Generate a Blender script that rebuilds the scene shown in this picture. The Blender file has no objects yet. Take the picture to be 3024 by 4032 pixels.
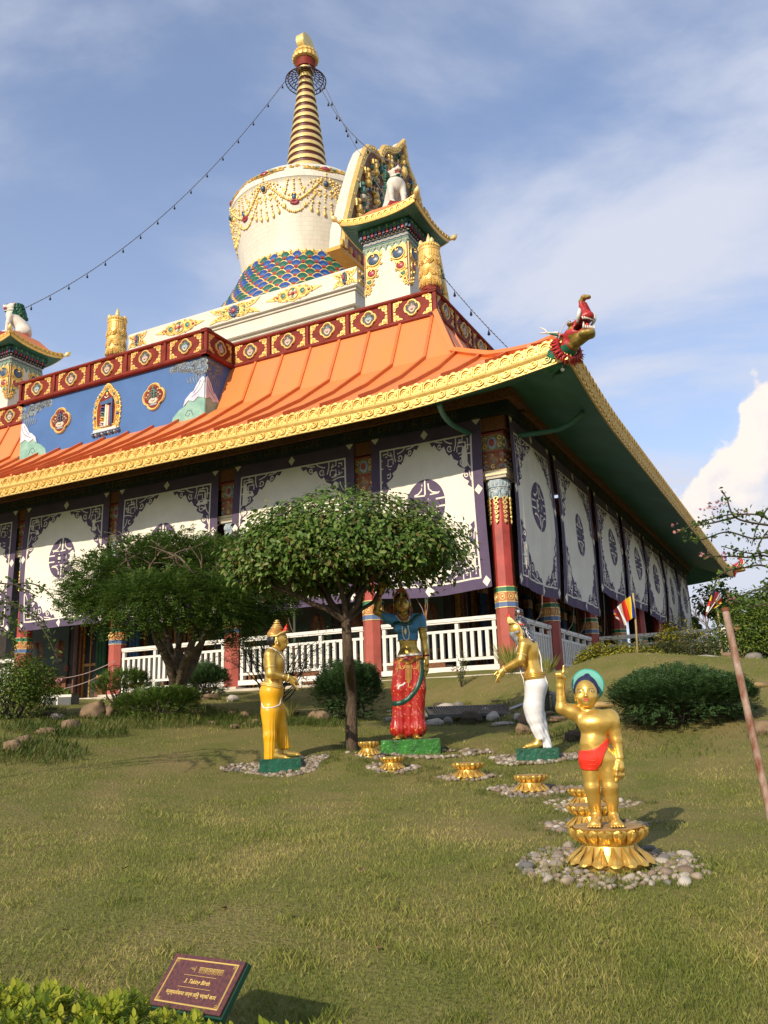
import bpy, math, random
import numpy as np
from mathutils import Matrix, Vector
rnd = random.Random(7)
NR = np.random.default_rng(11)
R = math.radians
sc = bpy.context.scene

# ---------------------------------------------------------------- camera
cd = bpy.data.cameras.new('camera'); cam = bpy.data.objects.new('camera', cd)
sc.collection.objects.link(cam); sc.camera = cam
cd.sensor_fit = 'VERTICAL'; cd.sensor_height = 36.0; cd.sensor_width = 27.0
cd.lens = 3361.0 / 4032.0 * 36.0
cd.clip_start = 0.05; cd.clip_end = 3000
CM = np.array([[0.99943974, 0.03346961, 0.0],
               [0.00810686, -0.24207985, -0.97022246],
               [-0.03247297, 0.96967888, -0.24221555]])
m4 = Matrix(((CM[0][0], CM[0][1], CM[0][2], 0), (CM[1][0], CM[1][1], CM[1][2], 0),
             (CM[2][0], CM[2][1], CM[2][2], 1.6), (0, 0, 0, 1)))
# columns of CM are the camera's right, up and back axes
cam.matrix_world = m4

# ---------------------------------------------------------------- world and sun
SUN_EL, SUN_AZ = 27.0, 30.0            # azimuth measured from -Y towards -X
SD = Vector((-math.sin(R(SUN_AZ)) * math.cos(R(SUN_EL)), -math.cos(R(SUN_AZ)) * math.cos(R(SUN_EL)), math.sin(R(SUN_EL))))
w = bpy.data.worlds.new('World'); sc.world = w; w.use_nodes = True
nt = w.node_tree; nt.nodes.clear()
def wn(t, **kw):
    n = nt.nodes.new(t)
    for k, v in kw.items(): setattr(n, k, v)
    return n
L = nt.links.new
out = wn('ShaderNodeOutputWorld'); bg = wn('ShaderNodeBackground'); L(bg.outputs[0], out.inputs[0])
sky = wn('ShaderNodeTexSky', sky_type='NISHITA', sun_disc=False)
sky.sun_elevation = R(SUN_EL); sky.sun_rotation = math.atan2(SD.x, SD.y)
sky.air_density = 1.0; sky.dust_density = 1.2; sky.ozone_density = 1.6; sky.altitude = 100
bg.inputs[1].default_value = 0.132
geo = wn('ShaderNodeTexCoord')
def wmath(op, a, b=None, c=None, clamp=False):
    n = wn('ShaderNodeMath', operation=op); n.use_clamp = clamp
    for i, v in enumerate((a, b, c)):
        if v is None: continue
        if isinstance(v, (int, float)): n.inputs[i].default_value = v
        else: L(v, n.inputs[i])
    return n.outputs[0]
sep = wn('ShaderNodeSeparateXYZ'); L(geo.outputs['Generated'], sep.inputs[0])
zc = wmath('MAXIMUM', sep.outputs[2], 0.02); zc = wmath('ADD', zc, 0.12)
cx_ = wmath('DIVIDE', sep.outputs[0], zc); cy_ = wmath('DIVIDE', sep.outputs[1], zc)
comb = wn('ShaderNodeCombineXYZ'); L(cx_, comb.inputs[0]); L(cy_, comb.inputs[1])
mapn = wn('ShaderNodeMapping'); L(comb.outputs[0], mapn.inputs[0])
mapn.inputs['Rotation'].default_value = (0, 0, R(-35)); mapn.inputs['Scale'].default_value = (0.9, 1.25, 1)
mapn.inputs['Location'].default_value = (3.3, 1.2, 0.4)
n1 = wn('ShaderNodeTexNoise'); n1.inputs['Scale'].default_value = 1.35; n1.inputs['Detail'].default_value = 12
n1.inputs['Roughness'].default_value = 0.56; n1.inputs['Distortion'].default_value = 0.35
L(mapn.outputs[0], n1.inputs['Vector'])
r1 = wn('ShaderNodeMapRange'); r1.interpolation_type = 'SMOOTHSTEP'
r1.inputs['From Min'].default_value = 0.36; r1.inputs['From Max'].default_value = 0.66; L(n1.outputs[0], r1.inputs[0])
lowveil = wn('ShaderNodeMapRange'); L(sep.outputs[2], lowveil.inputs[0])
lowveil.inputs['From Min'].default_value = 0.0; lowveil.inputs['From Max'].default_value = 0.62
lowveil.inputs['To Min'].default_value = 0.42; lowveil.inputs['To Max'].default_value = 0.0
veil = wmath('ADD', wmath('MULTIPLY', r1.outputs[0], 0.78), lowveil.outputs[0], clamp=True)
veil = wmath('ADD', veil, 0.17, clamp=True)
tint = wn('ShaderNodeMix', data_type='RGBA'); tint.blend_type = 'MULTIPLY'; tint.inputs[0].default_value = 1.0; L(sky.outputs[0], tint.inputs[6]); tint.inputs[7].default_value = (1.34, 1.44, 1.60, 1)
mx = wn('ShaderNodeMix', data_type='RGBA'); L(veil, mx.inputs[0]); L(tint.outputs[2], mx.inputs[6])
mx.inputs[7].default_value = (5.3, 5.6, 6.6, 1)
# towering cumulus low on the right
def dotd(v):
    n = wn('ShaderNodeVectorMath', operation='DOT_PRODUCT'); L(geo.outputs['Generated'], n.inputs[0]); n.inputs[1].default_value = v; return n.outputs['Value']
az = wmath('ARCTAN2', sep.outputs[0], sep.outputs[1])       # 0 straight ahead, + to the right
n2 = wn('ShaderNodeTexNoise'); n2.inputs['Scale'].default_value = 9; n2.inputs['Detail'].default_value = 8; n2.inputs['Roughness'].default_value = 0.55
L(geo.outputs['Generated'], n2.inputs['Vector'])
v2 = wn('ShaderNodeTexVoronoi'); v2.inputs['Scale'].default_value = 24; v2.feature = 'SMOOTH_F1'; L(geo.outputs['Generated'], v2.inputs['Vector'])
nz = wmath('SUBTRACT', n2.outputs[0], 0.5)
puff = wmath('ADD', wmath('MULTIPLY', nz, 0.20), wmath('MULTIPLY', wmath('SUBTRACT', 0.5, v2.outputs['Distance']), 0.07))
top = wmath('ADD', wmath('MULTIPLY', wmath('SUBTRACT', az, 0.345), 1.30), 0.236)   # rising edge of the cloud
topc = wmath('MINIMUM', top, wmath('ADD', wmath('MULTIPLY', az, 0.3), 0.226))
edge = wmath('ADD', wmath('SUBTRACT', topc, sep.outputs[2]), puff)
cm = wn('ShaderNodeMapRange'); cm.interpolation_type = 'SMOOTHSTEP'; L(edge, cm.inputs[0]); cm.inputs['From Min'].default_value = 0.0; cm.inputs['From Max'].default_value = 0.012
side = wn('ShaderNodeMapRange'); side.interpolation_type = 'SMOOTHSTEP'; L(az, side.inputs[0]); side.inputs['From Min'].default_value = 0.315; side.inputs['From Max'].default_value = 0.35
back = wn('ShaderNodeMapRange'); L(az, back.inputs[0]); back.inputs['From Min'].default_value = 0.9; back.inputs['From Max'].default_value = 0.7
cmask = wmath('MULTIPLY', wmath('MULTIPLY', cm.outputs[0], side.outputs[0]), back.outputs[0])
shade = wn('ShaderNodeMapRange'); shade.interpolation_type = 'SMOOTHSTEP'; L(wmath('ADD', edge, wmath('MULTIPLY', nz, 0.25)), shade.inputs[0])
shade.inputs['From Min'].default_value = 0.02; shade.inputs['From Max'].default_value = 0.10
cc = wn('ShaderNodeMix', data_type='RGBA'); L(shade.outputs[0], cc.inputs[0])
cc.inputs[6].default_value = (8.1, 7.3, 6.7, 1); cc.inputs[7].default_value = (5.4, 5.7, 6.6, 1)
mx2 = wn('ShaderNodeMix', data_type='RGBA'); L(cmask, mx2.inputs[0]); L(mx.outputs[2], mx2.inputs[6]); L(cc.outputs[2], mx2.inputs[7])
L(mx2.outputs[2], bg.inputs[0])

ld = bpy.data.lights.new('sun', 'SUN'); ld.energy = 5.0; ld.angle = R(0.6); ld.color = (1.0, 0.86, 0.66)
sun = bpy.data.objects.new('sun', ld); sc.collection.objects.link(sun); sun.location = (-20, -30, 30)
sun.rotation_euler = SD.to_track_quat('Z', 'Y').to_euler()
vs = sc.view_settings; vs.view_transform = 'Standard'; vs.look = 'None'; vs.gamma = 1; vs.exposure = 0.0
sc.cycles.max_bounces = 6; sc.cycles.transparent_max_bounces = 8

# ---------------------------------------------------------------- frames and projection helpers (real places, metres)
YAW = R(26.81338862577724)
OX, OY = 2.1741, 15.5
Uv = np.array([-math.cos(YAW), math.sin(YAW)]); Vv = np.array([math.sin(YAW), math.cos(YAW)])
RZ = -YAW
def B(u, v, z=0.0): return (OX + Uv[0]*u + Vv[0]*v, OY + Uv[1]*u + Vv[1]*v, z)
def ray(px, py):
    d = np.array([px-1512.0, -(py-2016.0), -3361.0]); d /= np.linalg.norm(d); return CM @ d
def site(D): return float(np.interp(D, [0, 11.6, 13.8, 200], [0, 9.28, 13.8, 200]))   # distances on the site plan
def sfac(D): return site(D)/D
def gpt(px, py, D0):
    r = ray(px, py)/ray(px, py)[1]; S0 = site(D0)
    for D in np.arange(max(2.4, S0-1.5), S0+1.5, .04):
        if 1.6+r[2]*D < gz(r[0]*D, D): return np.array([r[0]*D, D, gz(r[0]*D, D)])
    p = at(px, py, D0); p[2] = gz(p[0], p[1]); return p
def at(px, py, D):
    r = ray(px, py); return np.array([0, 0, 1.6]) + r*(site(D)/r[1])

# ---------------------------------------------------------------- mesh builder
class G:
    def __init__(s): s.v = []; s.f = []; s.m = []
    def add(s, vs_, fs, m=0):
        b = len(s.v); s.v.extend([tuple(p) for p in vs_]); s.f.extend([tuple(b+i for i in f) for f in fs]); s.m.extend([m]*len(fs) if isinstance(m, int) else m)
    def box(s, x0, x1, y0, y1, z0, z1, m=0, f=None):
        p = [(x, y, z) for z in (z0, z1) for y in (y0, y1) for x in (x0, x1)]
        if f: p = [f(*q) for q in p]
        s.add(p, [(0,2,3,1),(4,5,7,6),(0,1,5,4),(2,6,7,3),(0,4,6,2),(1,3,7,5)], m)
    def prism(s, pts, c0, c1, m=0, f=None, inset=0.0):
        n = len(pts); cx = sum(p[0] for p in pts)/n; cy = sum(p[1] for p in pts)/n
        top = [((p[0]-cx)*(1-inset)+cx, (p[1]-cy)*(1-inset)+cy) for p in pts] if inset else pts
        v = [(p[0], p[1], c0) for p in pts] + [(p[0], p[1], c1) for p in top]
        if f: v = [f(*q) for q in v]
        s.add(v, [tuple(range(n-1, -1, -1)), tuple(range(n, 2*n))] + [(i, (i+1) % n, n+(i+1) % n, n+i) for i in range(n)], m)
    def strip(s, pts, w, c0, c1, m=0, f=None, closed=False):
        n = len(pts); P = np.array(pts, float); ws = w if hasattr(w, '__len__') else [w]*n
        if closed: T = np.roll(P, -1, 0) - np.roll(P, 1, 0)
        else: T = np.gradient(P, axis=0)
        T /= (np.linalg.norm(T, axis=1)[:, None] + 1e-9); N = np.stack([-T[:, 1], T[:, 0]], 1)
        v = []
        for i in range(n):
            a = P[i] + N[i]*ws[i]/2; b = P[i] - N[i]*ws[i]/2
            a2 = P[i] + N[i]*ws[i]*0.3; b2 = P[i] - N[i]*ws[i]*0.3
            v += [(a[0], a[1], c0), (a2[0], a2[1], c1), (b2[0], b2[1], c1), (b[0], b[1], c0)]
        if f: v = [f(*q) for q in v]
        fs = []
        for i in range(n if closed else n-1):
            j = (i+1) % n
            for k in range(3): fs.append((4*i+k, 4*j+k, 4*j+k+1, 4*i+k+1))
        if not closed: fs += [(0, 1, 2, 3), (4*n-1, 4*n-2, 4*n-3, 4*n-4)]
        s.add(v, fs, m)
    def tube(s, pts, r, m=0, n=8, cap=True, f=None):
        P = np.array(pts, float); k = len(P); rs = np.array(r if hasattr(r, '__len__') else [r]*k, float)
        T = np.gradient(P, axis=0); T /= (np.linalg.norm(T, axis=1)[:, None]+1e-9)
        ref = np.array([0, 0, 1.0]) if abs(T[0][2]) < 0.9 else np.array([1.0, 0, 0])
        v = []; A = np.cross(T[0], ref); A /= np.linalg.norm(A)
        for i in range(k):
            A = A - T[i]*(A@T[i]); A /= (np.linalg.norm(A)+1e-9); Bv = np.cross(T[i], A)
            for j in range(n):
                a = 2*math.pi*j/n; v.append(tuple(P[i] + (A*math.cos(a) + Bv*math.sin(a))*rs[i]))
        if f: v = [f(*q) for q in v]
        fs = [(i*n+j, i*n+(j+1) % n, (i+1)*n+(j+1) % n, (i+1)*n+j) for i in range(k-1) for j in range(n)]
        if cap: fs += [tuple(range(n-1, -1, -1)), tuple(range((k-1)*n, k*n))]
        s.add(v, fs, m)
    def lathe(s, prof, cx=0, cy=0, cz=0, n=32, m=0, f=None, fn=None):
        k = len(prof); v = []
        for i, (r, z) in enumerate(prof):
            for j in range(n):
                a = 2*math.pi*j/n; rr = r*(fn(a, i/(k-1)) if fn else 1)
                v.append((cx+rr*math.cos(a), cy+rr*math.sin(a), cz+z))
        if f: v = [f(*q) for q in v]
        ms = []
        fs = []
        for i in range(k-1):
            for j in range(n):
                fs.append((i*n+j, i*n+(j+1) % n, (i+1)*n+(j+1) % n, (i+1)*n+j)); ms.append(m[i] if isinstance(m, (list, tuple)) else m)
        fs += [tuple(range(n-1, -1, -1)), tuple(range((k-1)*n, k*n))]
        mm = m if isinstance(m, int) else m[0]; me = m if isinstance(m, int) else m[-1]
        s.add(v, fs, ms+[mm, me])
    def dome(s, a, b, ra, rb, c0, h, m=0, f=None, n=12, k=3):
        v = []
        for i in range(k):
            t = i/k*math.pi/2
            for j in range(n):
                q = 2*math.pi*j/n; v.append((a+ra*math.cos(t)*math.cos(q), b+rb*math.cos(t)*math.sin(q), c0+h*math.sin(t)))
        v.append((a, b, c0+h))
        if f: v = [f(*q) for q in v]
        fs = [(i*n+j, i*n+(j+1) % n, (i+1)*n+(j+1) % n, (i+1)*n+j) for i in range(k-1) for j in range(n)]
        fs += [((k-1)*n+j, (k-1)*n+(j+1) % n, k*n) for j in range(n)]
        s.add(v, fs, m)
    def ball(s, c, r, m=0, n=8, k=6, sc3=(1, 1, 1)):
        v = []; 
        for i in range(1, k):
            t = math.pi*i/k
            for j in range(n):
                q = 2*math.pi*j/n; v.append((c[0]+r*sc3[0]*math.sin(t)*math.cos(q), c[1]+r*sc3[1]*math.sin(t)*math.sin(q), c[2]+r*sc3[2]*math.cos(t)))
        v += [(c[0], c[1], c[2]+r*sc3[2]), (c[0], c[1], c[2]-r*sc3[2])]
        T = (k-1)*n
        fs = [(i*n+j, (i+1)*n+j, (i+1)*n+(j+1) % n, i*n+(j+1) % n) for i in range(k-2) for j in range(n)]
        fs += [(T, j, (j+1) % n) for j in range(n)] + [(T+1, (k-2)*n+(j+1) % n, (k-2)*n+j) for j in range(n)]
        s.add(v, fs, m)
    def build(s, name, mats, parent=None, smooth=False, loc=None, rz=None):
        me = bpy.data.meshes.new(name); me.from_pydata(s.v, [], s.f)
        for mt in (mats if isinstance(mats, (list, tuple)) else [mats]): me.materials.append(mt)
        if len(s.m): me.polygons.foreach_set('material_index', s.m)
        if smooth is True: me.polygons.foreach_set('use_smooth', [True]*len(s.f))
        elif smooth: 
            me.polygons.foreach_set('use_smooth', [True]*len(s.f)); me.set_sharp_from_angle(angle=R(smooth))
        me.validate(); me.update()
        o = bpy.data.objects.new(name, me); sc.collection.objects.link(o)
        if parent: o.parent = parent
        if loc is not None: o.location = loc
        if rz is not None: o.rotation_euler = (0, 0, rz)
        return o
def np_mesh(name, V, F, mats, midx=None, smooth=False, parent=None):
    me = bpy.data.meshes.new(name); V = np.asarray(V, np.float32); F = np.asarray(F, np.int32)
    me.vertices.add(len(V)); me.vertices.foreach_set('co', V.ravel())
    k = F.shape[1]; me.loops.add(F.size); me.loops.foreach_set('vertex_index', F.ravel())
    me.polygons.add(len(F)); me.polygons.foreach_set('loop_start', np.arange(0, F.size, k, dtype=np.int32))
    for mt in (mats if isinstance(mats, (list, tuple)) else [mats]): me.materials.append(mt)
    if midx is not None: me.polygons.foreach_set('material_index', np.asarray(midx, np.int32))
    me.update(calc_edges=True)
    if smooth: me.polygons.foreach_set('use_smooth', np.ones(len(F), bool))
    o = bpy.data.objects.new(name, me); sc.collection.objects.link(o)
    if parent: o.parent = parent
    return o
def tag(o, label=None, cat=None, group=None, kind=None):
    if label: o['label'] = label
    if cat: o['category'] = cat
    if group: o['group'] = group
    if kind: o['kind'] = kind
    return o
def empty(name, loc=(0, 0, 0), rz=0.0, label=None, cat=None, group=None):
    o = bpy.data.objects.new(name, None); sc.collection.objects.link(o); o.location = loc; o.rotation_euler = (0, 0, rz)
    o.empty_display_size = 0.1; return tag(o, label, cat, group)
def copy_tree(o, parent=None):
    c = o.copy(); sc.collection.objects.link(c); c.parent = parent
    for ch in [x for x in bpy.data.objects if x.parent == o]: copy_tree(ch, c)
    return c

# ---------------------------------------------------------------- materials
MATS = {}
def mat(name, col, rough=0.6, metal=0.0, var=0.12, scale=6.0, bump=0.0, bscale=40.0, col2=None, spec=0.5, sss=0, coord='Object', detail=6, stretch=None, trans=0.0, coat=0.0):
    m = bpy.data.materials.new(name); m.use_nodes = True; t = m.node_tree; b = t.nodes['Principled BSDF']
    b.inputs['Roughness'].default_value = rough; b.inputs['Metallic'].default_value = metal
    b.inputs['Specular IOR Level'].default_value = spec
    if coat: b.inputs['Coat Weight'].default_value = coat; b.inputs['Coat Roughness'].default_value = 0.2
    tc = t.nodes.new('ShaderNodeTexCoord'); src = tc.outputs[coord]
    if stretch:
        mp = t.nodes.new('ShaderNodeMapping'); mp.inputs['Scale'].default_value = stretch; t.links.new(src, mp.inputs[0]); src = mp.outputs[0]
    c2 = col2 or tuple(max(0, c*(1-var*2.2)) for c in col[:3])
    if var > 0 or col2:
        n = t.nodes.new('ShaderNodeTexNoise'); n.inputs['Scale'].default_value = scale; n.inputs['Detail'].default_value = detail; n.inputs['Roughness'].default_value = 0.6
        t.links.new(src, n.inputs['Vector'])
        mr = t.nodes.new('ShaderNodeMapRange'); mr.inputs['From Min'].default_value = 0.35; mr.inputs['From Max'].default_value = 0.68
        t.links.new(n.outputs[0], mr.inputs[0])
        mx = t.nodes.new('ShaderNodeMix'); mx.data_type = 'RGBA'; t.links.new(mr.outputs[0], mx.inputs[0])
        mx.inputs[6].default_value = (*col[:3], 1); mx.inputs[7].default_value = (*c2[:3], 1)
        t.links.new(mx.outputs[2], b.inputs['Base Color'])
    else: b.inputs['Base Color'].default_value = (*col[:3], 1)
    if bump:
        nb = t.nodes.new('ShaderNodeTexNoise'); nb.inputs['Scale'].default_value = bscale; nb.inputs['Detail'].default_value = 4
        t.links.new(src, nb.inputs['Vector'])
        bp = t.nodes.new('ShaderNodeBump'); bp.inputs['Strength'].default_value = bump; bp.inputs['Distance'].default_value = 0.02
        t.links.new(nb.outputs[0], bp.inputs['Height']); t.links.new(bp.outputs[0], b.inputs['Normal'])
    if trans:
        tr = t.nodes.new('ShaderNodeBsdfTranslucent'); ms = t.nodes.new('ShaderNodeMixShader'); ms.inputs[0].default_value = trans
        if var > 0 or col2: t.links.new(mx.outputs[2], tr.inputs[0])
        else: tr.inputs[0].default_value = (*col[:3], 1)
        o = t.nodes['Material Output']; t.links.new(b.outputs[0], ms.inputs[1]); t.links.new(tr.outputs[0], ms.inputs[2]); t.links.new(ms.outputs[0], o.inputs[0])
    MATS[name] = m; return m
gold = mat('gilded_relief', (0.84, 0.60, 0.20), 0.45, 0.35, var=0.22, scale=9, bump=0.25, bscale=30, col2=(0.66, 0.42, 0.11))
goldp = mat('gold_statue_paint', (0.80, 0.53, 0.13), 0.33, 0.70, var=0.2, scale=11, bump=0.14, bscale=22, col2=(0.66, 0.40, 0.09))
goldl = mat('gilded_copper', (0.86, 0.66, 0.26), 0.38, 0.4, var=0.1, scale=5, bump=0.2, bscale=14)
golddust = mat('dusty_gold', (0.42, 0.27, 0.11), 0.75, 0.1, var=0.2, scale=12)
maroon = mat('maroon_paint', (0.23, 0.03, 0.018), 0.6, var=0.18, scale=5, bump=0.15, bscale=60, spec=.2)
redcol = mat('red_column_paint', (0.42, 0.06, 0.05), 0.5, var=0.2, scale=2.5, bump=0.1)
redbot = mat('faded_red_paint', (0.40, 0.085, 0.06), 0.65, var=0.15, scale=3)
orange = mat('orange_roof_sheet', (0.74, 0.22, 0.05), 0.45, var=0.10, scale=2.2, stretch=(1, 1, .35), col2=(0.62, 0.21, 0.07), bump=0.05, bscale=6)
orange2 = mat('orange_roof_seam', (0.62, 0.16, 0.035), 0.45, var=0.1, scale=3)
greenu = mat('green_soffit_paint', (0.06, 0.20, 0.15), 0.5, var=0.15, scale=1.5)
whitep = mat('white_paint', (0.73, 0.71, 0.66), 0.45, var=0.06, scale=8, col2=(0.62, 0.60, 0.54))
blue = mat('blue_panel_paint', (0.055, 0.145, 0.37), 0.55, var=0.08, scale=1.2)
cream = mat('white_marble', (0.66, 0.61, 0.52), 0.5, var=0.06, scale=1.6, col2=(0.56, 0.51, 0.43), bump=0.05, bscale=8)
darkwood = mat('dark_shutter_wood', (0.030, 0.020, 0.015), 0.6, var=0.2, scale=4)
darkred = mat('dark_red_carved_wood', (0.12, 0.02, 0.015), 0.6, var=0.35, scale=25, col2=(0.22, 0.11, 0.03))
mgreen = mat('mural_green', (0.025, 0.07, 0.045), 0.6, var=0.3, scale=3, col2=(0.05, 0.045, 0.02))
purple = mat('purple_cotton', (0.10, 0.07, 0.135), 0.85, var=0.12, scale=3, bump=0.3, bscale=9)
cloth = mat('white_cotton', (0.79, 0.75, 0.66), 0.85, var=0.05, scale=2, col2=(0.70, 0.66, 0.57), bump=0.22, bscale=3.0)
blk = mat('black_paint', (0.012, 0.011, 0.012), 0.35, var=0.1)
jade = mat('green_gem_paint', (0.09, 0.24, 0.19), 0.4, var=0.15)
slate = mat('blue_gem_paint', (0.06, 0.11, 0.20), 0.35, var=0.15)
rose = mat('rose_gem_paint', (0.42, 0.06, 0.08), 0.35, var=0.15)
# ---------------------------------------------------------------- ground
GP = [(0, 0, .16), (-4, 0, 0.18), (4, 0, .16), (0, -6, -0.4), (-20, -10, -0.6), (20, -10, -0.6)]
for p in [(1512, 4032, 3.9), (300, 4032, 3.8), (2800, 4032, 3.9), (2430, 3423, 5.6), (2333, 3269, 6.87), (2620, 3201, 7.5), (2097, 3124, 8.57), (1848, 3063, 9.55),
          (1543, 3033, 10.24), (1452, 2980, 11.4), (1620, 2968, 11.5), (1103, 3037, 10.5), (2114, 2992, 10.7), (1385, 2955, 11.0), (684, 2800, 12.8),
          (60, 2935, 10.6), (0, 3080, 9.2), (150, 2790, 12.8), (2680, 2935, 10.8), (3000, 2985, 9.8), (2000, 2850, 12.7), (1500, 2845, 12.6), (2560, 2700, 17.0),
          (3000, 2700, 16.0), (2400, 2755, 14.0), (1900, 2738, 13.9), (900, 2840, 12.6), (1200, 2880, 12.0), (400, 2850, 12.2), (1800, 2790, 13.7), (1200, 2780, 14.0)]:
    GP.append(tuple(at(*p)))
for u in (-4, -2, -1, 0, 1.5, 3, 4.5, 6, 7.5, 9, 12, 16): GP.append(B(u, -.95, 2.32))
for v in (.5, 1.8, 3, 5, 8, 15, 24): GP.append(B(-1.0, v, 2.33)); GP.append(B(-6, v, 2.30))
for x, y, z in [(4.6, 15.2, 2.0), (6.5, 16, 2.1), (7.5, 17.5, 2.2), (11, 18, 2.15), (8, 24, 2.3), (14, 24, 2.3), (13, 13, 1.7), (-40, 20, 1.9), (40, 20, 2.1), (-40, 60, 2.3), (0, 60, 2.3), (40, 60, 2.3), (-25, 8, 1.1), (25, 8, 1.3)]: GP.append((x, y, z))
GP = np.array(GP, float)
def _tps(r2): return np.where(r2 > 1e-9, 0.5*r2*np.log(r2+1e-12), 0)
_n = len(GP); _K = _tps(((GP[:, None, :2]-GP[None, :, :2])**2).sum(-1)) + np.eye(_n)*0.02
_P = np.hstack([np.ones((_n, 1)), GP[:, :2]])
_A = np.block([[_K, _P], [_P.T, np.zeros((3, 3))]]); _W = np.linalg.solve(_A, np.concatenate([GP[:, 2], np.zeros(3)]))
def gzs(X, Y):
    X = np.asarray(X, float); Y = np.asarray(Y, float); xc = np.clip(X, -40, 40); yc = np.clip(Y, -12, 60); o = np.zeros(X.shape)
    for i in range(_n): o += _W[i]*_tps((xc-GP[i, 0])**2+(yc-GP[i, 1])**2)
    return o+_W[_n]+_W[_n+1]*xc+_W[_n+2]*yc
def gz(x, y): return float(gzs(np.array([x]), np.array([y]))[0])
xs = np.concatenate([-np.geomspace(900, 13, 22), np.arange(-12, 13, 0.16), np.geomspace(13, 900, 22)])
ys = np.concatenate([-np.geomspace(200, 3, 10), np.arange(-2.5, 21, 0.16), np.geomspace(21.5, 1500, 22)])
XX, YY = np.meshgrid(xs, ys); ZZ = gzs(XX, YY)
ZZ += (np.sin(XX*5.1+YY*2.3)*np.sin(YY*4.3-XX*1.7)*0.006+np.sin(XX*1.3)*np.cos(YY*1.1)*0.01)*((np.abs(XX) < 13) & (YY < 21) & (YY > -2.5))
nx = len(xs); ny = len(ys)
Vg = np.stack([XX.ravel(), YY.ravel(), ZZ.ravel()], 1)
ii = (np.arange(ny-1)[:, None]*nx+np.arange(nx-1)[None, :]).ravel()
Fg = np.stack([ii, ii+1, ii+nx+1, ii+nx], 1)
lawnm = mat('lawn_soil', (0.125, 0.135, 0.035), 0.95, var=0.3, scale=1.6, col2=(0.21, 0.165, 0.07), bump=0.8, bscale=45, detail=8, spec=0.1)
gnd = np_mesh('ground', Vg, Fg, lawnm, smooth=True); tag(gnd, kind='structure')

def grass_mat(name, g1, g2, dry, k=0.45):
    m = bpy.data.materials.new(name); m.use_nodes = True; t = m.node_tree; b = t.nodes['Principled BSDF']
    b.inputs['Roughness'].default_value = 0.6; b.inputs['Specular IOR Level'].default_value = 0.25
    tc = t.nodes.new('ShaderNodeNewGeometry')
    n = t.nodes.new('ShaderNodeTexNoise'); n.inputs['Scale'].default_value = 1.7; n.inputs['Detail'].default_value = 9; n.inputs['Roughness'].default_value = .62
    t.links.new(tc.outputs['Position'], n.inputs['Vector'])
    a = t.nodes.new('ShaderNodeMath'); a.operation = 'MULTIPLY_ADD'; t.links.new(tc.outputs['Random Per Island'], a.inputs[0]); a.inputs[1].default_value = 0.45; 
    s_ = t.nodes.new('ShaderNodeMapRange'); t.links.new(n.outputs[0], s_.inputs[0]); s_.inputs['From Min'].default_value = 0.3; s_.inputs['From Max'].default_value = 0.7; s_.inputs['To Max'].default_value = 0.62
    t.links.new(s_.outputs[0], a.inputs[2])
    cr = t.nodes.new('ShaderNodeValToRGB'); t.links.new(a.outputs[0], cr.inputs[0])
    e = cr.color_ramp.elements; e[0].position = 0.05; e[0].color = (*g1, 1); e[1].position = 1.0; e[1].color = (*dry, 1); x = e.new(k); x.color = (*g2, 1)
    t.links.new(cr.outputs[0], b.inputs['Base Color'])
    tr = t.nodes.new('ShaderNodeBsdfTranslucent'); t.links.new(cr.outputs[0], tr.inputs[0]); ms = t.nodes.new('ShaderNodeMixShader'); ms.inputs[0].default_value = 0.3
    o = t.nodes['Material Output']; t.links.new(b.outputs[0], ms.inputs[1]); t.links.new(tr.outputs[0], ms.inputs[2]); t.links.new(ms.outputs[0], o.inputs[0]); return m
gm = grass_mat('grass_blades', (0.085, 0.135, 0.02), (0.225, 0.25, 0.05), (0.54, 0.43, 0.17), 0.55)
EXC = [(1.08, 4.66, .22), (0, 0, 0)]
def blades(n, ymin, ymax, h0, h1, wid, seed, powr=1.6):
    r = np.random.default_rng(seed)
    t = r.random(n); a = 1-powr; y = (ymin**a+(ymax**a-ymin**a)*t)**(1/a)
    x = (r.random(n)*2-1)*(y*0.47+0.5)
    # drop inside the temple platform
    dx = x-OX; dy = y-OY; u = dx*Uv[0]+dy*Uv[1]; v = dx*Vv[0]+dy*Vv[1]
    keep = ~((v > -0.85) & (u > -0.85))
    for ex, ey, er in EXC:
        if er: keep &= ((x-ex)**2+(y-ey)**2 > er*er)
    x = x[keep]; y = y[keep]; n = len(x); z = gzs(x, y)-0.004
    h = h0+(h1-h0)*r.random(n)**1.7; cl = np.sin(x*2.1+3*np.sin(y*1.3))*np.sin(y*2.7+x)*0.5+0.5; cl2 = (np.sin(x*7.3+2*np.sin(y*5))*np.sin(y*8.1+2*np.sin(x*4)) > .72); h *= 0.6+0.55*cl+.5*cl2
    th = r.random(n)*6.283; ln = (r.random(n)*0.9+0.1)*h*0.8; ld_ = r.random(n)*6.283; ww = wid*(0.6+0.8*r.random(n))*(0.6+y*0.09)
    ax = np.cos(th)*ww; ay = np.sin(th)*ww; lx = np.cos(ld_)*ln; ly = np.sin(ld_)*ln
    p = np.empty((n, 4, 3)); p[:, 0] = np.stack([x-ax, y-ay, z], 1); p[:, 1] = np.stack([x+ax, y+ay, z], 1)
    p[:, 2] = np.stack([x+lx*.45+ax*.7, y+ly*.45+ay*.7, z+h*.62], 1); p[:, 3] = np.stack([x+lx, y+ly, z+h], 1)
    b = np.arange(n)*4; F = np.concatenate([np.stack([b, b+1, b+2], 1), np.stack([b, b+2, b+3], 1)])
    return p.reshape(-1, 3), F
V1, F1 = blades(430000, 2.4, 16.0, 0.008, 0.036, 0.0013, 3)
gr = np_mesh('grass', V1, F1, gm); tag(gr, 'short patchy green and straw coloured lawn grass covering the slope', 'grass', kind='stuff')
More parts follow.
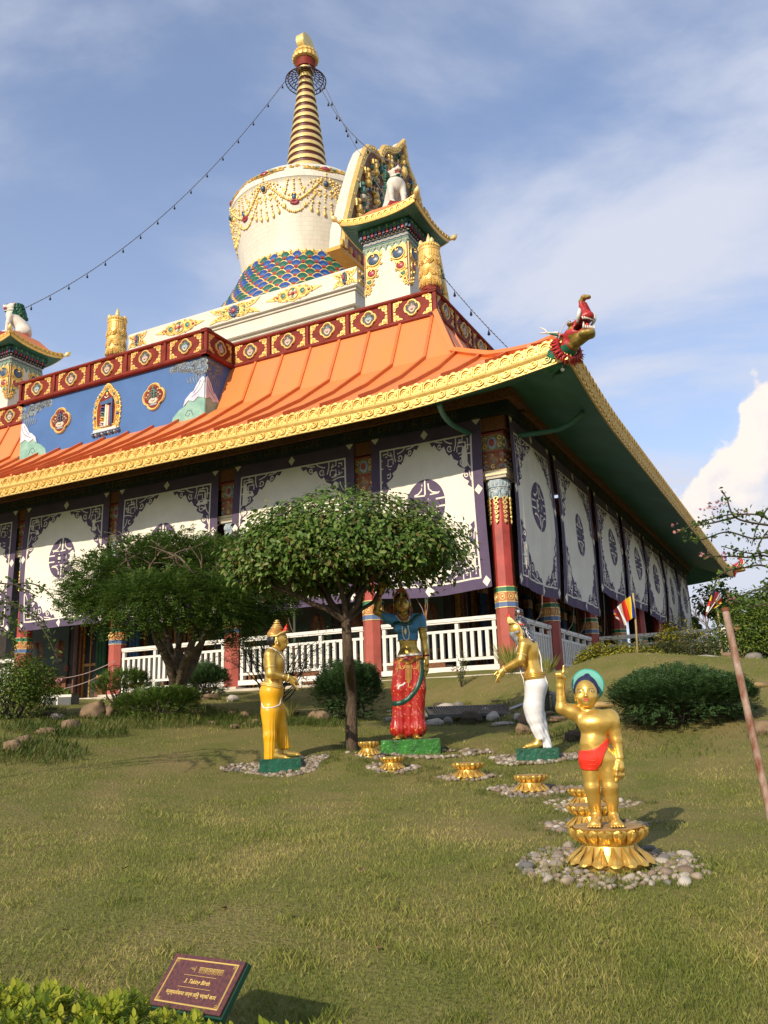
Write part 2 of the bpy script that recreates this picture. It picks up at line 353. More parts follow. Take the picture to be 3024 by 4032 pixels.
# ---------------------------------------------------------------- the temple
temple = empty('temple', (OX, OY, 0), RZ, 'large temple with orange roof, gilded eaves and a white stupa dome with gold spire', 'temple')
W = 10.96; FULL = 21.92
def FF(inset=0.0): return lambda a, b, c: (-a, inset-c, b)       # front face: a along the face from the near corner, b height, c outwards
def FR(inset=0.0): return lambda a, b, c: (-inset+c, a, b)       # right face
TB = lambda g, name, mats, parent=None, smooth=False: g.build(name, mats, parent or temple, smooth)
COLS = [0.0, 2.75, 6.12, 9.42, 12.5, 15.8, 19.17, 21.92]
# platform
grey = mat('grey_stone_plinth', (0.42, 0.41, 0.37), 0.7, var=0.12, scale=3)
dgrey = mat('dark_grey_stone', (0.10, 0.11, 0.11), 0.6, var=0.15, scale=3)
beige = mat('beige_stone_edge', (0.52, 0.46, 0.37), 0.65, var=0.1, scale=4)
g = G(); g.box(-23.0, 0.62, -0.62, 23.2, 1.2, 2.33, 0); g.box(-23.05, 0.67, -0.67, 23.25, 2.332, 2.40, 1)
g.box(-12.55, -9.4, -1.5, -0.68, 1.2, 2.30, 0); g.box(-12.6, -9.35, -1.55, -0.672, 2.302, 2.36, 1)
TB(g, 'plinth', [dgrey, beige])
floor_ = G(); floor_.box(-22.3, 0.1, -0.1, 22.4, 2.404, 2.42, 0); TB(floor_, 'floor', [grey])
# core walls, recessed behind the gallery
g = G(); g.box(-19.9, -1.9, 1.9, 20.0, 2.41, 7.9, 0); TB(g, 'core_wall', [darkwood])
g = G(); g.box(-1.88, -.03, 20.4, 20.5, 2.42, 7.2, 0); TB(g, 'gallery_partition', [mat('grey_green_partition', (.06, .07, .065), .6, var=.2)])
# doors, windows and murals on the recessed walls
bandgold = mat('gold_painted_band', (0.50, 0.30, 0.06), 0.5, 0.2, var=0.3, scale=14, col2=(0.25, 0.07, 0.03))
paneglass = mat('dark_window_glass', (0.018, 0.022, 0.022), 0.45, var=0.2, scale=2, spec=.2)
skin = mat('mural_figure_ochre', (0.30, 0.15, 0.05), 0.6, var=0.4, scale=9, col2=(0.10, 0.05, 0.04))
figb = mat('mural_figure_blue', (0.05, 0.08, 0.10), 0.6, var=0.4, scale=10, col2=(0.20, 0.16, 0.10))
bluecloth = mat('blue_brocade', (0.03, 0.09, 0.20), 0.8, var=0.2, scale=8); greencloth = mat('green_brocade', (0.02, 0.10, 0.04), 0.8, var=0.2, scale=8)
def wall_bay(fm, a0, a1, kind):
    if kind == 'mural':
        g = G(); g.box(a0+.1, a1-.1, 3.05, 5.2, 0.0, 0.03, 0, f=lambda a, b, c: fm(a, b, c))
        g.box(a0+.1, a1-.1, 2.42, 3.05, 0.0, 0.06, 1, f=lambda a, b, c: fm(a, b, c))
        g.box(a0+.1, a1-.1, 3.06, 3.14, 0.0, 0.075, 2, f=fm)
        k = max(2, int((a1-a0)/0.8))
        for i in range(k):
            c = a0+(i+.5)*(a1-a0)/k; s_ = 1 if i % 2 else 0.8
            g.dome(c, 3.85, .25*s_, .34*s_, .03, .03, 3 if i % 2 else 4, fm); g.dome(c, 3.82, .14*s_, .22*s_, .05, .05, 5 if i % 2 else 3, fm)
            g.dome(c, 4.02, .07, .09, .07, .05, 3, fm); g.dome(c, 3.58, .2, .09, .05, .05, 5, fm)
            for d in (-.3, .3): g.dome(c+d, 3.35, .08, .11, .03, .03, 4, fm)
        TB(g, 'mural_wall', [mgreen, darkred, bandgold, skin, darkred, figb])
    else:
        g = G()
        g.box(a0+.05, a1-.05, 2.42, 2.5, 0, .1, 1, f=fm)
        n = 3; wd = (a1-a0)/n
        for i in range(n+1):
            c = a0+i*wd; c = min(max(c, a0+.17), a1-.17)
            for k, (o, ww, dd, mm) in enumerate([(-.17, .05, .10, 1), (-.10, .07, .16, 0), (0.0, .09, .20, 2), (.10, .07, .16, 0), (.17, .05, .10, 1)]):
                g.box(c+o-ww/2, c+o+ww/2, 2.5, 5.2, 0, dd, mm, f=fm)
        TB(g, 'carved_door_surround', [darkred, bandgold, mat('carved_brown_relief', (0.14, 0.075, 0.045), .6, var=.4, scale=30, col2=(.04, .015, .01), bump=.8, bscale=30)])
        for i in range(n):
            c = a0+(i+.5)*wd
            d = G(); d.box(c-wd/2+.2, c+wd/2-.2, 2.5, 4.6, 0, .05, 0, f=fm); dd = TB(d, 'door', [mat('grey_door_leaf', (0.06, 0.065, 0.06), .6, var=.2, spec=.2)])
            d = G(); d.box(c-wd/2+.24, c+wd/2-.24, 3.35, 3.42, .05, .09, 0, f=fm); d.box(c-.02, c+.02, 2.5, 4.6, .05, .08, 0, f=fm); d.build('glazing_bar', [bandgold], dd)
            d = G(); d.box(c-wd/2+.28, c-.06, 3.46, 4.5, .052, .06, 0, f=fm); d.box(c+.06, c+wd/2-.28, 3.46, 4.5, .052, .06, 0, f=fm); d.build('pane', [paneglass], dd)
        for i, mm in ((1, bluecloth), (2, greencloth)):
            c = a0+i*wd; d = G()
            for k in range(3): d.tube([fm(c-.11+k*.11, 4.75, .26), fm(c-.11+k*.11, 3.1, .26)], .055, 0, 8)
            for k in range(3): d.dome(c-.11+k*.11, 3.05, .055, .10, .2, .08, 1, fm)
            d.box(c-.17, c+.17, 4.4, 4.62, .2, .33, 1, f=fm); d.box(c-.13, c+.13, 2.45, 2.85, .2, .3, 2, f=fm); TB(d, 'door_column', [mm, bandgold, darkred], smooth=30)
fmF = lambda a, b, c: (-a, 1.9-c, b); fmR = lambda a, b, c: (-1.9+c, a, b)
wall_bay(fmF, 1.95, 4.6, 'mural'); wall_bay(fmF, 4.7, 6.6, 'mural'); wall_bay(fmF, 6.9, 9.2, 'door'); wall_bay(fmF, 9.3, 12.7, 'door'); wall_bay(fmF, 12.9, 15.5, 'mural')
for k in range(5): wall_bay(fmR, 2.2+k*3.3, 5.2+k*3.3, 'door')
# columns
colorn = mat('column_painted_carving', (0.42, 0.25, 0.05), .5, .2, var=.4, scale=16, col2=(.03, .10, .10), bump=.8, bscale=22)
colorn2 = mat('column_red_carving', (0.26, 0.03, 0.02), .5, .1, var=.4, scale=13, col2=(.38, .26, .10), bump=.8, bscale=20)
palebl = mat('pale_blue_petals', (0.42, 0.47, 0.50), .5, var=.3, scale=14, col2=(.15, .25, .33))
bgreen = mat('band_green', (0.03, 0.16, 0.08), .5, var=.1); bblue = mat('band_blue', (0.10, 0.16, 0.32), .5, var=.1)
bgold = mat('band_ochre', (0.52, 0.24, 0.07), .5, var=.25, scale=30, col2=(.42, .12, .05))
def octo(r, x=0, y=0): return [(x+r*math.cos(R(22.5+45*i))/math.cos(R(22.5)), y+r*math.sin(R(22.5+45*i))/math.cos(R(22.5))) for i in range(8)]
def column(x, y):
    r = .185
    s_ = G(); s_.prism(octo(r), 2.46, 3.62, 1); s_.prism(octo(r-.01), 3.62, 5.62, 0)
    c = s_.build('column', [redcol, redbot], temple); c.location = (x, y, 0)
    g = G(); g.box(-.27, .27, -.27, .27, 2.42, 2.47, 0); g.build('base', [beige], c)
    g = G(); g.prism(octo(r+.006), 3.60, 3.82, 0)
    for z0, z1, m_ in ((3.585, 3.60, 1), (3.60, 3.685, 2), (3.685, 3.70, 1), (3.70, 3.86, 3), (3.86, 3.875, 1), (3.875, 3.955, 0), (3.955, 3.97, 1)):
        g.prism(octo(r+.008+(.004 if m_ == 1 else 0)), z0+.0005, z1-.0005, m_)
    for i in range(8):
        a = R(45*i); e = lambda p, q, d, a=a: ((r+.014+d)*math.cos(a)-p*math.sin(a), (r+.014+d)*math.sin(a)+p*math.cos(a), q)
        g.strip([(0.045*math.cos(t), 3.78+.055*math.sin(t)) for t in np.linspace(0, 6.28, 14)[:-1]], .014, -.002, .008, 1, e, closed=True); g.dome(0, 3.78, .02, .024, 0, .01, 1, e, 8, 2)
    g.build('painted_band', [bgreen, goldl, bblue, bgold], c)
    g = G()
    g.prism(octo(r+.005), 5.62, 5.75, 2); g.prism(octo(r+.02), 5.75, 5.83, 2); g.prism(octo(r+.035), 5.83, 5.97, 3)
    for i in range(8):
        a = R(45*i); e = lambda p, q, d, a=a: ((r+.02+d)*math.cos(a)-p*math.sin(a), (r+.02+d)*math.sin(a)+p*math.cos(a), q)
        for k in range(2): g.dome(-.035+.07*k, 5.90, .028, .055, .012, .02, 2, e, 8, 2)
        g.dome(0, 5.72, .06, .075, 0, .018, 2, e, 8, 2)
        for k in range(3): g.dome(-.05+.05*k, 5.80, .012, .012, .01, .01, 4, e, 6, 2)
        for q in range(6):
            z = 5.62-q*.085; ww = .065-.008*q
            g.strip([(math.cos(t)*ww*(1-t/9)*.8, z-.02+math.sin(t)*ww*(1-t/9)*.9) for t in np.linspace(0, 6.5, 12)], .024, -.004, .018, 1, e); g.strip([((-1)**q*ww*.7, z+.02), ((-1)**q*ww*.2, z-.05)], .03, -.004, .014, 1, e)
    CM2 = [bgreen, goldl, palebl, palebl, beige, colorn2, redcol, colorn]
    g.build('collar', CM2, c); g = G()
    g.box(-.24, .24, -.24, .24, 5.99, 6.04, 4); g.box(-.26, .26, -.26, .26, 6.041, 6.15, 4); g.box(-.265, .265, -.265, .265, 6.06, 6.075, 1); g.box(-.265, .265, -.265, .265, 6.12, 6.135, 1)
    g.box(-.21, .21, -.21, .21, 6.151, 6.50, 5); g.box(-.235, .235, -.235, .235, 6.50, 6.53, 6); g.box(-.215, .215, -.215, .215, 6.531, 6.86, 7); g.box(-.24, .24, -.24, .24, 6.861, 6.89, 6)
    for (sx, sy) in ((0, -1), (1, 0)):
        e = (lambda p, q, d: (p, -.21-d, q)) if sy else (lambda p, q, d: (.21+d, p, q))
        for k in range(9):
            ax = -.15+.15*(k % 3); bz = 6.22+.11*(k//3); g.strip([(ax+.05*math.cos(t)*(1-t/10), bz+.05*math.sin(t)*(1-t/10)) for t in np.linspace(k, k+6, 12)], .022, 0, .025, 1 if k % 2 else 2, e)
        g.dome(0, 6.69, .10, .13, .005, .03, 3, e, 12, 3); g.dome(0, 6.69, .055, .075, .03, .03, 6, e, 10, 3)
        for q in range(4): g.strip([((-.15 if q % 2 else .15)+.05*math.cos(t)*(1-t/10), 6.62+.15*(q//2)+.05*math.sin(t)*(1-t/10)) for t in np.linspace(0, 6, 12)], .02, 0, .02, 1, e)
    g.build('capital', [bgreen, goldl, palebl, palebl, beige, colorn2, redcol, colorn], c)
    return c
column(0, 0)
for i, a in enumerate(COLS[1:5]): column(-a, 0)
for i, a in enumerate(COLS[1:]): column(0, a)
# lintel beams under the eaves with carved lettering
g = G(); lett = G()
for face, fm, LN in (('F', lambda a, b, c: (-a, -c, b), FULL), ('R', lambda a, b, c: (c, a, b), FULL)):
    g.box(.2 if face == 'R' else -.28, LN+.3, 6.92, 7.18, -.25, .28, 0, f=fm); g.box(.31 if face == 'R' else -.43, LN+.4, 7.181, 7.42, -.25, .42, 1, f=fm)
    g.box(.41 if face == 'R' else -.56, LN+.5, 7.421, 7.66, -.25, .50, 0, f=fm)
    a = 0.6
    while a < (LN if face == 'F' else 12):
        if int(a/3.3) != int((a+.3)/3.3): a += .45; continue
        wd_ = .10; lett.box(a, a+wd_, 7.365, 7.38, .42, .432, 0, f=fm); lett.box(a+wd_*.75, a+wd_*.95, 7.24, 7.364, .42, .432, 0, f=fm)
        k = rnd.randint(0, 3); lett.strip([(a+.03+.035*math.cos(t)*(1 if k % 2 else .6), 7.30+.035*math.sin(t)) for t in np.linspace(k, k+4.2, 9)], .014, .42, .432, 0, fm)
        a += .125 if rnd.random() > .12 else .2
TB(g, 'lintel', [darkred, mat('dark_blue_green_beam', (0.018, 0.026, 0.026), .6, var=.3)])
TB(lett, 'carved_lettering', [mat('dull_gold_letters', (.12, .075, .02), .6, var=.3)])

# main roof
RB = 1.88          # inset of the parapet foot
def roofsec(o):    # height of the roof sheet against the inset from the column line
    P_ = [(-2.0, 7.36), (-1.2, 7.78), (0.0, 8.50), (1.27, 9.42), (RB, 10.78)]
    for (a, b), (c, d) in zip(P_, P_[1:]):
        if o <= c: return b+(d-b)*(o-a)/(c-a)
    return P_[-1][1]
def lift(a):       # eaves sweep up towards the corners (a measured along the face from the corner)
    d = min(a, FULL-a); return 0.30*max(0.0, 1-(d+2.0)/3.6)**1.8
def flare(o): return max(0.0, min(1.0, (1.27-o)/3.27))**1.3
st = [-2.0, -1.6, -1.2, -.6, 0, .6, 1.27, RB]
def roofpt(face, t, o, dz=0.0):
    """t 0..1 between the two hips at inset o"""
    a = o+t*(FULL-2*o); z = roofsec(o)+lift(a if o < 1.3 else 99)*flare(o)+dz
    return (-a, o, z) if face == 'F' else (-o, a, z) if face == 'R' else (-a, FULL-o, z) if face == 'B' else (-(FULL-o), a, z)
rf = G(); NT = 90
ts = [0.5-0.5*math.cos(math.pi*i/NT) for i in range(NT+1)]
for face in 'FRBL':
    v = [roofpt(face, t, o) for o in st for t in ts]; n = NT+1
    rf.add(v, [(i*n+j, i*n+j+1, (i+1)*n+j+1, (i+1)*n+j) for i in range(len(st)-1) for j in range(NT)], 0)
roof = TB(rf, 'roof', [orange], smooth=25)
def roofa(face, a, o, dz=0.0):
    z = roofsec(o)+lift(a)*flare(o)+dz
    return (-a, o, z) if face == 'F' else (-o, a, z)
def rib(face, a, o0, o1):
    g = G(); pr = [q for q in st if o0 < q < o1]; pr = [o0]+pr+[o1]; w_ = .035
    v = []
    for o in pr:
        for s_, dz in ((-1, -.02), (-1, .085), (1, .085), (1, -.02)): v.append(roofa(face, a+s_*w_, o, dz))
    fs = []
    for i in range(len(pr)-1):
        for k in range(4): fs.append((4*i+k, 4*i+(k+1) % 4, 4*i+4+(k+1) % 4, 4*i+4+k))
    fs += [(3, 2, 1, 0), (4*len(pr)-4, 4*len(pr)-3, 4*len(pr)-2, 4*len(pr)-1)]
    g.add(v, fs, 0); g.build('roof_seam', [orange2], roof)
k = -1
while True:
    a = 1.95-.825*3+.825*k; k += 1
    if a > 21.0: break
    if a < -1.7: continue
    o1 = RB-.01
    if a < RB: o1 = min(RB-.01, a-.03)
    if a > 7.75 and a < 14.2: o1 = .84
    if a > 7.4 and a <= 7.75: continue
    rib('F', a, -1.93, o1)
for a in [7.69, 14.24]: rib('F', a, -1.93, .84)
for j in range(26):
    a = -1.3+.825*j; rib('R', a, -1.93, RB-.01 if a > RB else a-.03)
hip = G()
for (sx, sy) in ((1, 1),):
    hp = [(-o, o, roofsec(o)+lift(o)*flare(o)+.05) for o in (-1.7, -1.2, -.6, 0, .6, 1.27, RB)]
    hip.tube(hp, .085, 0, 4)
hip.build('hip_cap', [orange], roof)
# soffit
sf = G()
for face in 'FRBL':
    os_ = [-1.98, -1.4, -.7, -.3]; n = NT+1
    def sp(t, o):
        a = o+t*(FULL-2*o); z = 6.98+(.42 if o > -1 else 0)*(o+1.98)/1.68+(.20*(o+1.98) if o <= -1 else .0)+lift(a)*flare(o)
        z = 6.965+(o+1.98)*.41+lift(a)*flare(o)
        return (-a, o, z) if face == 'F' else (-o, a, z) if face == 'R' else (-a, FULL-o, z) if face == 'B' else (-(FULL-o), a, z)
    v = [sp(t, o) for o in os_ for t in ts]
    sf.add(v, [(i*n+j, i*n+j+1, (i+1)*n+j+1, (i+1)*n+j) for i in range(3) for j in range(NT)], 0)
TB(sf, 'soffit', [greenu], smooth=25)
# gilded eave trim: board, roll moulding, arcade crest above and cloud scrolls below
def trim(face, dull=False):
    g = G()
    def f(a, b, c): # a along, b relative height, c outwards from the board
        z = b+lift(a)
        return (-a, -2.0-c, z) if face == 'F' else (2.0+c, a, z) if face == 'R' else (-a, FULL+2.0+c, z)
    A = np.concatenate([np.linspace(-2.0, 1.2, 24), np.linspace(1.5, 20.4, 20), np.linspace(20.7, 23.92, 24)])
    v = []
    prof = [(-.02, 6.94), (.015, 6.94), (.015, 7.10), (.035, 7.12), (.05, 7.15), (.035, 7.18), (.015, 7.20), (.015, 7.36), (-.03, 7.36)]
    for a in A:
        for c, b in prof: v.append(f(a, b, c))
    n = len(prof); g.add(v, [(i*n+j, i*n+(j+1) % n, (i+1)*n+(j+1) % n, (i+1)*n+j) for i in range(len(A)-1) for j in range(n)], 0)
    step = .235; m = int(25.6/step)
    for i in range(m):
        a = -1.88+i*step
        if a > 23.8: break
        def e(p, q, c, a=a): return f(a+p, q, c+.012)
        far = (a > 13)
        arc = [(.082*math.cos(t), 7.27+.075*math.sin(t)) for t in np.linspace(-.35, math.pi+.35, 7 if far else 10)]
        g.strip(arc, .026, 0, .035, 0, e)
        g.strip([(.05*math.cos(t), 7.255+.05*math.sin(t)) for t in np.linspace(0, math.pi, 6)], .014, 0, .022, 0, e)
        g.dome(0, 7.245, .026, .035, 0, .022, 0, e, 6, 2)
        g.box(.108, .127, 7.20, 7.335, 0, .03, 0, f=e); g.dome(.1175, 7.345, .03, .032, 0, .03, 0, e, 6, 2); g.dome(0, 7.362, .06, .03, 0, .025, 0, e, 8, 2)
        g.strip([(.095*math.cos(t)*(1+.12*math.cos(3*t)), 7.085-.095*abs(math.sin(t))-.0*t) for t in np.linspace(0, math.pi, 8 if far else 12)], .022, 0, .035, 0, e)
        g.strip([(-.02+.045*(1-t/9)*math.cos(t), 7.055+.042*(1-t/9)*math.sin(t)) for t in np.linspace(.5, 6.6, 7 if far else 11)], .017, 0, .03, 0, e)
        g.strip([(.05+.03*(1-t/9)*math.cos(-t), 7.03+.03*(1-t/9)*math.sin(-t)) for t in np.linspace(.5, 5.6, 8)], .014, 0, .026, 0, e)
        g.dome(.1175, 6.985, .045, .04, 0, .028, 0, e, 8, 2)
    return TB(g, 'eave_trim', [gold], smooth=35)
trim('F'); trim('R')
# drain pipes under the corner
def bez(P_, k=6):
    P_ = np.array(P_, float); o = []
    for i in range(len(P_)-1):
        p0 = P_[max(i-1, 0)]; p1 = P_[i]; p2 = P_[i+1]; p3 = P_[min(i+2, len(P_)-1)]
        for t in np.linspace(0, 1, k, endpoint=False): o.append(.5*((2*p1)+(-p0+p2)*t+(2*p0-5*p1+4*p2-p3)*t*t+(-p0+3*p1-3*p2+p3)*t**3))
    o.append(P_[-1]); return np.array(o)
g = G(); g.tube(bez([(-.36, -1.85, 7.02), (-.44, -1.5, 6.96), (-.49, -1.1, 6.94), (-.49, -.8, 6.94), (-.41, -.33, 6.92)]), .05, 0, 10); TB(g, 'drainpipe', [greenu], smooth=True)
g = G(); g.tube(bez([(1.66, .25, 7.12), (1.45, .28, 7.0), (1.2, .36, 6.94), (.9, .4, 6.93), (.3, .31, 6.93)]), .05, 0, 10); TB(g, 'drainpipe', [greenu], smooth=True)
# ---------------------------------------------------------------- upper storeys
def q4(R_, n=40, lobe=.24):
    def q(t): return R_*(1-lobe+lobe*abs(math.cos(2*t))**.55)*1.04
    return [(q(t)*math.cos(t), q(t)*math.sin(t)) for t in np.linspace(0, 2*math.pi, n, endpoint=False)]
def spiral(cx, cy, r, t0, turns, d=1, n=14, end=.15): return [(cx+r*(1-(1-end)*k/(n-1))*math.cos(t0+d*turns*2*math.pi*k/(n-1)), cy+r*(1-(1-end)*k/(n-1))*math.sin(t0+d*turns*2*math.pi*k/(n-1))) for k in range(n)]
fl = lambda a, b, c: (a, -c, b)       # flat local frame: x along, z up, outwards -y
medframe = gold
def medallion_mesh(seed):
    r = random.Random(seed); cA = r.choice([1, 2, 3]); g = G()
    g.prism(q4(.205), 0, .03, 0, fl); g.prism(q4(.162), .031, .034, 4, fl)
    g.strip(q4(.185, 36), .03, .03, .05, 0, fl, closed=True)
    for k in range(7):
        a = math.pi*(k+.5)/7; g.dome(.07*math.cos(a), -.035+.05*math.sin(a), .033, .042, .034, .02, cA, fl, 8, 2)
    for k in range(5):
        a = -math.pi*(k+.5)/5; g.dome(.05*math.cos(a), -.05+.05*math.sin(a), .03, .03, .034, .018, 3 if cA != 3 else 2, fl, 8, 2)
    g.dome(0, -.03, .045, .03, .045, .02, cA, fl, 8, 2)
    for s_ in (-1, 1): g.strip(spiral(s_*.07, .055, .04, 0, 1, s_), .014, .034, .05, 5, fl); g.strip(spiral(s_*.09, -.075, .028, 0, 1, s_), .012, .034, .05, 5, fl)
    g.dome(0, .055, .026, .05, .034, .03, r.choice([1, 2, 3, 5]), fl, 8, 3); g.dome(0, -.10, .05, .02, .034, .015, 3, fl, 8, 2)
    return g
pink = mat('pale_pink_relief', (0.60, 0.40, 0.34), .55, var=.15, scale=20); pbl = mat('pale_blue_relief', (0.33, 0.42, 0.50), .55, var=.15, scale=20); pgr = mat('pale_cream_relief', (0.62, 0.56, 0.44), .55, var=.15, scale=20)
medbg = mat('medallion_ground', (0.10, 0.07, 0.06), .6, var=.3, scale=15); pgreen = mat('pale_green_relief', (0.22, 0.36, 0.28), .55, var=.2, scale=20)
medm = [gold, pink, pbl, pgr, medbg, pgreen]
MED = [medallion_mesh(i).build('medallion', medm, temple, 30) for i in range(4)]
MEDME = [o.data for o in MED]
for o in MED: bpy.data.objects.remove(o)
g = G()
for sx in (-1, 1):
    for sy in (-1, 1):
        x0, y0 = sx*.50, sy*.255
        P_ = [(x0, y0), (x0-sx*.25, y0), (x0-sx*.22, y0-sy*.05), (x0-sx*.15, y0-sy*.07), (x0-sx*.13, y0-sy*.14), (x0-sx*.06, y0-sy*.16), (x0-sx*.05, y0-sy*.235), (x0, y0-sy*.245)]
        g.prism(P_, 0, .012, 0, fl)
        g.strip(spiral(x0-sx*.075, y0-sy*.07, .055, 0, 1.3, sx*sy), .022, .012, .034, 0, fl); g.strip(spiral(x0-sx*.17, y0-sy*.03, .035, 1, 1.1, -sx*sy), .016, .012, .03, 0, fl); g.strip(spiral(x0-sx*.03, y0-sy*.17, .03, 1, 1.1, -sx*sy), .016, .012, .03, 0, fl)
_o = g.build('corner_scroll', [gold], temple, 30); SCR = _o.data; bpy.data.objects.remove(_o)
def place_mesh(name, me, x, y, z, rz, parent=None):
    o = bpy.data.objects.new(name, me); sc.collection.objects.link(o); o.parent = parent or temple; o.location = (x, y, z); o.rotation_euler = (0, 0, rz); return o
def parapet_run(p0, p1, n, name='parapet', posts=True, k0=0):
    """p0 -> p1 in (u, v); panels face to the right-hand side when seen from outside"""
    (u0, v0), (u1, v1) = p0, p1; Ln = math.hypot(u1-u0, v1-v0); dx = -(u1-u0)/Ln; dy = (v1-v0)/Ln
    nx_, ny_ = (dy, -dx) if True else 0                     # outward normal guess, fixed below
    cx_, cy_ = -W, W; mxx, myy = (-(u0+u1)/2, (v0+v1)/2)
    if (mxx-cx_)*nx_+(myy-cy_)*ny_ < 0: nx_, ny_ = -nx_, -ny_
    f = lambda a, b, c: (-u0+dx*a+nx_*c, v0+dy*a+ny_*c, b)
    g = G(); g.box(0, Ln, 10.83, 11.34, -.12, 0, 0, f=f)
    for z0, z1, c in ((10.72, 10.83, .07), (11.33, 11.42, .07)):
        pr = [(-.14, z0), (c-.03, z0), (c, z0+.03), (c, z1-.03), (c-.03, z1), (-.14, z1)]
        v = [f(a, b, c_) for a in (-.07, Ln+.07) for c_, b in pr]; m_ = len(pr)
        g.add(v, [tuple(range(m_)), tuple(range(2*m_-1, m_-1, -1))]+[(i, (i+1) % m_, m_+(i+1) % m_, m_+i) for i in range(m_)], 0)
    for i in range(n+1):
        a = Ln*i/n; g.box(a-.04, a+.04, 10.83, 11.33, .001, .045, 0, f=f)
    TB(g, name, [maroon])
    rz = math.atan2(ny_, nx_)+math.pi/2
    for i in range(n):
        x, y, z = f(Ln*(i+.5)/n, 11.08, .001); s_ = min(1.0, (Ln/n-.08)/1.09)
        o = place_mesh('medallion', MEDME[(i*3+k0) % 4], x, y, z, rz); o2 = place_mesh('corner_scroll', SCR, x, y, z, rz); o2.scale = (s_, 1, 1)
parapet_run((RB, RB), (7.66, RB), 5, k0=1); parapet_run((7.66, RB), (7.66, .80), 1, k0=2); parapet_run((7.66, .80), (14.26, .80), 5); parapet_run((14.26, .80), (14.26, RB), 1); parapet_run((14.26, RB), (20.04, RB), 5, k0=2)
parapet_run((RB, RB), (RB, 7.66), 5, k0=3); parapet_run((RB, 7.66), (.8, 7.66), 1); parapet_run((.8, 7.66), (.8, 14.26), 5)
# upper deck
g = G(); g.box(-20.0, -1.92, 1.92, 20.0, 10.9, 11.0, 0); TB(g, 'roof_deck', [cream])
# blue front panel
g = G(); g.box(-14.20, -7.72, .86, 2.5, 8.9, 10.73, 0)
pan = TB(g, 'blue_panel', [blue])
cloudm = mat('painted_cloud_grey', (0.22, 0.27, 0.31), .6, var=.15, scale=8); cloudl = mat('painted_cloud_line', (0.12, 0.15, 0.19), .6, var=.1); mtg = mat('painted_mountain_green', (0.28, 0.46, 0.38), .6, var=.25, scale=4, col2=(.14, .32, .26)); mtw = mat('painted_mountain_snow', (0.66, 0.66, 0.70), .6, var=.12, scale=3, col2=(.45, .45, .58))
def corner_paint(fm, s_, narrow=1.0):
    g = G(); e = lambda a, b, c: fm(s_*a*narrow, b, c)
    g.prism([(0, 9.05), (1.05, 9.05), (1.0, 9.25), (.8, 9.42), (.6, 9.5), (.45, 9.72), (.3, 9.86), (0, 10.0)], 0, .012, 2, e)
    g.prism([(0, 9.58), (.2, 9.66), (.34, 9.56), (.5, 9.62), (.66, 9.48), (.60, 9.66), (.44, 9.80), (.34, 9.84), (.24, 10.0), (.12, 10.14), (.05, 10.17), (0, 10.12)], .013, .03, 3, e)
    g.strip([(.02, 10.05), (.08, 9.9), (.2, 9.78), (.4, 9.68)], .02, .03, .036, 0, e); g.strip([(.12, 10.08), (.18, 9.95), (.34, 9.78)], .02, .03, .036, 0, e)
    g.strip([(.35, 9.2), (.42, 9.34), (.52, 9.36), (.6, 9.25), (.5, 9.2), (.46, 9.27)], .018, .012, .02, 1, e)
    return g, e
rr = random.Random(5)
for s_, a0 in ((1, 7.72), (-1, 14.20)):
    fm = lambda a, b, c, a0=a0: (-(a0+a), .86-c, b)
    g, e = corner_paint(fm, s_)
    for k in range(44):
        x = rr.random()**1.2*1.05; y = 10.66-rr.random()*(.42-x*.30); q = .07+.05*rr.random()
        g.dome(x, y, q, q*.8, 0, .02, 0, e, 9, 2); g.strip(spiral(x, y, q*.75, rr.random()*6, .9, 1, 9), .012, .014, .026, 1, e)
    for k in range(6):
        x = .08+.09*k; g.strip([(x, 10.32-.02*k), (x+.03, 10.2), (x-.01, 10.08), (x-.03, 9.98+.02*k)], [.045, .04, .03, .012], 0, .015, 0, e)
    g.build('corner_painting', [cloudm, cloudl, mtg, mtw], pan, 30)
fm = lambda a, b, c: (-7.72+c, .86+a, b)
g, e = corner_paint(fm, 1, .85)
for k in range(22):
    x = rr.random()*.85; y = 10.68-rr.random()*.45; q = .05+.05*rr.random(); g.dome(x, y, q, q*.8, 0, .02, 0, e, 9, 2); g.strip(spiral(x, y, q*.75, rr.random()*6, .9, 1, 9), .012, .014, .026, 1, e)
for k in range(6):
    x = .08+.1*k; g.strip([(x, 10.32-.02*k), (x+.03, 10.2), (x-.01, 10.08), (x-.03, 9.9+.03*k)], [.045, .04, .03, .012], 0, .015, 0, e)
g.build('corner_painting', [cloudm, cloudl, mtg, mtw], pan, 30)
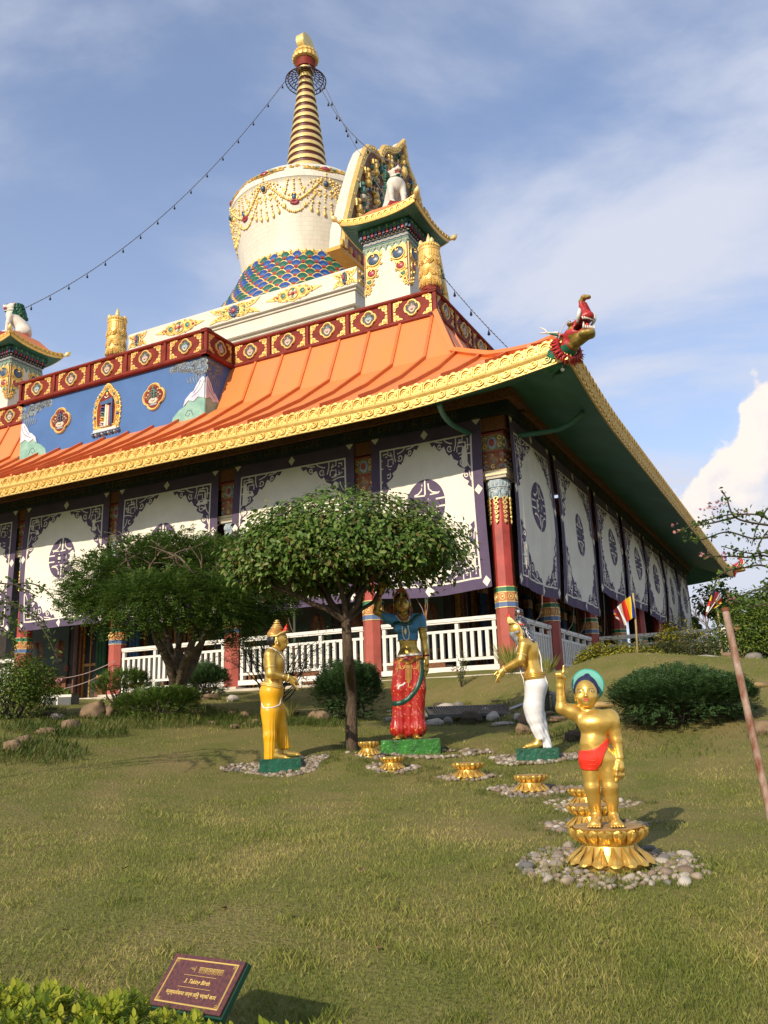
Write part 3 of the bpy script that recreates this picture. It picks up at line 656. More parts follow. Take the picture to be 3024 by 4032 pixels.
def side_emblem(a, mm):
    g = G(); g.prism(q4(.36, 48), 0, .035, 0, fl); g.prism(q4(.30, 48), .036, .042, 1, fl); g.strip(q4(.335, 44), .035, .03, .06, 0, fl, closed=True)
    for k in range(9):
        t = math.pi*2*k/9; g.dome(.11*math.cos(t), -.12+.05*math.sin(t), .05, .045, .042, .03, 2, fl, 8, 2)
    g.dome(0, -.10, .09, .04, .06, .03, 2, fl, 10, 2); g.dome(0, -.22, .13, .03, .042, .02, 5, fl, 10, 2)
    for s_ in (-1, 1):
        for (x, y) in ((.12, .02), (.18, -.04), (.10, .12)): g.strip(spiral(s_*x, y, .035, 1, .9, s_), .018, .042, .06, 4, fl); g.dome(s_*(x+.05), y+.05, .025, .03, .042, .03, 2, fl, 7, 2)
    # seed syllable: head bar, stem, body curve, dot
    g.box(-.05, .06, .16, .19, .042, .075, 3, f=fl); g.box(.025, .06, -.06, .16, .042, .075, 3, f=fl)
    g.strip([(.03, .10), (-.03, .11), (-.05, .05), (0, .02), (-.04, -.04), (.02, -.06)], .03, .042, .075, 3, fl); g.prism([(0, .27), (.03, .24), (0, .21), (-.03, .24)], .042, .075, 3, fl)
    o = g.build('round_emblem', [gold, maroon, pgr, mm, pgreen, pbl], temple, 30); o.location = (-a, .858, 9.96)
side_emblem(12.66, slate); side_emblem(9.35, mat('teal_letter', (.06, .25, .21), .5))
g = G()   # central flaming emblem
ol = [(-.42, -.58), (-.47, -.3), (-.48, 0), (-.43, .25), (-.33, .42), (-.18, .55), (-.10, .66), (0, .72), (.10, .66), (.18, .55), (.33, .42), (.43, .25), (.48, 0), (.47, -.3), (.42, -.58)]
il = [(x*.70, y*.78-.02) for x, y in ol]
g.prism(ol, 0, .03, 0, fl); g.prism(il, .031, .04, 1, fl); g.strip(il, .03, .035, .06, 0, fl, closed=True)
oc = np.array(ol)
for k in range(30):
    t = k/29*(len(ol)-1); i = int(min(t, len(ol)-2)); p = oc[i]+(oc[i+1]-oc[i])*(t-i); x, y = p*.87
    g.strip(spiral(x, y, .055, k, 1.1, 1 if k % 2 else -1, 11), .022, .03, .06, 0, fl); g.dome(p[0]*.99, p[1]*.99, .035, .035, .01, .04, 0, fl, 7, 2)
for (x, y, m_) in [(0, .52, 2), (-.25, .38, 3), (.25, .38, 3), (-.39, .1, 2), (.39, .1, 2), (-.4, -.2, 3), (.4, -.2, 3)]: g.dome(x, y, .04, .05, .04, .04, m_, fl, 10, 3)
g.strip([(.07*math.cos(t), .37+.06*math.sin(t)) for t in np.linspace(math.pi+.3, 2*math.pi-.3, 10)], .03, .04, .07, 4, fl); g.dome(0, .42, .035, .055, .04, .03, 0, fl, 8, 3)
g.prism([(-.21, .20), (.20, .26), (.24, .30), (.25, -.45), (.21, -.45), (.20, .12), (-.17, .12)], .04, .09, 5, fl)
for i, m_ in enumerate((4, 0, 4, 6, 5)): g.box(.01+.042*i, .045+.042*i, -.5, .10-.02*i, .04, .10, m_, f=fl)
for i, m_ in enumerate((5, 7, 0, 4)):
    y = .03-i*.14; g.strip([(-.02, y), (-.14, y+.02), (-.17, y-.03), (-.08, y-.05), (-.17, y-.09), (-.05, y-.10)], .034, .04, .09, m_, fl); g.box(-.03, .0, y-.11, y+.02, .04, .09, m_, f=fl)
g.box(-.40, .40, -.62, -.56, 0, .09, 4, f=fl); g.box(-.46, .46, -.645, -.62, 0, .10, 8, f=fl)
for k in range(9): g.dome(-.44+.11*k, -.68, .06, .05, 0, .09, 8 if k % 2 else 3, fl, 8, 3)
o = g.build('central_emblem', [gold, maroon, jade, slate, whitep, mat('emblem_blue', (.05, .10, .22), .5), rose, pgreen, pbl], temple, 30); o.location = (-10.96, .858, 9.95)

# marble terrace and mouldings
T0, T1 = 6.28, 15.64
g = G()
for (z0, z1, i) in ((14.89, 15.50, 0.0), (14.80, 14.885, .10), (14.36, 14.79, .16), (14.26, 14.35, .30), (13.75, 14.25, .42), (11.0, 13.74, .75)):
    g.box(-(T1-i), -(T0+i), T0+i, T1-i, z0, z1, 0)
ter = TB(g, 'terrace', [cream])
def flower_star(wide=1.05):
    g = G()
    for s_ in (-1, 1):
        for q in (-1, 1):
            P_ = [(0, 0), (s_*.10, q*.22), (s_*.35, q*.25), (s_*.55, q*.20), (s_*.8, q*.22), (s_*wide, q*.27), (s_*.85, q*.10), (s_*.6, q*.02), (s_*.3, 0)]
            g.prism(P_, 0, .02, 0, fl)
            for (x, y, r) in ((.33, .14, .09), (.55, .12, .07), (.75, .17, .05), (.18, .17, .06)): g.strip(spiral(s_*x, q*y, r, 0, 1.2, s_*q), .03, .02, .05, 0, fl)
            g.dome(s_*.42, q*.07, .05, .05, .02, .04, 3, fl, 8, 2); g.dome(s_*.65, q*.11, .03, .03, .02, .03, 1, fl, 8, 2)
    for k in range(12):
        t = 2*math.pi*k/12; g.dome(.17*math.cos(t), .17*math.sin(t), .06, .06, .02, .06, 2, fl, 8, 2)
    g.dome(0, 0, .16, .16, .03, .05, 2, fl, 14, 2); g.dome(0, 0, .10, .10, .07, .06, 1, fl, 14, 3); return g
def wheel_star():
    g = G()
    P_ = [(-1.08, 0), (-.8, .07), (-.6, .10), (-.45, .20), (-.22, .20), (0, .27), (.22, .20), (.45, .20), (.6, .10), (.8, .07), (1.08, 0)]
    P_ = P_+[(x, -y) for x, y in P_[-2:0:-1]]
    g.prism(P_, 0, .02, 0, fl); g.strip([(.2*math.cos(t), .2*math.sin(t)) for t in np.linspace(0, 6.283, 25)[:-1]], .03, .02, .06, 0, fl, closed=True)
    for k in range(8): t = k*math.pi/4; g.prism([(.05*math.cos(t), .05*math.sin(t)), (.18*math.cos(t+.28), .18*math.sin(t+.28)), (.18*math.cos(t-.28), .18*math.sin(t-.28))], .02, .04, (1, 4, 3, 4)[k % 4], fl)
    g.dome(0, 0, .06, .06, .04, .05, 1, fl, 10, 3)
    for s_ in (-1, 1):
        g.strip([(s_*.37+.11*math.cos(t), .11*math.sin(t)) for t in np.linspace(0, 6.283, 17)[:-1]], .025, .02, .05, 0, fl, closed=True); g.dome(s_*.37, 0, .09, .09, .02, .05, 3, fl, 12, 3)
        g.dome(s_*.60, 0, .055, .055, .02, .05, 1, fl, 10, 2); g.dome(s_*.74, 0, .035, .035, .02, .04, 5, fl, 8, 2)
        for q in (-1, 1):
            for (x, y, r) in ((.55, .11, .05), (.25, .2, .05), (.7, .06, .035), (.48, .15, .04)): g.strip(spiral(s_*x, q*y, r, 0, 1.1, s_*q), .02, .02, .045, 0, fl)
    return g
stm = [gold, rose, slate, jade, pgr, orange2]
for i, (a, fn) in enumerate([(T0+.05, flower_star), (8.62, wheel_star), (10.96, flower_star), (13.3, wheel_star), (T1-.05, flower_star)]):
    g = fn()
    if i in (0, 4):   # corner flowers fold round the corner: half on each face
        o = g.build('corner_flower', stm, temple, 30); o.location = (-a, T0-.004, 15.19); o.scale = (.92, 1, 1)
        if i == 0: o.location[0] = -(T0+.42); o.scale = (.42, 1, 1); o3 = place_mesh('corner_flower', o.data, -T0+.004, T0+.42, 15.19, math.pi/2); o3.scale = (.42, 1, 1)
        else: o.location[0] = -(T1-.42); o.scale = (.42, 1, 1)
    else:
        o = g.build('flower_ornament' if fn is flower_star else 'wheel_ornament', stm, temple, 30); o.location = (-a, T0-.004, 15.19)
        place_mesh(o.name.split('.')[0], o.data, -T0+.004, a, 15.19, math.pi/2)

# stupa dome
def tile_mat():
    m = mat('dome_marble_tiles', (0.68, 0.63, 0.53), .5, var=0); t = m.node_tree; b = t.nodes['Principled BSDF']
    tc = t.nodes.new('ShaderNodeTexCoord'); sp = t.nodes.new('ShaderNodeSeparateXYZ'); t.links.new(tc.outputs['Object'], sp.inputs[0])
    at_ = t.nodes.new('ShaderNodeMath'); at_.operation = 'ARCTAN2'; t.links.new(sp.outputs[1], at_.inputs[0]); t.links.new(sp.outputs[0], at_.inputs[1])
    ml = t.nodes.new('ShaderNodeMath'); ml.operation = 'MULTIPLY'; t.links.new(at_.outputs[0], ml.inputs[0]); ml.inputs[1].default_value = 2.9
    cb = t.nodes.new('ShaderNodeCombineXYZ'); t.links.new(ml.outputs[0], cb.inputs[0]); t.links.new(sp.outputs[2], cb.inputs[1])
    br = t.nodes.new('ShaderNodeTexBrick'); t.links.new(cb.outputs[0], br.inputs[0]); br.inputs['Scale'].default_value = 1; br.inputs['Brick Width'].default_value = .32; br.inputs['Row Height'].default_value = .165
    br.inputs['Mortar Size'].default_value = .006; br.inputs['Mortar Smooth'].default_value = .3
    br.inputs['Color1'].default_value = (.70, .65, .545, 1); br.inputs['Color2'].default_value = (.655, .61, .51, 1); br.inputs['Mortar'].default_value = (.50, .455, .37, 1)
    n = t.nodes.new('ShaderNodeTexNoise'); mp = t.nodes.new('ShaderNodeMapping'); mp.inputs['Scale'].default_value = (1.2, 1.2, .25); t.links.new(tc.outputs['Object'], mp.inputs[0]); t.links.new(mp.outputs[0], n.inputs[0]); n.inputs['Scale'].default_value = 2.2; n.inputs['Detail'].default_value = 7
    mr = t.nodes.new('ShaderNodeMapRange'); t.links.new(n.outputs[0], mr.inputs[0]); mr.inputs['From Min'].default_value = .48; mr.inputs['From Max'].default_value = .8; mr.inputs['To Max'].default_value = .5
    mx_ = t.nodes.new('ShaderNodeMix'); mx_.data_type = 'RGBA'; t.links.new(mr.outputs[0], mx_.inputs[0]); t.links.new(br.outputs[0], mx_.inputs[6]); mx_.inputs[7].default_value = (.42, .38, .31, 1); t.links.new(mx_.outputs[2], b.inputs['Base Color'])
    return m
DP = [(2.75, 17.6), (2.50, 18.28), (2.52, 18.5), (2.60, 18.95), (2.68, 19.4), (2.80, 19.95), (2.90, 20.4), (3.0, 20.9), (3.03, 21.1), (3.06, 21.12), (3.06, 21.2), (3.0, 21.4), (2.9, 21.58), (2.8, 21.75), (2.55, 22.0), (2.2, 22.25), (1.8, 22.45), (1.3, 22.6), (.85, 22.65)]
g = G(); g.lathe([(r, z) for r, z in DP], n=96); dome = g.build('dome', [tile_mat()], temple, 50); dome.location = (-W, W, 0)
DPr = np.array(DP[1:])
def dr(z): return float(np.interp(z, DPr[:, 1], DPr[:, 0]))
SK = [(2.56, 18.3), (2.66, 18.0), (2.88, 17.5), (3.18, 16.9), (3.62, 16.2), (4.12, 15.5)]
SKn = np.array(SK[::-1])
g = G(); g.lathe(SK[::-1]+[(2.3, 18.3)], n=96, m=0); sk = g.build('lotus_skirt', [gold], temple, 50); sk.location = (-W, W, 0)
petb = mat('lotus_petal_blue', (0.015, 0.06, 0.27), .4, var=.12); petg = mat('lotus_petal_green', (0.01, 0.10, 0.06), .4, var=.12); pets = mat('lotus_petal_sky', (0.04, 0.15, 0.36), .4, var=.1); pett = mat('lotus_petal_teal', (0.03, 0.17, 0.12), .4, var=.1); petr = mat('lotus_petal_red', (0.36, 0.045, 0.015), .4, var=.1)
g = G(); zz = 18.12; row = 0
while zz > 15.5:
    r0 = float(np.interp(zz, SKn[:, 1], SKn[:, 0])); n = 38; ang = 2*math.pi*r0/n; hw = ang*.5; hh = .44
    for k in range(n):
        th = 2*math.pi*(k+.5*(row % 2))/n
        def e(p, q, c, th=th, zz=zz): 
            r1 = float(np.interp(zz-.16, SKn[:, 1], SKn[:, 0]))-.30*max(0, q+.16)+.01; t = th+p/r1; return ((r1+c)*math.cos(t), (r1+c)*math.sin(t), zz+q-c*.2)
        A_, Bm = (1, 3) if (row+k) % 2 else (2, 4)
        for sc_, m_, c0, c1 in ((1.02, 0, .0, .05), (.90, A_, .05, .085), (.55, Bm, .085, .10), (.32, 5, .10, .12)):
            arc = [(hw*sc_*math.cos(t), -.16*(1)+hh*sc_*math.sin(t)*.95) for t in np.linspace(0, math.pi, 9)]; g.prism(arc, c0, c1, m_, e)
    zz -= .25; row += 1
g.build('petal_rows', [gold, petb, petg, pets, pett, petr], sk, 25)
g = G(); g.lathe([(2.50, 18.22), (2.62, 18.26), (2.64, 18.34), (2.50, 18.40)], n=72)
for k in range(60): t = 2*math.pi*k/60; g.ball((2.61*math.cos(t), 2.61*math.sin(t), 18.34), .07, 0, 6, 4)
o = g.build('gilded_collar', [gold], temple, 40); o.location = (-W, W, 0)
# garlands of gilded beads, one per eighth of the dome
def garland():
    g = G()
    def P(t, z, c=.0): r = dr(z)+c; return (r*math.sin(t), -r*math.cos(t), z)
    def bead(t, z, r, m_=0, s3=(1, 1, 1)): g.ball(P(t, z, .015), r*.8, m_, 7, 5, s3)
    h = math.pi/8
    for s_ in (-1, 1):        # swags from the cluster (t=0) to the gem (t=+-22.5deg)
        for k in range(15):
            q = k/14; t = s_*(.06+q*(h-.10)); bead(t, 20.95-.62*math.sin(q*math.pi*.42)+.0*q-.12*q, .055 if k % 3 else .075)
        for k in range(13):
            q = k/12; t = s_*(.09+q*(h-.09)); bead(t, 20.62-.80*math.sin(q*math.pi*.5), .045 if k % 3 else .065)
    g.dome(0, 0, .01, .01, 0, .01, 0)
    for j, (dt, ln, zt) in enumerate([(-.34, .55, 20.95), (-.25, .85, 21.0), (-.17, 1.05, 21.05), (-.09, 1.2, 21.1), (0, 1.45, 21.3), (.09, 1.2, 21.1), (.17, 1.05, 21.05), (.25, .85, 21.0), (.34, .55, 20.95)]):
        n = int(ln/.10)
        for k in range(n):
            q = k/n; t = dt*(.55+.5*q)
            if k % 4 < 3: bead(t, zt-.05-q*ln, .036 if k % 4 else .055, 0, (1, 1, 1.25))
        g.ball(P(dt*1.05, zt-ln-.08, .02), .058, 0, 8, 6, (.9, .9, 2))
        g.tube([P(dt*.55, zt+.0, .01), P(dt*.5, 21.4, .01)], .008, 1, 4)
        g.prism([(0, .09), (.04, .02), (.09, 0), (.04, -.03), (0, -.09), (-.04, -.03), (-.09, 0), (-.04, .02)], .0, .03, 0, f=lambda a, b, c, dt=dt, zt=zt, ln=ln: P(dt*.8+a/3, zt-ln*.55+b, c))
    g.ball(P(0, 20.85, .03), .11, 2, 10, 8, (1, 1, 1.15)); g.tube([P(.115*math.cos(t)/3, 20.85+.13*math.sin(t), .03) for t in np.linspace(0, 6.29, 14)], .022, 0, 5)
    # winged jewel under the rim
    f = lambda a, b, c: (lambda z: ((dr(z)+c)*math.sin(a/2.6), -(dr(z)+c)*math.cos(a/2.6), z))(21.52+b)
    for s_ in (-1, 1):
        g.prism([(0, .10), (s_*.25, .14), (s_*.45, .08), (s_*.75, .16), (s_*.62, .04), (s_*.72, -.04), (s_*.45, -.06), (s_*.2, -.12), (0, -.14)], 0, .05, 0, f)
        for (x, y, r) in ((.2, .04, .09), (.38, .02, .07), (.55, .06, .06)): g.strip(spiral(s_*x, y, r, 0, 1.1, s_), .03, .05, .09, 0, f)
        g.dome(s_*.28, .03, .10, .08, .05, .06, 4, f, 8, 2)
    g.dome(0, -.01, .16, .11, .05, .09, 3, f, 12, 3); g.dome(0, 0, .07, .06, .10, .06, 2, f, 8, 2)
    # gem on a lotus at the swag end
    f2 = lambda a, b, c: (lambda z: ((dr(z)+c)*math.sin(a/2.9+h), -(dr(z)+c)*math.cos(a/2.9+h), z))(20.22+b)
    for k in range(7): t = math.pi*(k+.5)/7; g.dome(.12*math.cos(t), -.05+.06*math.sin(t), .06, .08, 0, .08, 3, f2, 8, 2); g.dome(.12*math.cos(-t), -.05+.05*math.sin(-t), .05, .06, 0, .07, 3, f2, 8, 2)
    g.dome(0, .10, .11, .15, 0, .10, 2, f2, 10, 3); g.strip([(.13*math.cos(t), .1+.17*math.sin(t)) for t in np.linspace(0, math.pi, 9)], .03, 0, .06, 0, f2)
    # small pendants above the gem
    for dt, zt, zl in ((-.07, 21.0, 20.62), (0, 21.0, 20.48), (.07, 21.0, 20.62)):
        g.tube([P(h, 21.55, .01), P(h+dt, zt, .01)], .008, 1, 4)
        for k in range(6): bead(h+dt*(1+.1*k), zt-.08*k, .035 if k % 2 else .055)
        g.ball(P(h+dt*1.7, zl-.05, .02), .05, 0, 7, 5, (.8, .8, 2))
    g.dome(0, 22.05-22.05, .01, .01, 0, .01, 0); fc = lambda a, b, c: (lambda z: ((dr(z)+c)*math.sin(a/2.6+h), -(dr(z)+c)*math.cos(a/2.6+h), z))(21.66+b)
    for s_ in (-1, 1): g.strip(spiral(s_*.10, 0, .09, 0, 1, s_), .05, 0, .06, 0, fc)
    return g
g = garland(); o = g.build('bead_garland', [gold, golddust, slate, rose, pgreen], temple, 40); o.location = (-W, W, 0)
for k in range(1, 8): o2 = o.copy(); sc.collection.objects.link(o2); o2.rotation_euler = (0, 0, k*math.pi/4)
# spire
g = G(); NRr = 13; prof = []; ms = []
for i in range(-2, NRr):
    q = .36; z0 = 23.40+i*q; rr0 = lambda z: .83-.61*(z-23.3)/4.8
    prof += [(rr0(z0)-.025, z0), (rr0(z0)-.025, z0+.16), (rr0(z0)+.02, z0+.165), (rr0(z0)+.02, z0+.23), (rr0(z0+q)+.02, z0+q-.005)]; ms += [1, 0, 0, 0, 1]
prof.append((.2, 23.40+NRr*.36)); g.lathe(prof, n=48, m=ms+[1]); sp = g.build('spire', [goldl, mat('spire_maroon', (.10, .012, .010), .5, var=.1)], temple, 40); sp.location = (-W, W, 0)
g = G(); g.lathe([(.30, 28.2), (.34, 28.22), (.34, 28.34), (.40, 28.36), (.42, 28.82), (.48, 28.84)], n=28, m=[1, 1, 0, 0, 0, 0]); g.build('spire_neck', [maroon, goldl], sp, 40)
g = G(); g.lathe([(.46, 28.74), (.53, 28.78), (.56, 28.88), (.50, 28.98), (.46, 29.02), (.50, 29.06), (.47, 29.16), (.34, 29.22), (.2, 29.24)], n=40, fn=lambda a, t: 1+.035*math.cos(20*a)); g.build('gilded_lotus_crown', [gold], sp, 40)
g = G()
for rr_, z, n, s_ in ((.36, 28.15, 18, .085), (.50, 28.06, 24, .095), (.65, 27.95, 28, .10)):
    for k in range(n):
        t = 2*math.pi*(k+.5*(n % 3))/n
        g.tube([((rr_+s_*math.cos(q))*math.cos(t)-s_*.62*math.sin(q)*math.sin(t), (rr_+s_*math.cos(q))*math.sin(t)+s_*.62*math.sin(q)*math.cos(t), z-.6*s_*math.cos(q)) for q in np.linspace(0, 6.283, 9)], .013, 0, 4)
for rr_, z in ((.27, 28.2), (.74, 27.88), (.84, 27.78)): g.tube([(rr_*math.cos(t), rr_*math.sin(t), z) for t in np.linspace(0, 6.283, 40)], .022, 0, 5)
for k in range(30):
    t = 2*math.pi*k/30; g.tube([(.74*math.cos(t), .74*math.sin(t), 27.88), (.80*math.cos(t+.05), .80*math.sin(t+.05), 27.83), (.84*math.cos(t+.1), .84*math.sin(t+.1), 27.78)], .013, 0, 4)
g.build('openwork_parasol', [mat('dark_maroon_ironwork', (.05, .012, .012), .5, var=.1)], sp, True)
g = G(); P_ = [(.48*math.cos(t), .44*math.sin(t)) for t in np.linspace(-math.pi*1.42, math.pi*.42, 24)]
g.prism(P_, -.17, .17, 0, f=lambda a, b, c: (c, a, 29.60+b)); g.prism([(x*.9, y*.9) for x, y in P_], -.185, .185, 0, f=lambda a, b, c: (c, a, 29.60+b))
g.lathe([(.1, 0), (.15, .06), (.13, .16), (.05, .24), (.0, .27)], cz=29.93, n=16); g.build('sun_moon_finial', [goldl], sp, 40)

# carved niche screen on the right side of the dome
NU = 6.8
half = [(5.9, 16.1), (6.17, 16.3), (6.3, 17.1), (6.95, 18.8), (7.6, 20.3), (7.95, 20.95), (8.25, 21.3), (8.6, 21.48), (8.9, 21.45), (9.12, 21.33), (9.28, 21.72), (9.55, 22.1), (9.85, 22.3), (10.2, 22.42), (10.55, 22.65), (10.96, 23.25)]
outl = [(a-W, b) for a, b in half[1:]]; outl = outl+[(-a, b) for a, b in outl[-2::-1]]
def ns(a, b, c, lean=.04): return (-(NU)+c-(0 if b < 22 else 0)+.18*max(0, b-22.3), W+a, b)
g = G(); g.prism(outl, -.40, 0, 0, ns); scn = TB(g, 'niche_screen', [cream])
inl = [(a*.91, 16.45+(b-16.3)*.965) for a, b in outl]
g = G(); g.prism(inl, .002, .03, 0, ns); g.build('niche_field', [darkred], scn)
g = G(); g.strip([(a*.955, 16.37+(b-16.3)*.983) for a, b in outl], .34, -.02, .10, 0, ns)
for i in range(60):
    oa = np.array(outl); t = i/59*(len(outl)-1); j = int(min(t, len(outl)-2)); p = oa[j]+(oa[j+1]-oa[j])*(t-j); g.dome(p[0]*.955, 16.37+(p[1]-16.3)*.983, .07, .07, .09, .05, 0, ns, 8, 2)
g.build('gilded_border', [gold], scn, 35)
g = G(); rr = random.Random(3)
def inside(x, z):
    ws = [(abs(a)*.86, b) for a, b in inl[:len(inl)//2+1]]
    zs = [b for a, b in ws]; 
    return 16.6 < z < 22.9 and abs(x) < np.interp(z, zs, [a for a, b in ws])
for k in range(1000):
    x = (rr.random()*2-1)*4.5; z = 16.6+rr.random()*6.3
    if not inside(x, z) or (abs(x) < 1.9 and z < 18.6): continue
    m_ = rr.choice([0, 0, 1, 2, 3, 4, 0]); q = .06+.08*rr.random()
    if rr.random() < .6: g.strip(spiral(x, z, q, rr.random()*6, 1.2, rr.choice((-1, 1)), 9), q*.4, .03, .09+.07*rr.random(), m_, ns)
    else: g.dome(x, z, q*.6, q, .03, .10, m_, ns, 7, 2)
for s_ in (-1, 1):     # pairs of gilded figures standing up the sides and around the top
    for (x, z, h_) in ((3.9, 16.9, .8), (3.6, 17.9, .8), (3.3, 18.8, .7), (2.9, 19.6, .7), (2.3, 20.4, .6), (1.6, 20.6, .6), (1.0, 21.4, .6), (2.3, 19.2, .7)):
        x *= s_; m_ = 0 if z not in (18.8, 20.6) else 1
        g.dome(x, z+h_*.85, .09, .10, .05, .15, m_, ns, 8, 3); g.dome(x, z+h_*.5, .12, .18, .05, .17, m_, ns, 8, 3); g.dome(x-s_*.05, z+.1, .18, .13, .05, .17, 3 if m_ else m_, ns, 8, 3)
        g.strip([(x+s_*.05, z+h_*.55), (x+s_*.22, z+h_*.5), (x+s_*.22, z+h_*.8)], .06, .05, .15, m_, ns); g.strip([(x-s_*.05, z+h_*.5), (x-s_*.2, z+h_*.3), (x-s_*.12, z+h_*.15)], .06, .05, .15, m_, ns)
g.dome(0, 21.9, .2, .3, .05, .25, 0, ns, 12, 3); g.dome(0, 22.3, .12, .16, .05, .2, 0, ns, 10, 3)
g.build('carved_figures', [gold, jade, slate, pgr, bgreen], scn, 30)
g = G(); ar = [(-1.8, 16.3), (-1.8, 17.5), (-1.6, 18.1), (-1.1, 18.3), (-.7, 18.2), (-.4, 18.6), (0, 18.9), (.4, 18.6), (.7, 18.2), (1.1, 18.3), (1.6, 18.1), (1.8, 17.5), (1.8, 16.3)]
g.prism(ar, .02, .05, 0, ns); g.strip(ar, .12, .04, .12, 1, ns); g.build('niche_opening', [mat('niche_grey_blue', (.12, .16, .17), .6, var=.2), gold], scn, 30)
g = G(); g.box(-4.85, 4.85, 16.18, 16.30, -.45, .05, 0, f=ns); g.box(-3.0, 4.4, 15.5, 16.18, -.38, -.1, 1, f=ns)
for k in range(36): g.dome(-4.7+k*.27, 16.45, .10, .16, .0, .12, 2 if k % 2 else 0, ns, 8, 2)
g.build('lotus_sill', [mat('orange_gold_paint', (.62, .30, .04), .5, .2, var=.1), greenu, rose], scn, 30)

# corner towers
def wave(n, x0, x1, z, amp, fr): return [(x0+(x1-x0)*k/n, z+amp*math.sin(fr*(x1-x0)*k/n)) for k in range(n+1)]
def tower(cu, cv):
    c = empty('corner_tower', (-cu, cv, 0)); c.parent = temple; H = .625
    g = G(); v = [(sx*(H+(.03 if z < 12 else 0)), sy*(H+(.03 if z < 12 else 0)), z) for z in (11.0, 14.3) for sx, sy in ((-1, -1), (1, -1), (1, 1), (-1, 1))]
    g.add(v, [(0, 1, 5, 4), (1, 2, 6, 5), (2, 3, 7, 6), (3, 0, 4, 7), (4, 5, 6, 7)], 0); g.build('shaft', [cream], c)
    HR = 1.08
    def lf(t): return .16*abs(t)**2.6
    g = G(); N = 16; rings = [(HR, 14.20), (HR*.72, 14.42), (.52, 14.78), (.30, 14.86)]; V = []
    for i, (h_, z) in enumerate(rings):
        for sd in range(4):
            for k in range(N):
                t = -1+2*k/N; x, y = ((t, -1), (1, t), (-t, 1), (-1, -t))[sd]; V.append((x*h_, y*h_, z+.14+(lf(t) if i == 0 else lf(t)*.4 if i == 1 else 0)))
    M_ = 4*N; g.add(V, [(i*M_+j, i*M_+(j+1) % M_, (i+1)*M_+(j+1) % M_, (i+1)*M_+j) for i in range(3) for j in range(M_)]+[tuple(range(3*M_, 4*M_))], 0)
    g.build('tower_roof', [orange], c, 20)
    g = G()
    for sd, rot in enumerate((0, 90, 180, 270)):
        cr, sr = math.cos(R(rot)), math.sin(R(rot))
        def e(a, b, c_, cr=cr, sr=sr): y = -HR-c_; z = 14.20+b+lf(a/HR); return (a*cr-y*sr, a*sr+y*cr, z)
        pr = [(-.03, .0), (.02, 0), (.035, .05), (.02, .07), (.03, .19), (.0, .21), (-.04, .2)]
        A = np.linspace(-HR, HR, 17); V = [e(a, b, c_) for a in A for c_, b in pr]; n = len(pr)
        g.add(V, [(i*n+j, i*n+(j+1) % n, (i+1)*n+(j+1) % n, (i+1)*n+j) for i in range(16) for j in range(n)], 0)
        for k in range(12):
            a0 = -HR+HR*2*(k+.5)/12; e2 = lambda p, q, d, a0=a0: e(a0+p, q, d+.025)
            g.strip([(.06*math.cos(t), .09+.07*math.sin(t)) for t in np.linspace(0, math.pi, 8)], .022, 0, .03, 0, e2); g.dome(0, .11, .025, .035, 0, .02, 0, e2, 6, 2)
    g.build('tower_eave_trim', [gold], c, 35)
    g = G()
    for sd, rot in enumerate((0, 90, 180, 270)):
        cr, sr = math.cos(R(rot)), math.sin(R(rot)); V = []
        for h_, z in ((HR-.01, 14.195), (H+.14, 14.26)):
            for k in range(N+1): t = -1+2*k/N; y = -h_; x = t*h_; V.append((x*cr-y*sr, x*sr+y*cr, z+(lf(t) if h_ > 1 else 0)))
        g.add(V, [(j, j+1, N+2+j, N+1+j) for j in range(N)], 0)
    g.build('tower_soffit', [greenu], c)
    for sx in (-1, 1):
        for sy in (-1, 1):
            g = G(); d = Vector((sx, sy, 0)).normalized(); b0 = Vector((sx*HR, sy*HR, 14.44)); pts = [b0+d*q+Vector((0, 0, .10*q*2+q*q*2)) for q in (0, .05, .09, .15, .2, .27)]
            g.tube([tuple(p) for p in pts], [.04, .045, .03, .085, .07, .01], 0, 10); g.build('gilded_corner_bud', [goldl], c, True)
    g = G(); 
    for rot in (0, 90, 180, 270):
        cr, sr = math.cos(R(rot)), math.sin(R(rot)); e = lambda a, b, c_, cr=cr, sr=sr: (a*cr-(-H-c_)*sr, a*sr+(-H-c_)*cr, b)
        g.box(-H-.12, H+.12, 14.10, 14.27, 0.0, .12, 0, f=e); g.box(-H-.08, H+.08, 13.96, 14.10, 0, .08, 1, f=e)
        for k in range(13):
            a = -.66+.11*k; g.box(a-.035, a+.035, 13.99, 14.09, .08, .125, 2 if k % 2 else 3, f=e); g.dome(a, 13.94, .02, .02, .04, .04, 4, e, 6, 2); g.dome(a, 14.18, .035, .04, .12, .03, 5 if k % 2 else 3, e, 7, 2)
        g.box(-H-.05, H+.05, 13.90, 13.958, 0, .05, 1, f=e)
        for i, m_ in enumerate((6, 4, 3, 5)): g.strip(wave(52, -H-.01, H+.01, 13.875-.035*i, .010, 36), .034, .0, .03, m_, e)
        for k in range(7):
            a = -.57+.19*k; g.prism([(a-.095, 13.74), (a+.095, 13.74), (a+.085, 13.67), (a+.05, 13.65), (a+.03, 13.6), (a, 13.53), (a-.03, 13.6), (a-.05, 13.65), (a-.085, 13.67)], 0, .03, 5, e)
            g.strip(spiral(a-.045, 13.69, .03, 0, 1, 1, 8), .014, .03, .045, 4, e); g.strip(spiral(a+.045, 13.69, .03, 0, 1, -1, 8), .014, .03, .045, 4, e)
    g.build('painted_cornice', [bgreen, blk, rose, slate, pgr, pgreen, palebl], c, 30)
    g = G()
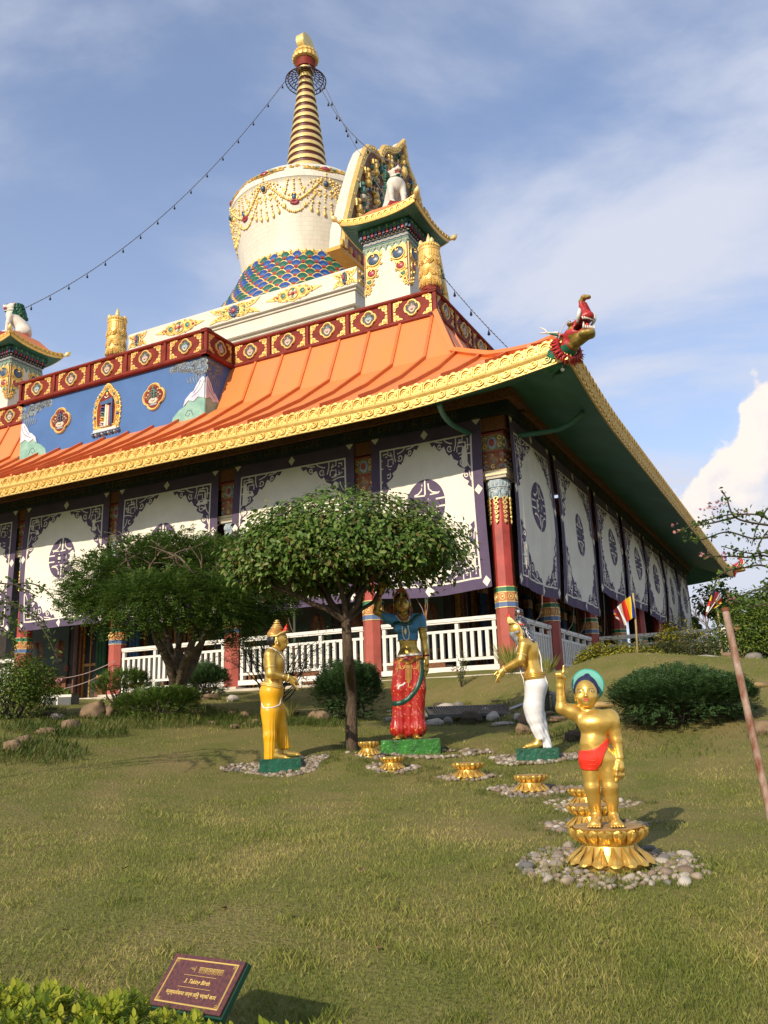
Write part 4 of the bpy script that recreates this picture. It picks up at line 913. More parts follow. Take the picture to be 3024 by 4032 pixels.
    for rot in (0, 90, 180, 270):
        cr, sr = math.cos(R(rot)), math.sin(R(rot)); e = lambda a, b, c_, cr=cr, sr=sr: (a*cr-(-H-c_)*sr, a*sr+(-H-c_)*cr, b)
        for s_ in (-1, 1):
            P_ = [(H, 13.62), (H-.50, 13.60), (H-.53, 13.45), (H-.47, 13.33), (H-.44, 13.2), (H-.34, 13.10), (H-.33, 12.98), (H-.24, 12.88), (H-.22, 12.72), (H-.12, 12.62), (H-.08, 12.48), (H, 12.36)]
            g.prism([(s_*a, b) for a, b in P_], .001, .02, 0, e); g.box(min(s_*(H-.03), s_*H), max(s_*(H-.03), s_*H), 12.36, 13.62, .021, .03, 5, f=e)
            for (a, b, r, m_) in ((.27, 13.36, .17, 1), (.21, 12.98, .115, 2), (.14, 12.74, .075, 3), (.09, 12.57, .045, 4), (.06, 12.47, .03, 4)):
                g.dome(s_*(H-a), b, r, r*.92, .02, .06, m_, e, 14, 3); g.strip([(s_*(H-a)+r*1.12*math.cos(t), b+r*1.05*math.sin(t)) for t in np.linspace(0, 6.283, 17)[:-1]], .03, .02, .06, 0, e, closed=True)
                g.strip(spiral(s_*(H-a), b+r*.45, r*.35, 2, .8, s_, 8), .03, .07, .10, 0, e)
                g.strip(spiral(s_*(H-a-r*1.15), b-r*.8, .05, 0, 1.1, s_, 8), .022, .02, .05, 0, e); g.strip(spiral(s_*(H-a+r*1.1), b-r*.9, .05, 0, 1.1, -s_, 8), .022, .02, .05, 0, e); g.strip(spiral(s_*(H-a-r*1.1), b+r*.7, .05, 0, 1.1, s_, 8), .022, .02, .05, 0, e)
    g.build('gem_scrollwork', [gold, slate, rose, jade, orange2, darkred], c, 30)
tower(3.03+.625, 3.03+.625); tower(FULL-3.03-.625, 3.03+.625)

# gilded victory banners standing on the parapet corners
def banner_cyl(u, v, label):
    o = empty('victory_banner', B(u, v, 11.42), RZ, label, 'roof ornament', 'gilded cylindrical banners on the parapet')
    g = G(); g.lathe([(.20, 0), (.22, .01), (.22, .12), (.19, .13)], n=24); g.build('foot', [maroon], o, 30)
    g = G(); g.lathe([(.22, .10), (.25, .14), (.255, .50), (.24, .52), (.25, .54), (.245, .80), (.235, .86), (.235, 1.05), (.25, 1.06), (.25, 1.10), (.235, 1.11), (.245, 1.13), (.26, 1.20), (.20, 1.21)], n=48, fn=lambda a, t: 1+.012*math.cos(24*a))
    for z, n, am in ((.54, 10, .10), (.86, 8, .12), (.30, 12, .09)):
        for q in range(3):
            g.tube([((.255+.006*q)*math.cos(a), (.255+.006*q)*math.sin(a), z-.05*q-am*abs(math.sin(n*a/2))) for a in np.linspace(0, 6.283, 72)], .014, 0, 4)
    for k in range(26):
        a = 2*math.pi*k/26; g.ball((.255*math.cos(a), .255*math.sin(a), 1.155), .02, 0, 6, 4); g.box(.235, .25, -.012, .012, .88, 1.04, 0, f=lambda x, y, z, a=a: (x*math.cos(a)-y*math.sin(a), x*math.sin(a)+y*math.cos(a), z))
    for k in range(8):
        a = 2*math.pi*k/8
        for q in range(3): g.strip(spiral(0, .40-.02*q-(0 if k % 2 else -.3), .06-.015*q, 0, 1.2, 1, 9), .02, 0, .02, 0, f=lambda p, b, c, a=a: ((.255+c)*math.cos(a+p/.25), (.255+c)*math.sin(a+p/.25), b))
    g.build('drum', [gold], o, 40)
    g = G(); g.tube([(0, 0, 1.18), (0, 0, 1.28), (0, 0, 1.36), (0, 0, 1.45), (0, 0, 1.56)], [.05, .035, .065, .04, .005], 0, 10)
    for k in range(4): a = R(45+90*k); x, y = .2*math.cos(a), .2*math.sin(a); g.tube([(x, y, 1.18), (x, y, 1.21), (x, y, 1.26), (x, y, 1.31), (x, y, 1.35)], [.03, .05, .06, .04, .006], 0, 8)
    g.build('bud_crown', [goldl], o, True)
banner_cyl(2.03, 2.03, 'tall gilded embossed cylinder standing on the near corner of the red parapet')
banner_cyl(10.96, 1.05, 'tall gilded embossed cylinder standing on the middle of the parapet above the blue panel')
# ---------------------------------------------------------------- hanging cloth blinds
def blind(face, a0, a1, zb, seed, label):
    """local: x along the wall, z up, outwards -y; cloth hangs in soft folds"""
    Wd = a1-a0; zt = 7.22; H = zt-zb; r = random.Random(seed); ph = r.random()*6; bl = .05+.05*r.random(); wv = r.random()*6
    if face == 'F': loc = B(a1, -.31, 0); rz = RZ; fx = lambda x: x
    else: loc = B(-.34, a0, 0); rz = RZ+math.pi/2; fx = lambda x: x
    def S(x, z, c):
        t = (zt-z)/H; y = -.05*math.sin(math.pi*x/Wd)*t-bl*math.sin(math.pi*t)*(.6+.4*math.sin(x*1.3+ph))+.012*math.sin(9*x+ph+2*t)*t+.010*math.sin(17*x+wv)*t+.004*math.sin(31*x+ph)
        zz = z-.02*math.sin(x*2.2+ph)*t-.05*t*math.sin(math.pi*x/Wd); xx = x+(.02*math.sin(3*t+ph)*(1 if x > Wd/2 else -1))*t
        return (xx, y-c, zz)
    o = empty('hanging_blind', loc, rz, label, 'cloth blind', 'white cotton blinds with purple borders hung between the columns')
    def sheet(x0, x1, z0, z1, c, nx_, nz_):
        g = G(); V = [S(x0+(x1-x0)*i/nx_, z0+(z1-z0)*j/nz_, c) for j in range(nz_+1) for i in range(nx_+1)]
        g.add(V, [(j*(nx_+1)+i, j*(nx_+1)+i+1, (j+1)*(nx_+1)+i+1, (j+1)*(nx_+1)+i) for j in range(nz_) for i in range(nx_)], 0); return g
    sheet(0, Wd, zb, zt, 0, 40, 40).build('cloth', [cloth], o, True)
    bw = .19; g = G()
    for (x0, x1, z0, z1, a, b) in ((0, Wd, zb, zb+bw, 40, 3), (0, bw, zb+bw, zt, 3, 40), (Wd-bw, Wd, zb+bw, zt, 3, 40), (bw, Wd-bw, zt-.30, zt, 36, 4)):
        q = sheet(x0, x1, z0, z1, .004, a, b); g.add(q.v, q.f, 0)
    g.build('purple_border', [purple], o, True)
    g = G()
    def dia(x, z, q=.10): g.prism([(x, z+q), (x+q*.8, z), (x, z-q), (x-q*.8, z)], .006, .010, 0, S)
    for x, z in ((bw/2, zb+.12), (Wd-bw/2, zb+.12), (Wd/2, zb+.10), (bw/2, zb+H*.56), (Wd-bw/2, zb+H*.56), (bw/2, zt-.05), (Wd-bw/2, zt-.05), (Wd/2, zt-.15)): g = G(); dia(x, z); g.build('white_diamond', [cloth], o)
    # corner fretwork
    g = G()
    for sx in (0, 1):
        for sz in (0, 1):
            X = lambda p: bw+.035+p if sx == 0 else Wd-bw-.035-p
            Z = lambda q: zb+bw+.035+q if sz == 0 else zt-.335-q
            e = lambda p, q, c: S(X(p), Z(q), c); k = min(1.0, (Wd-.5)/2.3)
            e = lambda p, q, c, e0=e: e0(p*k, q, c)
            b_ = lambda x0, x1, y0, y1: g.box(x0, x1, y0, y1, .005, .009, 0, f=e)
            g = G(); b_ = lambda x0, x1, y0, y1, g=g, e=e: g.box(x0, x1, y0, y1, .005, .009, 0, f=e)
            hf = [(1.0, 0), (1.05, .03), (.97, .10), (.91, .06), (.86, .15), (.78, .21), (.71, .15), (.65, .13), (.62, .24), (.55, .34), (.46, .29), (.42, .38)]
            for lo_, hi_ in ((0, .36), (.36, .72), (.72, 1.1)):
                for sw in (0, 1):
                    T_ = (lambda p, q, c, e=e: e(p, q, c)) if sw else (lambda p, q, c, e=e: e(q, p, c))
                    xs_ = [h[0] for h in hf][::-1]; ys_ = [h[1] for h in hf][::-1]
                    for i_ in range(6):
                        xa, xb = lo_+(hi_-lo_)*i_/6, lo_+(hi_-lo_)*(i_+1)/6
                        ya = min(xa, float(np.interp(xa, xs_, ys_))) if xa > .42 else xa; yb = min(xb, float(np.interp(xb, xs_, ys_))) if xb > .42 else xb
                        if xa >= 1.05: continue
                        xb = min(xb, 1.05); yb = max(yb, .002); g.add([T_(xa, 0, .0055), T_(xb, 0, .0055), T_(xb, yb, .0055), T_(xa, max(ya, .001), .0055)], [(0, 1, 2, 3)], 0)
            wl_ = .024; W_ = lambda pts, T_, cl=False: g.strip(pts, wl_, .006, .009, 1, T_, closed=cl)
            for sw in (0, 1):
                T_ = (lambda p, q, c, e=e: e(p, q, c)) if sw else (lambda p, q, c, e=e: e(q, p, c))
                W_([(.06, .06), (.06, .28), (.12, .28), (.12, .12)], T_); W_([(.19, .0), (.19, .10), (.30, .10), (.30, .19), (.19, .19), (.19, .33), (.30, .33)], T_); W_([(.36, .0), (.36, .12), (.40, .26)], T_)
                W_(spiral(.52, .19, .075, 2.5, 1.1, -1, 12, .3), T_); W_([(.45, .10), (.52, .085), (.60, .05), (.66, .0)], T_); W_(spiral(.78, .11, .055, 2.5, 1.1, -1, 10, .3), T_); W_([(.70, .04), (.80, .03), (.90, .0)], T_)
            g.build('purple_fretwork', [purple, cloth], o)
    # round longevity character in the middle
    g = G(); cx, cz = Wd/2, zb+H*.53; rx, rz_ = .41, .49
    e = lambda p, q, c: S(cx+p, cz+q, c)
    N = 40
    for k in range(N):      # filled disc as a fan of rings so that it follows the folds
        t0, t1 = 2*math.pi*k/N, 2*math.pi*(k+1)/N
        for a_, b2 in ((0, .5), (.5, 1)):
            g.add([e(rx*a_*math.cos(t0), rz_*a_*math.sin(t0), .005), e(rx*b2*math.cos(t0), rz_*b2*math.sin(t0), .005), e(rx*b2*math.cos(t1), rz_*b2*math.sin(t1), .005), e(rx*a_*math.cos(t1), rz_*a_*math.sin(t1), .005)], [(0, 1, 2, 3)], 0)
    wb = lambda x0, x1, z0, z1, m_=1: g.box(x0, x1, z0, z1, .0065, .0085, m_, f=e)
    for s_ in (-1, 1):
        wb(-.017, .017, *(sorted((s_*.18, s_*.485))))
        g.strip([(.07, s_*.40), (.08, s_*.29), (.15, s_*.22), (.27, s_*.19)], .028, .0065, .0085, 1, e); g.strip([(-.07, s_*.40), (-.08, s_*.29), (-.15, s_*.22), (-.27, s_*.19)], .028, .0065, .0085, 1, e)
        g.strip([(-.30, s_*.21), (-.27, s_*.185), (-.02, s_*.17), (.27, s_*.185), (.30, s_*.21)], .028, .0065, .0085, 1, e)
        for q in (-.075, .075): wb(*(sorted((s_*.22, s_*.405))), q-.016, q+.016)
        for q in (-.06, .06): wb(*(sorted((s_*.03, s_*.12))), q-.022, q+.022, 2)
    g.build('purple_roundel', [purple, cloth, blk], o)
    return o
BL = 'sunlit white purple-bordered blind, '
fb = [(.16, 2.52, 3.95, 'nearest the corner column, behind the umbrella tree'), (2.92, 5.9, 3.97, 'second from the corner column, behind the tree crown'), (6.33, 9.26, 3.99, 'third from the corner column, half hidden by the feathery tree'),
      (9.56, 12.36, 4.13, 'over the doorway, its whole round emblem in view'), (12.66, 15.6, 4.1, 'farthest left and cut by the picture edge')]
for i, (a0, a1, zb, l) in enumerate(fb): blind('F', a0, a1, zb, i, BL+l)
rb = [(-.18, 2.36, 3.97), (2.70, 5.84, 3.97), (6.28, 9.12, 4.62), (9.5, 12.3, 4.70), (12.7, 15.5, 4.64), (15.9, 18.9, 4.62), (19.3, 21.75, 4.65)]
wl = ['first on the side wall, beside the corner column', 'second along the side wall, hanging low like the first', 'third along the shaded side wall, above the near flag', 'fourth along the shaded side wall', 'fifth along the shaded side wall', 'sixth along the shaded side wall, last but one', 'seventh and farthest on the shaded side wall']
for i, ((a0, a1, zb), l) in enumerate(zip(rb, wl)): blind('R', a0, a1, zb, 20+i, 'shaded purple-bordered blind, '+l)

# ---------------------------------------------------------------- white railings
def bx(x0, x1, y0, y1, z0, z1, name, m, par):
    g = G(); g.box(x0, x1, y0, y1, z0, z1); return g.build(name, [m], par)
_g = G(); _g.box(-.034, .034, -.03, .03, 0, .47); _b = _g.build('baluster', [whitep]); BAL = _b.data; bpy.data.objects.remove(_b)
_g = G(); _g.box(-.035, .035, -.035, .035, 0, .78); _b = _g.build('post', [whitep]); POST = _b.data; bpy.data.objects.remove(_b)
def railing(p0, p1, label, zf=2.40, npan=3, full=True):
    (x0, y0, _), (x1, y1, _) = B(*p0), B(*p1); Ln = math.hypot(x1-x0, y1-y0); rz = math.atan2(y1-y0, x1-x0)
    o = empty('railing', (x0, y0, zf), rz, label, 'railing', 'white slatted railings between the red columns')
    bx(0, Ln, -.05, .05, 1.03, 1.09, 'handrail', whitep, o); bx(0, Ln, -.035, .035, 1.0, 1.029, 'handrail_moulding', whitep, o)
    bx(0, Ln, -.025, .025, .83, .88, 'upper_rail', whitep, o); bx(0, Ln, -.025, .025, .30, .35, 'lower_rail', whitep, o); bx(-.02, Ln+.02, -.06, .06, .10, .20, 'base_beam', whitep, o)
    for k in range(3): x = Ln*(.2+.3*k); bx(x-.04, x+.04, -.04, .04, 0, .10, 'foot', whitep, o)
    for k in range(npan+1):
        x = min(max(Ln*k/npan, .05), Ln-.05); p = place_mesh('post', POST, x, 0, .205, 0, o); 
        if k < npan:
            xa = x; xb = min(Ln*(k+1)/npan, Ln-.05); n = max(2, int((xb-xa)/.138))
            for j in range(1, n): place_mesh('baluster', BAL, xa+(xb-xa)*j/n, 0, .355, 0, o)
    return o
railing((2.55, -.02), (.2, -.02), 'white slatted railing between the corner column and the next column, behind the mother figure', npan=3)
railing((5.92, -.02), (2.95, -.02), 'white slatted railing behind the slim tree trunk and the bowing golden man', npan=3)
railing((9.22, -.02), (6.32, -.02), 'white slatted railing behind the forked trunk of the feathery tree', npan=3)
railing((15.6, -.02), (12.72, -.02), 'white slatted railing at the left picture edge beyond the doorway', npan=3)
railing((-.02, .25), (-.02, 2.55), 'white slatted railing on the side wall right behind the bearded figure', npan=4)
railing((-.02, 2.95), (-.02, 5.92), 'white slatted railing on the side wall above the pointing hand of the child', npan=5)
railing((-.2, 6.15), (-3.1, 6.15), 'white railing running out to the right behind the hedge towards the red post', npan=6, zf=2.42)
o = empty('gate_post', B(-3.3, 6.15, 2.3), RZ, 'square red post with a pale cap at the end of the railing above the hedge', 'post')
bx(-.15, .15, -.15, .15, 0, 1.22, 'shaft', redbot, o); bx(-.17, .17, -.17, .17, 1.221, 1.25, 'cap', beige, o)

# ---------------------------------------------------------------- bell chains from the spire
def chain(p0, p1, sag, nb, label):
    o = empty('bell_chain', tuple(p0), 0, label, 'bell chain', 'bell chains strung from the top of the spire'); P0 = np.array(p0); D = np.array(p1)-P0
    pts = [D*t-np.array([0, 0, sag*4*t*(1-t)]) for t in np.linspace(0, 1, 240)]; g = G()
    pp = [p+np.array([0, 0, .018*(i % 2)]) for i, p in enumerate(pts)]
    g.tube(pp, [.018 if i % 2 else .010 for i in range(240)], 0, 4); g.build('links', [mat('chain_metal', (.16, .15, .15), .5, .5, var=.3, scale=8)], o)
    for k in range(nb):
        p = pts[int(239*(k+.6)/nb)]; b = G(); b.lathe([(.042, -.16), (.033, -.14), (.025, -.09), (.012, -.07), (.006, -.01)], n=10); bo = b.build('bell', [blk], o, 30); bo.location = tuple(p)
        b = G(); b.ball((0, 0, -.18), .018, 0, 6, 4); b.build('clapper', [blk], bo)
RT = np.array(B(W, W, 27.75))
# ---------------------------------------------------------------- sculpting by distance fields (one continuous skin per body)
class SDF:
    def __init__(s, lo, hi, h):
        s.lo = np.array(lo, float); s.h = h; s.n = np.maximum(2, np.ceil((np.array(hi)-s.lo)/h).astype(int)+1)
        s.d = np.full(s.n, 1.0, np.float32); s.ax = [s.lo[i]+h*np.arange(s.n[i]) for i in range(3)]
    def clone(s): c = SDF.__new__(SDF); c.lo, c.h, c.n, c.ax = s.lo, s.h, s.n, s.ax; c.d = s.d.copy(); return c
    def _sl(s, lo, hi, m):
        a = np.clip(np.floor((np.array(lo)-m-s.lo)/s.h).astype(int), 0, s.n); b = np.clip(np.ceil((np.array(hi)+m-s.lo)/s.h).astype(int)+1, 0, s.n)
        return tuple(slice(int(a[i]), int(max(b[i], a[i]))) for i in range(3))
    def _xyz(s, sl): return s.ax[0][sl[0]][:, None, None], s.ax[1][sl[1]][None, :, None], s.ax[2][sl[2]][None, None, :]
    def _mix(s, sl, d, k, sub):
        o = s.d[sl]
        if o.size == 0: return s
        if sub: s.d[sl] = np.maximum(o, -d) if k <= 0 else -(lambda a, b: np.minimum(a, b)-np.maximum(k-np.abs(a-b), 0)**2/(4*k))(-o, d)
        else: s.d[sl] = np.minimum(o, d) if k <= 0 else np.minimum(o, d)-np.maximum(k-np.abs(o-d), 0)**2/(4*k)
        return s
    def rc(s, a, b, ra, rb=None, k=.02, sy=1.0, sub=False):
        a = np.array(a, float); b = np.array(b, float); rb = ra if rb is None else rb; m = max(ra, rb)*max(1, sy)+k+2*s.h
        sl = s._sl(np.minimum(a, b), np.maximum(a, b), m); X, Y, Z = s._xyz(sl); D = b-a; Dy = D[1]/sy
        LL = D[0]**2+Dy**2+D[2]**2+1e-12; px, py, pz = X-a[0], (Y-a[1])/sy, Z-a[2]
        t = np.clip((px*D[0]+py*Dy+pz*D[2])/LL, 0, 1)
        d = np.sqrt((px-t*D[0])**2+(py-t*Dy)**2+(pz-t*D[2])**2)-(ra+(rb-ra)*t)
        return s._mix(sl, (d*min(1, sy)).astype(np.float32), k, sub)
    def ch(s, pts, rs, k=.02, sy=1.0):
        for i in range(len(pts)-1): s.rc(pts[i], pts[i+1], rs[i], rs[i+1], k, sy)
        return s
    def el(s, c, r, k=.02, sub=False, rot=0):
        c = np.array(c, float); r = np.array(r if hasattr(r, '__len__') else (r, r, r), float); m = max(r)+k+2*s.h
        sl = s._sl(c, c, m); X, Y, Z = s._xyz(sl); x, y, z = X-c[0], Y-c[1], Z-c[2]
        if rot: cr, sr = math.cos(rot), math.sin(rot); x, z = x*cr+z*sr, -x*sr+z*cr
        k0 = np.sqrt((x/r[0])**2+(y/r[1])**2+(z/r[2])**2)+1e-9; k1 = np.sqrt((x/r[0]**2)**2+(y/r[1]**2)**2+(z/r[2]**2)**2)+1e-9
        return s._mix(sl, (k0*(k0-1)/k1).astype(np.float32), k, sub)
    def cut(s, fn):      # keep only where fn <= 0
        X, Y, Z = s.ax[0][:, None, None], s.ax[1][None, :, None], s.ax[2][None, None, :]
        s.d = np.maximum(s.d, fn(X, Y, Z)).astype(np.float32); return s
    def grow(s, q): s.d = s.d-q; return s
    def front(s, x, z, back=False):   # y of the skin facing -y (or +y)
        i = int(round((x-s.lo[0])/s.h)); k = int(round((z-s.lo[2])/s.h)); i = min(max(i, 0), s.n[0]-1); k = min(max(k, 0), s.n[2]-1); c = s.d[i, :, k]
        idx = np.where(c < 0)[0]
        if len(idx) == 0: return 0.0
        j = idx[-1] if back else idx[0]
        if back: return s.ax[1][j]
        a, b = c[max(j-1, 0)], c[j]; return s.ax[1][j]-s.h*(-b/(a-b+1e-9) if j > 0 else 0)
    def mesh(s):
        d = s.d; n = s.n; sg = d < 0
        c = np.zeros(n-1, int)
        for i in (0, 1):
            for j in (0, 1):
                for k in (0, 1): c += sg[i:n[0]-1+i, j:n[1]-1+j, k:n[2]-1+k]
        act = (c > 0) & (c < 8); ids = np.full(n-1, -1, np.int64); ix = np.argwhere(act); ids[act] = np.arange(len(ix))
        acc = np.zeros((len(ix), 3)); cnt = np.zeros(len(ix)); off = np.array([(i, j, k) for i in (0, 1) for j in (0, 1) for k in (0, 1)])
        for a in range(8):
            for b in range(a+1, 8):
                if np.abs(off[a]-off[b]).sum() != 1: continue
                pa = ix+off[a]; pb = ix+off[b]; da = d[pa[:, 0], pa[:, 1], pa[:, 2]]; db = d[pb[:, 0], pb[:, 1], pb[:, 2]]
                m = (da < 0) != (db < 0); t = np.where(m, da/(da-db+1e-12), 0)[:, None]; acc += np.where(m[:, None], pa+(pb-pa)*t, 0); cnt += m
        V = s.lo+(acc/np.maximum(cnt, 1)[:, None])*s.h; F = []
        for axis in range(3):
            a1, a2 = (axis+1) % 3, (axis+2) % 3
            sA = [slice(0, None)]*3; sB = [slice(0, None)]*3; sA[axis] = slice(0, n[axis]-1); sB[axis] = slice(1, n[axis])
            A_ = sg[tuple(sA)]; B_ = sg[tuple(sB)]; e = np.argwhere(A_ != B_); e = e[(e[:, a1] > 0) & (e[:, a2] > 0) & (e[:, a1] < n[a1]-1) & (e[:, a2] < n[a2]-1)]
            fl_ = A_[e[:, 0], e[:, 1], e[:, 2]]; q = []
            for o1, o2 in ((0, 0), (-1, 0), (-1, -1), (0, -1)): p = e.copy(); p[:, a1] += o1; p[:, a2] += o2; q.append(ids[p[:, 0], p[:, 1], p[:, 2]])
            Q = np.stack(q, 1); Q = Q[(Q >= 0).all(1)] if (Q < 0).any() else Q
            if len(Q) == len(fl_): Q[~fl_] = Q[~fl_][:, ::-1]
            F.append(Q)
        return V, np.concatenate(F)
    def build(s, name, mats, parent=None, mfn=None):
        V, F = s.mesh(); mi = None
        if mfn is not None: C_ = V[F].mean(1); mi = mfn(C_[:, 0], C_[:, 1], C_[:, 2])
        return np_mesh(name, V, F, mats, mi, True, parent)
def mapper(cx0, cy0, SX, SZ, lean):
    return lambda cx, cy, y=0.0: ((cx-cx0+lean*(cy0-cy))/SX, y, (cy0-cy)/SZ)
def hand(S_, wrist, palm, tips, thumb, rp, rf, k=.006, n=4, spread=None):
    """palm from wrist to palm end, then one chain per finger; tips = list of point lists; thumb = point list"""
    S_.rc(wrist, palm, rp*.85, rp, .015, 1.0)
    for i, t in enumerate(tips): S_.ch(t, [rf*1.0]+[rf*.95]*(len(t)-2)+[rf*.75], k)
    S_.ch(thumb, [rf*1.25]+[rf*1.1]*(len(thumb)-2)+[rf*.85], k*1.5)
def beads(name, pts, r, m, parent, n=None):
    P_ = np.array(pts, float); seg = np.linalg.norm(np.diff(P_, axis=0), axis=1); cum = np.concatenate([[0], np.cumsum(seg)]); n = n or int(cum[-1]/(r*1.9)); g = G()
    for t in np.linspace(0, cum[-1], n): g.ball(tuple(np.interp(t, cum, P_[:, i]) for i in range(3)), r, 0, 7, 5)
    return g.build(name, [m], parent, True)
eyew = mat('eye_white', (.70, .70, .66), .25, var=0); pup = mat('painted_pupil', (.03, .02, .02), .3, var=0); lip = mat('painted_red_lips', (.50, .05, .035), .4, var=0)
brow = mat('painted_brow', (.10, .05, .02), .5, var=0); pearl = mat('white_bead_paint', (.75, .76, .74), .3, var=0)
def face(S_, parent, ex, ez, w_, lipc, browz, yoff=.0, browc=None, pc=None, er=.33):
    """ex: (x left, x right) eye centres, ez their height, w_ eye width, lipc (x, z, half width)"""
    for j, x in enumerate(ex):
        g = G(); y = S_.front(x, ez); n = 12
        e = lambda a, b, c, x=x: (x+a, S_.front(x+a, ez+b)-c, ez+b)
        g.dome(0, 0, w_*.5, w_*.5*er, -.0015, .004, 0, e, 12, 3); g.dome(0, -.0005, w_*.17, w_*.17, .001, .0045, 1, e, 10, 2)
        g.strip([(w_*.56*math.cos(t), w_*.5*er*1.15*math.sin(t)) for t in np.linspace(.05, math.pi-.05, 9)], w_*.07, .0, .004, 1, e)
        g.build('eye', [eyew, pc or pup], parent, True)
        g = G(); sgn = 1 if j else -1
        g.strip([(x+w_*.75*math.cos(t), browz+w_*.38*math.sin(t)) for t in np.linspace(.25, math.pi-.25, 10)], [w_*.04]+[w_*.085]*8+[w_*.04], -.001, .003, 0, lambda a, b, c: (a, S_.front(a, b)-c, b)); g.build('brow', [browc or brow], parent)
    x, z, hw = lipc; e = lambda a, b, c: (x+a, S_.front(x+a, z+b)-c, z+b); g = G()
    g.prism([(-hw, 0), (-hw*.5, hw*.28), (-hw*.15, hw*.35), (0, hw*.25), (hw*.15, hw*.35), (hw*.5, hw*.28), (hw, 0), (hw*.5, -hw*.1), (-hw*.5, -hw*.1)], -.001, .003, 0, e)
    g.prism([(-hw*.8, -hw*.1), (hw*.8, -hw*.1), (hw*.5, -hw*.45), (0, -hw*.55), (-hw*.5, -hw*.45)], -.001, .0035, 0, e); g.build('lips', [lip], parent)
def figure_root(name, px, py, D, label, cat='statue', dz=0.0, extra=0.0):
    p = at(px, py, D); o = empty(name, (p[0], p[1], p[2]+dz), -math.atan2(p[0], p[1])+extra, label, cat, None); return o

# ---- lotus pedestals
def lotus_pedestal(x, y, z, r, hgt, n, label):
    o = empty('lotus_pedestal', (x, y, z), rnd.random(), label, 'pedestal', 'gilded lotus pedestals stepping across the lawn')
    H = hgt; s_ = r
    g = G(); g.lathe([(.80*s_, -.06), (.80*s_, .0), (.76*s_, .06*H), (.62*s_, .42*H), (.60*s_, .50*H), (.64*s_, .58*H), (.80*s_, .88*H), (.82*s_, .965*H)], n=60, m=0); g.lathe([(.80*s_, .90*H), (.81*s_, .97*H), (.2*s_, .985*H)], n=48, m=1); g.build('core', [goldp, golddust], o, 35)
    for up in (0, 1):
        g = G()
        for k in range(n):
            th = 2*math.pi*(k+.5*up)/n
            for lay, (sw, m_) in enumerate(((1.0, 0), (.52, 0))):
                V = []; nu, nv = 6, 7
                for i in range(nv+1):
                    t = i/nv
                    for j in range(nu+1):
                        q = -1+2*j/nu
                        if up: 
                            rad = (.63+.26*t**1.3+.10*math.sin(t*math.pi))*s_; z_ = (.52+.44*t-.10*max(0, t-.8)*3*(1-abs(q)))*H
                            if t > .85: rad += .05*s_*(1-abs(q))*(t-.85)/.15
                        else:
                            rad = (.62+.40*t**1.15+.06*math.sin(t*math.pi))*s_; z_ = (.48-.49*t**.8)*H
                            if t > .85: z_ += .04*H
                        wd = math.sin(min(1, (t*.85+.15))*math.pi*.5)*(1 if t < .8 else math.sqrt(max(0, 1-((t-.8)/.215)**2)))*(1.06*math.pi/n)*sw
                        if lay: t2 = .35+.6*t
                        bul = (1-q*q)*.045*s_*(1 if not lay else 1.0)+(.045*s_*math.sin(t*math.pi)*math.sqrt(max(0, 1-q*q)) if lay else 0)
                        aa = th+q*wd; rr_ = rad+bul*math.sin(min(1, t*1.3+.1)*math.pi*.6); V.append((rr_*math.cos(aa), rr_*math.sin(aa), z_+(0.0)))
                b = nu+1; g.add(V, [(i*b+j, i*b+j+1, (i+1)*b+j+1, (i+1)*b+j) for i in range(nv) for j in range(nu)], 0)
        g.build('upper_petals' if up else 'lower_petals', [goldp], o, 45)
    return o
LOTUS = [((2405, 3405, 5.86), .262, .225, 16, 'large gilded lotus pedestal in front, carrying the golden child'), ((2335, 3262, 6.95), .205, .17, 16, 'gilded lotus pedestal directly behind the golden child, second from the front'),
         ((2320, 3178, 7.75), .19, .155, 16, 'gilded lotus pedestal third from the front, mostly hidden behind the golden child'), ((2093, 3118, 8.6), .172, .155, 16, 'gilded lotus pedestal ringed with pebbles between the child and the white skirted elder'),
         ((1846, 3062, 9.6), .185, .155, 16, 'gilded lotus pedestal standing alone in the grass in front of the bearded elder'), ((1545, 3030, 10.3), .150, .140, 16, 'small gilded lotus pedestal in front of the bright green block'),
         ((1452, 2978, 11.4), .135, .165, 16, 'smallest gilded lotus pedestal, left of the bright green block beside the tree trunk')]
LP = []
for (px, py, D), r, h, n, lab in LOTUS:
    p = gpt(px, py, D); z = p[2]+.004; r *= sfac(D); h *= sfac(D); LP.append((p[0], p[1], z, r)); lotus_pedestal(p[0], p[1], z, r, h, n, lab)

# ---- the golden child
cz0 = LP[0][2]+.225*.975*.8
o = empty('child_statue', (LP[0][0]-.012, LP[0][1]-.02, cz0), -math.atan2(LP[0][0], LP[0][1]), 'golden child statue in a red loincloth pointing skyward, teal halo behind the head', 'statue')
o.scale = (.8, .8, .8); P = mapper(775, 1478, 1440, 1400, .092)
S = SDF((-.40, -.20, -.01), (.22, .20, 1.10), .0042)
S.rc(P(682, 600), P(672, 700), .076, .070, .03, 1.0).el(P(684, 606), (.108, .070, .078), .04).el(P(668, 775, -.008), (.088, .072, .09), .03).el(P(702, 890), (.110, .080, .085), .03)
S.rc(P(560, 540), P(815, 548), .040, .044, .04).el(P(622, 590, -.042), (.058, .030, .04), .04).el(P(745, 590, -.042), (.058, .030, .04), .04)
S.el(P(652, 780, -.105), .006, .008, sub=True)
L_ = [(P(640, 925), P(652, 1150, -.01), P(690, 1385, .02)), (P(790, 925), P(818, 1150, -.01), P(842, 1385, .02))]
for a, b, c in L_:
    S.rc(a, b, .066, .046, .02).rc(b, c, .047, .030, .015); m_ = [(b[i]+c[i])/2 for i in range(3)]; S.el((b[0]*.65+c[0]*.35, b[1]*.65+c[1]*.35+.012, b[2]*.65+c[2]*.35), (.040, .046, .07), .02)
S0 = S.clone()
